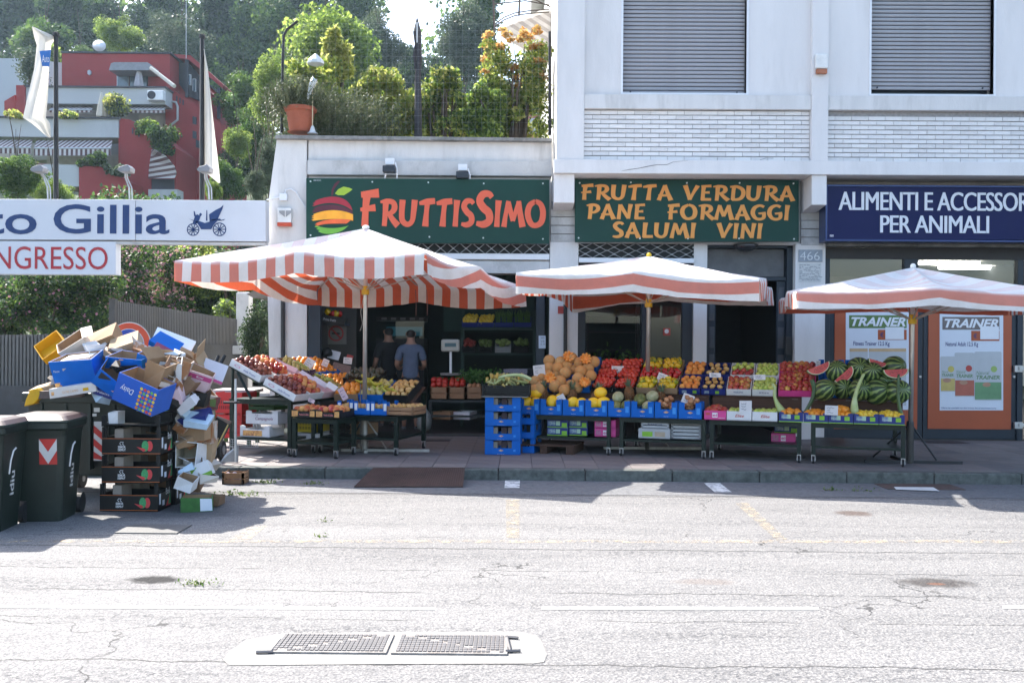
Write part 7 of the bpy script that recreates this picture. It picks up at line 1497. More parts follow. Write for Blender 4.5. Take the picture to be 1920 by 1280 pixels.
# hill and trees
def hz(x,y):
 t=max(0.0,min(1.0,(y-30)/75.0));h=.5+23*(t**1.25)+1.5*math.sin(x*.05+1)*t+(.4*math.sin(y*.3+x*.2)*t)
 return h
g=MB();nx_,ny_=60,40;vs_=[]
for j in range(ny_+1):
 for i in range(nx_+1):x=-140+240*i/nx_;y=26+130*j/ny_;vs_.append((x,y,hz(x,y)))
g.add(vs_,[(j*(nx_+1)+i,j*(nx_+1)+i+1,(j+1)*(nx_+1)+i+1,(j+1)*(nx_+1)+i)for j in range(ny_)for i in range(nx_)])
g.build('hill',M('hillside',(.035,.055,.018),.95,.4,.3,.6,2),kind='structure',keep=True,smooth=True)
def leafM(name,c,tr=.45,var=.35,vs=1.2):return M(name,c,.55,var,vs,trans=tr,spec=.25)
bark=M('bark',(.075,.055,.040),.9,.3,5,.5,20)
LM={'bright':[leafM('leaf_bright_a',(.18,.26,.045),.58),leafM('leaf_bright_b',(.10,.16,.03),.52),leafM('leaf_bright_c',(.28,.36,.08),.62)],'mid':[leafM('leaf_mid_a',(.075,.14,.028),.5),leafM('leaf_mid_b',(.045,.09,.022),.45),leafM('leaf_mid_c',(.12,.19,.04),.5)],'dark':[leafM('leaf_dark_a',(.038,.072,.028),.42),leafM('leaf_dark_b',(.024,.048,.022),.35),leafM('leaf_dark_c',(.065,.11,.038),.45)],'grey':[leafM('leaf_grey_a',(.075,.105,.060),.35),leafM('leaf_grey_b',(.05,.08,.045),.3),leafM('leaf_grey_c',(.11,.14,.08),.4)],'yellow':[leafM('leaf_yellow_a',(.36,.39,.08),.62),leafM('leaf_yellow_b',(.22,.27,.05),.58),leafM('leaf_yellow_c',(.48,.47,.15),.62)]}
def tree_mesh(tone,n,leaf,clumps,R=(1,1,1),long=1.5,csize=(.22,.42),shell=.3,seed=0):
 global rng
 cl=random_clumps(clumps,R,(0,0,0),csize);P,k=blob_points(n,cl,shell);ms=LM[tone]
 mi=(k*7+rng.integers(0,3,n)*(rng.random(n)<.45))%3
 V=leaf_quads(P,leaf,long);me_o=quads('crown',V,mi,ms);me=me_o.data;bpy.data.objects.remove(me_o);return me
TONE={'far_dark':('dark',9000,.075,30),'far_dark2':('dark',9000,.070,34),'far_mid':('mid',9000,.072,30),'bright':('bright',15000,.055,40),'grey':('grey',14000,.050,44),'mid':('mid',12000,.060,36)}
def crown_mesh(key,w,d,h):
 tone,n,leaf,k=TONE[key];r0=min(w,h);k=int(k*min(2.2,max(h,w)/r0));n=int(n*min(1.8,max(h,w)/r0));cl=[]
 for i in range(k):
  v=rng.normal(size=3);v/=np.linalg.norm(v);q=rng.uniform(.2,.82);s_=rng.uniform(.24,.44)*r0;cl.append((v[0]*w*q,v[1]*d*q,v[2]*h*q,s_*1.1,s_,s_*.85))
 P,kk=blob_points(n,cl,.28);mi=(kk*7+rng.integers(0,3,len(P))*(rng.random(len(P))<.45))%3
 o=quads('crown',leaf_quads(P,leaf*r0,1.4),mi,LM[tone]);me=o.data;bpy.data.objects.remove(o);return me
q=MB();q.tube([(0,0,-1.6),(.02,0,-.8),(0,.02,-.2),(.02,0,.4)],[.075,.06,.045,.015],8)
for k in range(9):
 a=k*2.4;z=-.7+k*.11;L_=.62;q.tube([(0,0,z),(math.cos(a)*L_*.5,math.sin(a)*L_*.5,z+.22),(math.cos(a)*L_,math.sin(a)*L_,z+.38)],[.032,.02,.006],6)
trunkme=fmesh('trunk',q,[bark])
def tree(key,px,py_top,py_bot,Y,wpx,lab,group=None,depth=None,trunk=1.0):
 top,bot=at(px,py_top,Y),at(px,py_bot,Y);w=wpx/FPX*Y/2;h=(top.z-bot.z)/2;cz=(top.z+bot.z)/2;base=min(hz(top.x,Y)if Y>26 else bot.z,bot.z)
 t=thing('tree',lab,'tree',(top.x,Y,base),random.uniform(0,6.28),group=group)
 part('crown',crown_mesh(key,w,depth or w*.8,h),t,(0,0,cz-base));zb=max(.2,(cz-base)/1.6)
 part('trunk',trunkme,t,(0,0,cz-base),(0,0,0),(max(.4,w*.35),max(.4,w*.35),max((cz-base)/1.6,.3)));return t
W_='on the wooded hill'
TL_=[('far_dark',40,-90,115,95,190,'huge dark broadleaf tree at the far left of the hill top'),('far_dark2',125,-70,120,88,150,'dark tall tree left of the sky gap above the red house'),('far_dark',190,-20,120,84,110,'dark tree just left of the bright sky gap'),('far_mid',85,20,150,78,130,'dark mid-height tree behind the grey block at the left'),('far_dark2',300,-60,130,92,110,'dark tree right of the bright sky gap'),('grey',340,15,150,72,135,'big grey-green conifer behind the roof of the red house'),('far_dark',420,-90,200,95,170,'tall blue-green tree above the right roof edge of the red house'),('far_mid',480,-60,220,90,150,'tall hazy tree between the red house and the bright tree'),('far_dark2',560,-110,150,96,170,'hazy tall tree behind the big bright tree'),('far_mid',660,-40,130,92,130,'hazy tree left of the wide sky gap'),('grey',712,5,190,70,110,'feathery grey-green tree left of the wide sky gap'),('far_dark',770,75,230,80,90,'low dark tree under the wide sky gap'),('far_dark2',825,70,230,82,80,'low dark tree right of the black pole'),('grey',872,-20,180,72,120,'pale feathery tree right of the wide sky gap'),('far_mid',905,-70,90,84,80,'hazy tree beside the pergola'),('bright',224,24,112,66,96,'bright lime green tree behind the red roof'),('far_mid',150,85,130,70,60,'low green bush behind the parabolic dish'),('bright',610,-12,230,45,225,'big bright green tree above the shop terrace'),('bright',512,95,260,42,90,'bright green tree side right beside the bent fence post'),('mid',455,130,260,52,110,'mid green tree right of the red house'),('mid',480,190,330,46,100,'lower green tree right of the red house'),('far_dark',450,240,380,48,90,'dark tree in the shade beside the white flag'),('bright',445,232,300,44,60,'vine-covered bright slope tree beside the flag'),('mid',420,290,390,40,90,'rounded green shrub tree above the car dealer sign'),('grey',505,240,380,28,62,'drooping dark conifer behind the sloping end wall'),('grey',480,300,400,27,50,'small conifer just above the dealer sign'),('far_mid',560,100,260,60,120,'green tree behind the terracotta pot'),('far_mid',380,100,250,85,120,'hazy tree behind the right side of the red house'),('mid',30,283,385,30,98,'bushy green tree at the left edge above the sign'),('bright',100,335,390,34,120,'pale yellow-green shrub behind the left flag pole'),('bright',400,335,385,33,40,'thin sunlit shoots beside the right flag pole'),('far_dark',-60,-60,200,90,160,'dark tree beyond the left edge'),('far_dark2',0,80,200,80,90,'dark hazy tree above the grey wall at the left edge')]
for a in TL_:tree(a[0],a[1],a[2],a[3],a[4],a[5],a[6],'trees on the hill behind')
wood_P=[]
for k in range(420):
 px=random.uniform(-150,1040);lo_y=40 if(225<px<262)else(105 if 728<px<812 else(120 if px>915 else-60));py=random.uniform(lo_y+25,330);Yt=108+random.uniform(-6,6);c=at(px,py,Yt);wood_P.append((c.x,c.y,c.z,2.6,2.2,2.3))
P,k_=blob_points(60000,wood_P,.25);quads('wood',leaf_quads(P,.42,1.4),(k_*5+rng.integers(0,3,len(P)))%6,LM['dark']+LM['mid'],kind='stuff')
def hedge(name,lab,px0,px1,py0,py1,Y,d,tones,n,leaf,cat='shrub',flowers=None,clumps=26,cs=(.12,.3),long=1.5,stems=0,group=None,dome=0.0):
 a,b=at(px0,py1,Y),at(px1,py0,Y);C_=((a.x+b.x)/2,Y,(a.z+b.z)/2);R=((b.x-a.x)/2,d/2,(b.z-a.z)/2)
 t=thing(name,lab,cat,(C_[0],Y,a.z),group=group);cl=[]
 for i in range(clumps):s=random.uniform(*cs);xx=random.uniform(-1,1);cl.append((xx*R[0]*.85,random.uniform(-1,1)*R[1]*.7,(R[2]+random.uniform(-.95,.8)*R[2]*.95)*(1-dome*xx*xx*random.uniform(.6,1.3)),R[2]*s*2,R[1]*s*2,R[2]*s*2))
 P,k=blob_points(n,cl,.4);P=P[P[:,2]>0];k=k[:len(P)];ms=sum([LM[x]for x in tones],[]);mi=(k*5+rng.integers(0,3,len(P)))%len(ms)
 quads('foliage',leaf_quads(P,leaf,long),mi,ms,parent=t)
 if flowers:
  P,k=blob_points(flowers[1],cl,.12);P=P[P[:,2]>0];quads('flowers',leaf_quads(P,flowers[2],1.2),rng.integers(0,2,len(P)),flowers[0],parent=t,kind='stuff')
 q=MB()
 for i in range(stems or 5):
  x=random.uniform(-.7,.7)*R[0];y=random.uniform(-.3,.3)*d;q.tube([(x*.6,y*.5,0),(x*.85,y,R[2]*.8),(x*1.05+random.uniform(-.1,.1),y*1.2,R[2]*1.2)],[.03*R[2]+.01,.02*R[2]+.006,.005],5)
 q.build('stem',bark,parent=t,loc=(0,0,0));return t
flw=[leafM('flower_pink',(.40,.19,.24),.3),leafM('flower_dusty',(.32,.21,.16),.3)]
hedge('flowering_shrub','wide hedge with faded pink flowers above the left ribbed fence',-60,215,512,640,20,1.6,('dark','mid'),26000,.055,flowers=(flw,1500,.05),clumps=60,cs=(.14,.3))
hedge('flowering_shrub','tall pink flowering shrub right of the red INGRESSO board',205,335,455,650,23,1.6,('dark','mid'),16000,.06,flowers=(flw,4200,.065),clumps=36,cs=(.12,.24))
hedge('shrub','bright yellow-green vine behind the tip of the left umbrella',305,400,458,520,25,1.2,('yellow','bright'),4500,.075,clumps=18,cs=(.2,.4))
hedge('shrub','dark ivy hedge behind the grey ribbed fence',320,500,505,612,24.5,1.2,('dark','mid'),14000,.06,clumps=50,cs=(.14,.3))
hedge('shrub','sunlit climbing shrub under the left umbrella',370,500,500,560,23.8,.8,('bright','mid'),6000,.06,clumps=24,cs=(.2,.4))
hedge('shrub','small pale green bush beside the concrete fence pillar',408,445,565,600,21.5,.5,('bright','grey'),1200,.05,clumps=10,cs=(.25,.45))
hedge('ivy','ivy curtain hanging between the fence pillar and the white end wall',464,506,555,690,18.5,.5,('dark','grey'),6000,.035,cat='ivy',clumps=26,cs=(.12,.22))
hedge('shrub','dark shrubs filling the gap left of the driveway fence',-200,20,500,680,26,3,('dark',),9000,.09,clumps=40,cs=(.2,.35))
hedge('shrub','dark green slope planting behind the car dealer sign',240,520,470,560,30,4,('dark','mid'),12000,.09,clumps=50,cs=(.2,.4))
hedge('shrub','leafy bushes below the red house hidden by the sign',60,420,372,480,36,4,('mid','dark'),9000,.12,clumps=40,cs=(.2,.4))
# ribbed concrete fences
conc=M('fence_concrete',(.105,.106,.108),.9,.15,3,.3,40,col2=(.10,.095,.085),mix=(.45,.75),st=(1,1,.5));conc2=M('fence_concrete_dark',(.062,.063,.065),.9,.2,3,.3,40,col2=(.05,.048,.043),mix=(.45,.75))
def rib_fence(lab,A_,B_,za,zb,zba,zbb,m,pitch,wall=True):
 A_,B_=Vector(A_),Vector(B_);L_=(B_-A_).length;n=int(L_/pitch);t=thing('ribbed_fence',lab,'fence',(A_.x,A_.y,0));d=(B_-A_).normalized();nn=Vector((d.y,-d.x,0));q=MB()
 for i in range(n):
  u=(i+.5)/n;p=A_.lerp(B_,u);z1=za+(zb-za)*u;z0_=zba+(zbb-zba)*u;w=pitch*.30
  a=p-d*w;b=p+d*w
  q.add([tuple(a+nn*.03),tuple(b+nn*.03),tuple(b-nn*.03),tuple(a-nn*.03)],[],0);k=len(q.v)-4
  for j in range(4):v=q.v[k+j];q.v[k+j]=(v[0],v[1],z0_);q.v.append((v[0],v[1],z1))
  for j in range(4):q.f.append((k+j,k+(j+1)%4,k+4+(j+1)%4,k+4+j));q.m.append(0)
  q.f.append((k+4,k+5,k+6,k+7));q.m.append(0)
 q.build('rib',m,parent=t,world=True,kind='stuff')
 q=MB();q.prism([(A_.x,A_.y,zba),(B_.x,B_.y,zbb),(B_.x,B_.y,zb-.03),(A_.x,A_.y,za-.03)],tuple(-nn*.03));q.build('panel',conc2,parent=t,world=True)
 if wall:q=MB();o=nn*.10;q.prism([(A_.x+o.x,A_.y+o.y,-.2),(B_.x+o.x,B_.y+o.y,-.2),(B_.x+o.x,B_.y+o.y,zbb),(A_.x+o.x,A_.y+o.y,zba)],tuple(-nn*.25));q.build('base_wall',conc2,parent=t,world=True)
 return t
YF=17.0;aL=at(-120,628,YF);aR=at(209,626,YF)
rib_fence('low ribbed concrete fence under the pink hedge at the left',(aL.x,YF,0),(aR.x,YF,0),ZZ(100,630,YF),ZZ(209,626,YF),ZZ(100,722,YF),ZZ(209,725,YF),conc,.062)
a1,a2=at(211,563,17.0),at(453,600,20.5)
rib_fence('higher ribbed concrete fence receding along the driveway behind the round sign',(a1 .x,17.0,0),(a2 .x,20.5,0),a1 .z,a2 .z,ZZ(211,648,17),ZZ(453,645,20.5),conc,.045)
p=at(212,560,16.95);MB().box(p.x-.05,p.x+.05,16.9,17.02,0,p.z).build('fence_post',conc2,label='dark concrete post where the two ribbed fences meet',cat='post')
t=thing('fence_pillar','rough concrete pillar at the right end of the receding fence','pillar',(at(462,600,20.4).x,20.4,0));a=at(449,0,20.4).x;b=at(474,0,20.4).x
MB().box(a,b,20.3,20.6,0,ZZ(462,548,20.4)).build('shaft',beamM,parent=t,world=True,bevel=.03);MB().box(at(362,0,20.3).x,at(470,0,20.3).x,20.05,20.3,ZZ(430,664,20.1),ZZ(430,648,20.1)).build('ledge',beamM,parent=t,world=True,bevel=.02);MB().box(at(340,0,20.3).x,at(470,0,20.3).x,20.22,20.3,0,ZZ(430,664,20.25)).build('base_wall',conc,parent=t,world=True)
MB().prism(pxpoly([(462,551),(503,533),(503,557),(476,559)],17.5)[::-1],(0,1.2,0)).build('lean_to_roof',M('eternit',(.12,.11,.10),.9,.2,5),label='grey sheet of lean-to roof jutting from the white end wall',cat='roof')
# car dealer's sign over the entrance
boardW=M('board_white',(.56,.58,.62),.5,.03,1,col2=(.5,.51,.53),mix=(.5,.85));navyL=M('letter_navy',(.006,.032,.125),.45);redL=M('letter_red',(.36,.02,.03),.45)
SG=15.1
t=thing('dealer_sign','long white overhead sign reading Auto Gillia with an antique car emblem','sign',at(120,453,SG))
for(x0_,x1_,yl,yr)in((-500,253.5,448,450),(254.5,498,450.5,453)):MB().prism([at(x0_,yl,SG),at(x1_,yr,SG),at(x1_,376 if x1_>300 else 374,SG),at(x0_,372 if x0_<0 else 374.5,SG)],(0,.22,0)).build('board',boardW,parent=t,world=True,bevel=.006)
q=MB();px_text(q,'Gillia',100,318,384,438,SG-.006,bold=.012);px_text(q,'Auto',-172,69,384,438,SG-.006,bold=.012);q.build('lettering',navyL,parent=t,world=True)
MB().box(at(-500,0,SG).x,at(500,0,SG).x,SG+.03,SG+.18,ZZ(300,458,SG),ZZ(300,453,SG)).build('beam',beamM,parent=t,world=True)
def wheel_em(cx,cy,r):
 q=MB();c=at(cx,cy,SG-.006);R_=r/FPX*SG;n=32
 for k in range(n):
  a0,a1_=2*PI*k/n,2*PI*(k+1)/n;q.poly([(c.x+R_*math.cos(a0),c.y,c.z+R_*math.sin(a0)),(c.x+R_*math.cos(a1_),c.y,c.z+R_*math.sin(a1_)),(c.x+R_*.86*math.cos(a1_),c.y,c.z+R_*.86*math.sin(a1_)),(c.x+R_*.86*math.cos(a0),c.y,c.z+R_*.86*math.sin(a0))])
 for k in range(10):a0=2*PI*k/10;q.tube([(c.x,c.y,c.z),(c.x+R_*.9*math.cos(a0),c.y,c.z+R_*.9*math.sin(a0))],.006,4)
 q.poly([(c.x+R_*.22*math.cos(2*PI*k/10),c.y-.002,c.z+R_*.22*math.sin(2*PI*k/10))for k in range(10)]);q.build('emblem_wheel',navyL,parent=t,world=True)
wheel_em(362,430.5,11.8);wheel_em(411.5,430,12.8)
for pts in([(365,416),(372,414),(384,418),(392,416),(397,412),(412,410),(417,414),(408,414),(401,421),(396,430),(377,430),(371,420)],[(361,419),(366,404),(370,402),(376,405),(374,412),(368,420)],[(393,415),(392,402),(404,394),(414,389),(419,384),(417,392),(411,405),(408,412)],[(386,414),(387,394),(388.5,394),(389,414)],[(364,406),(363,396),(365,396),(367,404)],[(354,410),(364,413.5),(363,414.5)],[(410,414),(422,410.5),(420,413)],[(373,402),(376,399),(379,402),(376,406)]):MB().poly(pxpoly(pts,SG-.007)).build('emblem_car',navyL,parent=t,world=True)
t2=thing('entrance_sign','white board reading INGRESSO in red hanging under the dealer sign','sign',at(100,515,SG));MB().prism([at(-500,512,SG),at(217,515,SG),at(217,453,SG),at(-500,450,SG)],(0,.2,0)).build('board',boardW,parent=t2,world=True,bevel=.006);q=MB();px_text(q,'INGRESSO',-24,202,463,504,SG-.006);q.build('lettering',redL,parent=t2,world=True)
MB().box(at(-500,0,SG).x,at(-470,0,SG).x,SG,SG+.2,0,3.8).build('sign_post',galv,label='steel post carrying the dealer sign beyond the left edge',cat='post')
for(x,lx,w)in((90,68,'left, over the first letters'),(243,232,'middle, over the seam of the board'),(392,381,'right, over the car emblem')):
 tl=thing('sign_lamp','small arm lamp on top of the dealer sign, '+w,'lamp',at(x,373,SG));
 MB().tube(pxpoly([(x,374),(x-1,352),(x-8,333),(lx+3,318)],SG-.1),.012,6).tube(pxpoly([(x+5,374),(x+4,352),(x-4,334),(lx+6,318)],SG-.12),.010,6).build('arm',galv,parent=tl,world=True)
 MB().prism(pxpoly([(lx-13,318),(lx-9,313),(lx+6,308),(lx+12,314),(lx+11,322),(lx-8,322)],SG-.35)[::-1],(0,.2,0)).build('lamp_head',M('lamp_grey',(.22,.22,.23),.4),parent=tl,world=True,bevel=.01)
flagM=M('flag_cloth',(.62,.60,.55),.8,.06,3,trans=.35);poleM=M('flagpole_black',(.010,.009,.010),.45)
def flag(pxp,ytop,segs,lab,folds,patch=False,Y=15.4):
 t=thing('flag',lab,'flag',at(pxp,377,Y));MB().tube([at(pxp,377,Y),at(pxp,ytop,Y)],[.040,.032],10).lathe([(.05,0),(.05,.05),(.02,.06)],10,tuple(at(pxp,ytop,Y))).build('pole',poleM,parent=t,world=True)
 q=MB();n=14;m=len(segs)
 for j,(y,x0_,x1_)in enumerate(segs):
  for i in range(n+1):
   u=i/n;p=at(x0_+(x1_-x0_)*u,y+(folds[1]*math.sin(u*PI)if j==m-1 else 0),Y-.04+.10*math.sin(u*folds[0]*PI+j*.5));q.v.append(tuple(p))
 for j in range(m-1):
  for i in range(n):a=j*(n+1)+i;q.f.append((a,a+1,a+n+2,a+n+1));q.m.append(0)
 q.build('cloth',flagM,parent=t,world=True,smooth=True)
 if patch:
  pp_=[at(x,y,Y-.16)for x,y in((79,124),(92,125),(95,94),(74,96))];MB().prism(pp_,(0,.01,0)).build('blue_patch',M('flag_blue',(.04,.15,.42),.7),parent=t,world=True)
  q=MB();put_text(q,'Auto',at(79,117,Y-.165),(1,0,0),(0,0,1),.11,.11);q.build('printed_word',whiteT,parent=t,world=True)
  MB().tube([at(108,76,Y),at(61,51,Y)],.012,6).build('cross_bar',flagM,parent=t,world=True)
flag(105,68,[(52,60,64),(70,64,106),(85,69,96),(130,64,92),(180,52,90),(221,43,86),(232,60,94),(258,90,96)],'twisted white flag with a blue Auto patch on the left black pole',(2.2,0),True)
flag(379,72,[(92,381,383),(130,381,390),(200,381,397),(260,381,404),(320,381,411),(343,409,413)],'long white flag hanging on the right black pole',(1.6,0))
# red terraced house on the hill
redW=M('red_render',(.29,.042,.042),.85,.12,.5,.1,8,col2=(.23,.036,.038),mix=(.45,.8));palW=M('pale_parapet',(.42,.43,.44),.85,.06,.4,.1,8,col2=(.25,.26,.27),mix=(.55,.8),st=(1,1,.3));greyW=M('grey_block',(.40,.43,.46),.85,.05,.3)
rh=thing('terraced_house','red stepped terrace house with pale parapets and striped awnings on the hill','house',(at(240,400,50).x,50,hz(-19,50)))
def RP(name,pts,Y,d,m,parent=rh,**k):P=pxpoly(pts,Y);c_=sum((P[i].x*P[(i+1)%len(P)].z-P[(i+1)%len(P)].x*P[i].z)for i in range(len(P)));P=P if c_>0 else P[::-1];return MB().prism(P,(0,d,0)).build(name,m,parent=parent,world=True,**k)
dkroof=M('roof_edge',(.05,.05,.06),.7)
RP('top_storey',[(116,98),(318,100),(318,300),(116,300)],51,8,redW);RP('roof_edge',[(114,96),(321,98),(321,101),(114,99)],50.9,8.2,dkroof)
RP('eaves',[(318,101),(357,104),(418,158),(418,166),(352,111),(318,108)],52,3.5,redW);RP('side_wall',[(318,108),(345,130),(395,175),(414,230),(414,520),(318,520)],52.5,5,redW)
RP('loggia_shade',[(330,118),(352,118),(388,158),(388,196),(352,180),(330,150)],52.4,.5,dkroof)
for x in(347,407):RP('post',[(x,112 if x<400 else 165),(x+5,112 if x<400 else 165),(x+5,182 if x<400 else 222),(x,182 if x<400 else 222)],51.6,.15,dkroof)
RP('stair_wall',[(310,168),(330,172),(372,200),(415,232),(415,520),(310,520)],49.5,2,redW)
p1=RP('parapet',[(45,162),(310,164),(310,196),(45,194)],48.5,1.5,palW)
RP('balcony_wall',[(260,214),(310,214),(310,250),(260,250)],50,.3,M('balcony_white',(.5,.5,.49),.8));RP('lower_storey',[(60,195),(310,195),(310,300),(60,300)],50.4,1,palW)
RP('parapet',[(-140,218),(222,222),(222,258),(-140,255)],46.5,1.5,palW);RP('parapet_cap',[(45,160),(311,162),(311,165),(45,163)],48.4,1.6,dkroof);RP('parapet_cap',[(-140,216),(223,220),(223,223),(-140,219)],46.4,1.6,dkroof)
RP('mid_wall',[(222,222),(242,224),(292,248),(330,278),(330,520),(222,520)],46.6,3,redW)
RP('lower_wall',[(88,290),(222,290),(222,345),(88,345)],48,.4,MATS['balcony_white']);RP('base_wall',[(-140,255),(222,258),(222,300),(-140,300)],49,.4,palW)
RP('front_wall',[(148,311),(188,313),(235,338),(235,520),(148,520)],44.5,2,redW);RP('front_parapet',[(80,308),(148,309),(148,350),(80,350)],44.6,1.5,palW)
RP('brick_stub',[(30,160),(47,160),(47,222),(30,222)],48.4,1,redW);RP('curved_wall',[(8,190),(28,178),(30,222),(8,222)],49,1,redW)
RP('chimney_block',[(90,115),(117,118),(117,165),(96,165)],52,2,palW)
def hwin(pts,Y,mf=None):
 f=RP('window',pts,Y,.12,mf or whiteF);xs=[p[0]for p in pts];ys=[p[1]for p in pts];e=1.0
 P=pxpoly([(min(xs)+e,max(ys)-e),(max(xs)-e,max(ys)-e),(max(xs)-e,min(ys)+e),(min(xs)+e,min(ys)+e)],Y-.02);MB().prism(P,(0,.015,0)).build('pane',M('pane_blue',(.10,.14,.17),.1,spec=.8),parent=f,world=True)
hwin([(219,163),(241,163),(241,136),(219,136)],50.9);hwin([(243,163),(276,163),(276,136),(243,136)],50.9,dkroof);hwin([(361,170),(367,172),(367,148),(361,148)],52.3);hwin([(352,158),(358,160),(358,140),(352,140)],52.3)
for x in(247,253,259):RP('vent_hole',[(x,240+(x-247)*.5),(x+2.6,240+(x-247)*.5),(x+2.6,251+(x-247)*.5),(x,251+(x-247)*.5)],46.57,.02,dkroof)
for x in(330,336,342):RP('vent_hole',[(x,180+(x-330)*.6),(x+2.6,180+(x-330)*.6),(x+2.6,190+(x-330)*.6),(x,190+(x-330)*.6)],49.47,.02,dkroof)
for(x,y)in((361,218),(361,245),(367,262)):RP('window',[(x,y),(x+7,y+2),(x+7,y+16),(x,y+14)],49.46,.05,dkroof)
cn=RP('canopy',[(204,132),(208,119),(214,117),(276,117),(281,120),(282,132)],49.7,1.2,M('polycarbonate',(.22,.22,.24),.3));
RP('wall_lamp',[(164,133),(167,131),(170,133),(170,139),(167,141),(164,139)],50.9,.1,greyW)
q=MB();q.tube(pxpoly([(317,168),(317,190),(330,192),(333,200),(333,225),(320,235),(318,252)],49.4),.06,6);q.build('drainpipe',palW,parent=rh,world=True)
RP('balcony',[(278,355),(333,355),(333,380),(278,380)],45.9,.8,palW)
RP('grey_wing',[(-200,108),(52,110),(52,300),(-200,300)],54,6,greyW)
awS=bpy.data.materials.new('awning_stripes');awS.use_nodes=True;N=awS.node_tree.nodes;L=awS.node_tree.links;tc=N.new('ShaderNodeNewGeometry');sx_=N.new('ShaderNodeSeparateXYZ');L.new(tc.outputs['Position'],sx_.inputs[0]);m_=N.new('ShaderNodeMath');m_.operation='MULTIPLY';m_.inputs[1].default_value=4.6;L.new(sx_.outputs[0],m_.inputs[0]);f_=N.new('ShaderNodeMath');f_.operation='FRACT';L.new(m_.outputs[0],f_.inputs[0]);g_=N.new('ShaderNodeMath');g_.operation='GREATER_THAN';g_.inputs[1].default_value=.5;L.new(f_.outputs[0],g_.inputs[0]);x_=N.new('ShaderNodeMixRGB');x_.inputs[1].default_value=(.10,.05,.05,1);x_.inputs[2].default_value=(.48,.45,.44,1);L.new(g_.outputs[0],x_.inputs[0]);L.new(x_.outputs[0],N['Principled BSDF'].inputs['Base Color']);N['Principled BSDF'].inputs['Roughness'].default_value=.8
def awning(px0,px1,y0,y1,y2,Y,lab):
 A0,A1=at(px0+4,y0,Y+1.2),at(px1+3,y0,Y+1.2);B0,B1=at(px0,y1,Y),at(px1,y1,Y);C0,C1=at(px0,y2,Y),at(px1,y2,Y)
 o=MB().add([tuple(B0),tuple(B1),tuple(A1),tuple(A0)],[(0,1,2,3)]).build('awning',awS,parent=rh,world=True,solid=.02);MB().add([tuple(C0),tuple(C1),tuple(B1),tuple(B0)],[(0,1,2,3)]).build('valance',awS,parent=o,world=True,solid=.02);MB().tube([B0,B1],.04,6).build('front_bar',greyW,parent=o,world=True)
awning(-140,58,262,277,288,45.5,'');awning(64,208,263,278,292,45.5,'');awning(230,308,199,206,212,48,'');awning(93,172,199,206,211,48,'')
q=MB();r0=[(278,335),(280,318),(286,300),(293,286),(302,280)]
c0=pxpoly([(278,335),(279,318),(281,302),(283,290),(284,281)],46.4);c1=pxpoly([(327,334),(331,326),(327,312),(312,294),(290,281)],45.2)
for i in range(4):q.add([tuple(c0[i]),tuple(c1[i]),tuple(c1[i+1]),tuple(c0[i+1])],[(0,1,2,3)])
aw=bpy.data.materials.new('awning_rings');aw.use_nodes=True;N=aw.node_tree.nodes;L=aw.node_tree.links;tc=N.new('ShaderNodeNewGeometry');sx_=N.new('ShaderNodeSeparateXYZ');L.new(tc.outputs['Position'],sx_.inputs[0]);m_=N.new('ShaderNodeMath');m_.operation='MULTIPLY';m_.inputs[1].default_value=4.2;L.new(sx_.outputs[2],m_.inputs[0]);f_=N.new('ShaderNodeMath');f_.operation='FRACT';L.new(m_.outputs[0],f_.inputs[0]);g_=N.new('ShaderNodeMath');g_.operation='GREATER_THAN';g_.inputs[1].default_value=.5;L.new(f_.outputs[0],g_.inputs[0]);x_=N.new('ShaderNodeMixRGB');x_.inputs[1].default_value=(.10,.05,.05,1);x_.inputs[2].default_value=(.48,.45,.44,1);L.new(g_.outputs[0],x_.inputs[0]);L.new(x_.outputs[0],N['Principled BSDF'].inputs['Base Color'])
q.build('dome_awning',aw,parent=rh,world=True,solid=.02)
RP('door_recess',[(284,336),(326,336),(326,356),(284,356)],46.5,.1,dkroof)
ac=thing('air_conditioner','white air conditioner on the pale parapet of the red house','air conditioner',at(293,190,48.3));a=at(279,190,48.3);b=at(309,172,48.3);MB().box(a.x,b.x,48.05,48.45,a.z,b.z).build('case',whiteF,parent=ac,world=True,bevel=.03);MB().lathe([(.2,-.01),(.2,.01)],16).build('fan_grille',dkroof,parent=ac,loc=(-.14,-.26,.24),rot=(PI/2,0,0))
ds=thing('satellite_dish','white satellite dish on the roof edge of the red house','dish',at(186,97,52));MB().lathe([(.02,-.1),(.18,-.07),(.32,0),(.33,.01)],18).build('bowl',whiteF,parent=ds,loc=(0,0,.3),rot=(PI/2-.2,0,.3),smooth=True);MB().tube([(0,0,-.02),(0,0,.2)],.03,6).build('mast',galv,parent=ds,loc=(0,0,0))
for(x,y0_,y1_,Y,lab,m)in((260,122,164,50.0,'closed pale parasol on the upper terrace of the red house',M('parasol_grey',(.40,.38,.40),.8)),(190,172,220,47.2,'closed white parasol on the middle terrace of the red house',flagM)):
 a,b=at(x,y1_,Y),at(x,y0_,Y);h=b.z-a.z;t=thing('closed_parasol',lab,'parasol',a);MB().lathe([(.20,h*.02),(.22,h*.1),(.15,h*.5),(.07,h*.85),(.02,h)],12,(0,0,0),0,lambda t:1+.15*math.cos(6*t)).build('cloth',m,parent=t,loc=(0,0,0));MB().tube([(0,0,-.2),(0,0,h)],.025,6).build('pole',poleM,parent=t,loc=(0,0,0))
t=MB().tube([at(283,128,49.5),at(327,162,48.5)],.10,8).build('rolled_awning',flagM,label='rolled pale awning slanting beside the terrace window of the red house',cat='awning')
MB().tube([at(349,110,51),at(349,4,51)],.02,5).build('antenna',galv,label='thin tall antenna mast on the red house',cat='antenna')
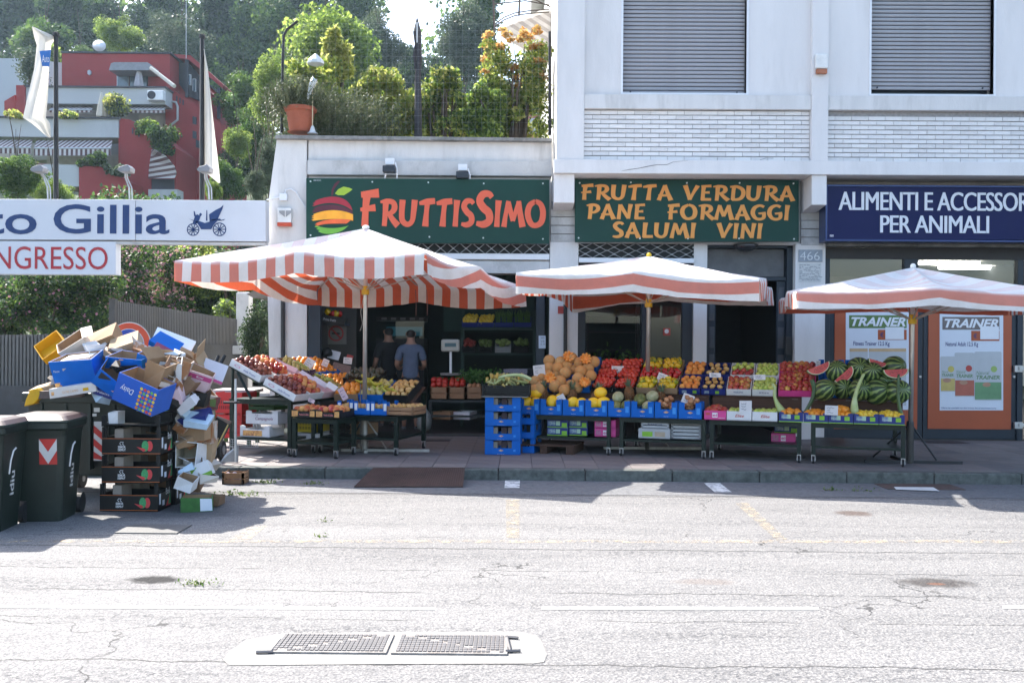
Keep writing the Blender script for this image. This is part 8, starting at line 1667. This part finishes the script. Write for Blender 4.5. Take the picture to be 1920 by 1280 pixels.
for(n_,x0_,x1_,y0_,y1_,Y,tones,k,lf,lab)in(('planter_shrub',148,200,290,314,44.6,('grey','mid'),2600,.11,'round green shrub on the lowest red wall'),('planter_shrub',196,230,180,222,47.0,('yellow','grey'),1500,.10,'pale olive shrub on the middle terrace'),('planter_shrub',258,298,228,252,46.5,('mid','bright'),1300,.10,'trailing greenery along the stepped red wall'),('planter_shrub',290,328,245,290,46.0,('dark','mid'),2600,.10,'green creeper hanging from the red wall above the dome awning'),('planter_shrub',45,68,100,165,50,('grey',),1600,.11,'pale grey shrub beside the left flag'),('planter_shrub',15,45,210,222,46.3,('yellow',),500,.1,'dry yellow plants on the middle parapet at the left'),('planter_shrub',110,145,208,222,46.3,('yellow','bright'),600,.1,'yellow-green plants on the middle parapet behind the flagpole'),('planter_shrub',82,105,85,118,53,('bright',),900,.12,'lime shrub behind the left flag'),('planter_shrub',200,236,312,330,44.4,('grey',),700,.1,'grey-green plants on the lowest sloping wall')):
 hedge(n_,lab,x0_,x1_,y0_,y1_,Y,1.0,tones,k,lf,clumps=12,cs=(.25,.5))
# planted roof terrace
TZ=3.8
MB().box(gx(590),gx(1028),16.1,16.5,TZ,TZ+.45).build('planter',M('planter_grey',(.15,.14,.13),.9),label='long planter trough behind the terrace parapet',cat='planter')
pot=thing('terracotta_pot','large terracotta pot standing on the parapet corner','pot',at(563,249.5,15.55));k=15.55/FPX
MB().lathe([(22*k,0),(24*k,1.5*k),(20*k,3*k),(25*k,30*k),(26*k,38*k),(30*k,40*k),(31*k,46*k),(29*k,47.5*k),(26*k,44*k)],28).build('body',M('terracotta',(.30,.085,.045),.8,.12,6,.1,40),parent=pot,loc=(0,0,0),smooth=False)
ros=[leafM('rosemary_a',(.085,.105,.050),.3),leafM('rosemary_b',(.055,.075,.035),.3),leafM('rosemary_c',(.12,.13,.07),.35)]
def spiky(lab,cx,y0_,y1_,wpx,Y,n,L_,name='rosemary',lean=0,cat='plant',ms=ros):
 """many upright leafy sprigs"""
 a=at(cx,y1_,Y);h=(y1_-y0_)/FPX*Y;w=wpx/FPX*Y/2;t=thing(name,lab,cat,a);V=[]
 for i in range(n):
  bx,by=rng.normal(0,w*.45),rng.normal(0,w*.3);hh=h*rng.uniform(.45,1.0)*(1-.35*(abs(bx)/w)**2);tipx=bx*1.5+rng.normal(0,.05)+lean*hh;m_=int(hh/L_*2.6)
  for k_ in range(m_):
   u=k_/m_;p=np.array([bx+(tipx-bx)*u,by*(1+.4*u),hh*u]);V.append(p+rng.normal(0,.012,3))
 P=np.array(V);quads('foliage',leaf_quads(P,L_*.28,4.2,up=.9),rng.integers(0,3,len(P)),ms,parent=t);q=MB()
 for i in range(12):x=rng.normal(0,w*.3);q.tube([(x*.3,0,-.1),(x,rng.normal(0,w*.2),h*.5)],[.012,.004],4)
 q.build('stem',bark,parent=t,loc=(0,0,0));return t
spiky('grey-green rosemary bush growing in the terracotta pot',562,140,208,100,15.6,420,.05);spiky('large wispy rosemary spreading behind the pot',625,170,262,190,16.2,900,.055,lean=.15);spiky('feathery grey shrub low along the parapet',690,205,262,80,16.3,240,.055)
hedge('shrub','yellow-green leafy shrub left of the closed black parasol',545,640,105,200,17.0,.9,('yellow','bright'),5200,.055,clumps=20,cs=(.16,.3));hedge('shrub','tall bamboo-like shoots with yellow leaves',600,660,45,170,17.4,.5,('yellow',),2200,.045,clumps=16,cs=(.07,.16),long=3.2,stems=10)
hedge('shrub','sprawling sunlit shrub in the middle of the terrace',640,790,122,262,16.8,1.0,('yellow','bright','yellow'),11000,.050,clumps=44,cs=(.09,.2),stems=14,dome=.5);hedge('shrub','open branching shrub right of the closed black parasol',780,880,118,262,16.8,1.0,('bright','yellow','mid'),8000,.048,clumps=36,cs=(.09,.19),stems=16,dome=.55)
hedge('shrub','glossy green shrub before the Japanese maple',870,950,130,262,16.6,.9,('bright','mid'),10000,.050,clumps=30,cs=(.10,.22),stems=10,dome=.5)
mapl=[leafM('maple_orange',(.42,.21,.06),.5),leafM('maple_peach',(.44,.33,.12),.5)]
mp=hedge('japanese_maple','Japanese maple with yellow-green leaves and orange tips at the terrace corner',900,1030,60,262,16.9,.9,('yellow','bright'),9500,.048,cat='tree',clumps=46,cs=(.06,.14),stems=12)
cl=[(rng.uniform(-.55,.5),rng.uniform(-.35,.3),rng.uniform(.8,1.95),rng.uniform(.05,.12),.1,rng.uniform(.03,.07))for _ in range(48)];P,_k=blob_points(2800,cl,.4);quads('orange_leaves',leaf_quads(P,.045,1.3),rng.integers(0,2,len(P)),mapl,parent=mp)
q=MB()
for i in range(8):x=random.uniform(-.5,.5);q.tube([(.1,0,0),(.1+x*.4,.05,.8),(x,random.uniform(-.2,.2),1.6)],[.03,.018,.006],6)
q.build('branch',bark,parent=mp,loc=(0,0,0))
hedge('shrub','second row of green planting at the back of the terrace',560,1000,165,262,18.2,1.0,('mid','bright'),6000,.06,clumps=40,cs=(.12,.24),stems=14)
t=thing('wire_fence','fine wire mesh fence on bent black posts along the roof terrace','fence',at(780,255,15.7));Yw=15.75
MB().tube(pxpoly([(528,249),(530,120),(532,68),(538,56),(558,40)],Yw),.022,8).build('post',poleM,parent=t,world=True);MB().tube(pxpoly([(1031,254),(1031,60)],Yw),.025,8).build('post',poleM,parent=t,world=True)
q=MB()
for i in range(0,42):
 x=534+i*11.9;yt=44;yt=52 if x<560 else yt
 q.tube(pxpoly([(x,252),(x,yt)],Yw),.0005,3,caps=False)
for j in range(17):y=44+j*12.3;q.tube(pxpoly([(534 if y>60 else 556,y),(1030,y+2)],Yw),.0005,3,caps=False)
q.build('wire_mesh',M('wire',(.5,.52,.54),.4,metal=.5),parent=t,world=True,kind='stuff')
t=thing('closed_parasol','closed black parasol standing like a dark pole in the middle of the terrace','parasol',at(784,262,16.0))
MB().tube(pxpoly([(784,262),(784,190),(783,150)],16.0),[.065,.06,.05],10).tube(pxpoly([(783,150),(786,110),(782,60),(782,34)],16.0),[.05,.045,.07,.008],9).tube(pxpoly([(779,130),(777,105),(778,85)],15.98),[.02,.03,.012],6).build('cloth',M('parasol_black',(.025,.025,.03),.75,.3,6,.4,20),parent=t,world=True)
MB().tube(pxpoly([(782,80),(782,42)],15.93),.012,6).build('pole',galv,parent=t,world=True)
t=thing('bird_ornament','pale plastic bird ornament on a stick beside the terracotta pot','ornament',at(586,250,15.42));MB().tube(pxpoly([(586,250),(586,165)],15.42),.009,6).build('stick',M('stick_cane',(.45,.38,.24),.6),parent=t,world=True)
MB().tube(pxpoly([(576,190),(580,176),(585,158),(590,148),(593,150)],15.42),[.012,.03,.045,.05,.02],9).build('bird',M('ornament_grey',(.52,.55,.56),.35),parent=t,world=True,smooth=True);MB().lathe([(.09,0),(.05,.03),(.02,.12)],10,tuple(at(586,251,15.42))).build('base',MATS['ornament_grey'],parent=t,world=True)
MB().lathe([(.03,0),(.14,.04),(.13,.09),(.02,.2)],10,tuple(at(592,125,16.2)),0).build('lantern',MATS['ornament_grey'],label='pale hanging lantern among the terrace shrubs',cat='lantern')
t=thing('pergola','dark iron pergola with curved ribs above the roof terrace','pergola',Vector((at(980,0,18).x,18,TZ)));iron=M('iron_brown',(.07,.055,.045),.6)
for Yp in(17.6,18.6,19.6):
 q=MB();k=17.6/Yp
 for dy in(0,5):q.tube(pxpoly([(927,46+dy),(945,33+dy),(965,25+dy),(990,21+dy),(1030,18+dy)],Yp),.012,5)
 q.build('curved_rib',iron,parent=t,world=True)
q=MB();q.tube(pxpoly([(925,0),(927,60),(931,170),(934,260)],17.6),.02,6).tube(pxpoly([(976,-40),(973,30)],17.6),.02,6).tube([(at(927,8,17.6)),at(985,2,17.6),at(1030,10,17.6)],.012,5);q.tube([at(925,-25,17.6),at(960,-20,17.6),at(1033,14,17.6)],.012,5);q.build('frame',iron,parent=t,world=True)
taup=canopy_material('awning_taupe',(.34,.31,.28),(.50,.47,.43),.16)
A_=pxpoly([(938,72),(1012,20),(1030,26),(1030,110),(1000,100),(940,120)],18.2);P0,P1,P2,P3=at(940,62,17.4),at(1033,58,17.4),at(1033,8,18.9),at(1010,18,18.9)
me=bpy.data.meshes.new('awning');me.from_pydata([tuple(at(938,55,17.6)),tuple(at(1034,112,17.6)),tuple(at(1034,20,18.4)),tuple(at(1012,20,18.4)),tuple(at(938,68,17.6)),tuple(at(1034,126,17.6))],[],[(0,1,2,3),(0,4,5,1)]);me.materials.append(taup);ul=me.uv_layers.new(name='UVMap')
for poly in me.polygons:
 for li,vi in zip(poly.loop_indices,poly.vertices):ul.data[li].uv=((0,.05,1.2,1.2,.1,.15)[vi]*.8,0)
o=link('roof_awning',me);tag(o,'taupe striped awning stretched under the pergola by the apartment wall','awning')
MB().tube([at(940,255,17.4),at(940,60,17.4)],.03,8).build('awning_post',whiteF,label='white awning post among the maple branches',cat='post')
fh=thing('distant_house','far pink and brown house glimpsed below the Japanese maple','house',(at(985,250,60).x,60,hz(2,60)))
RP('wall',[(950,215),(1030,215),(1030,330),(950,330)],60,6,M('far_pink',(.42,.16,.13),.8,.1,1),parent=fh);RP('gable',[(950,226),(975,212),(985,232),(985,250),(950,250)],59.8,.2,M('far_maroon',(.09,.03,.035),.8),parent=fh);RP('window',[(992,222),(1006,222),(1006,250),(992,250)],59.8,.2,palW,parent=fh)
g=MB().box(-160,120,-12,150,-1.6,52);hz_=bpy.data.materials.new('haze');hz_.use_nodes=True;N=hz_.node_tree.nodes;L=hz_.node_tree.links;N.remove(N['Principled BSDF']);pv=N.new('ShaderNodeVolumePrincipled');pv.inputs['Color'].default_value=(.60,.82,1,1);pv.inputs['Density'].default_value=.00032;pv.inputs['Anisotropy'].default_value=.45;L.new(pv.outputs[0],N['Material Output'].inputs['Volume'])
g.build('haze',hz_,kind='stuff',keep=True)
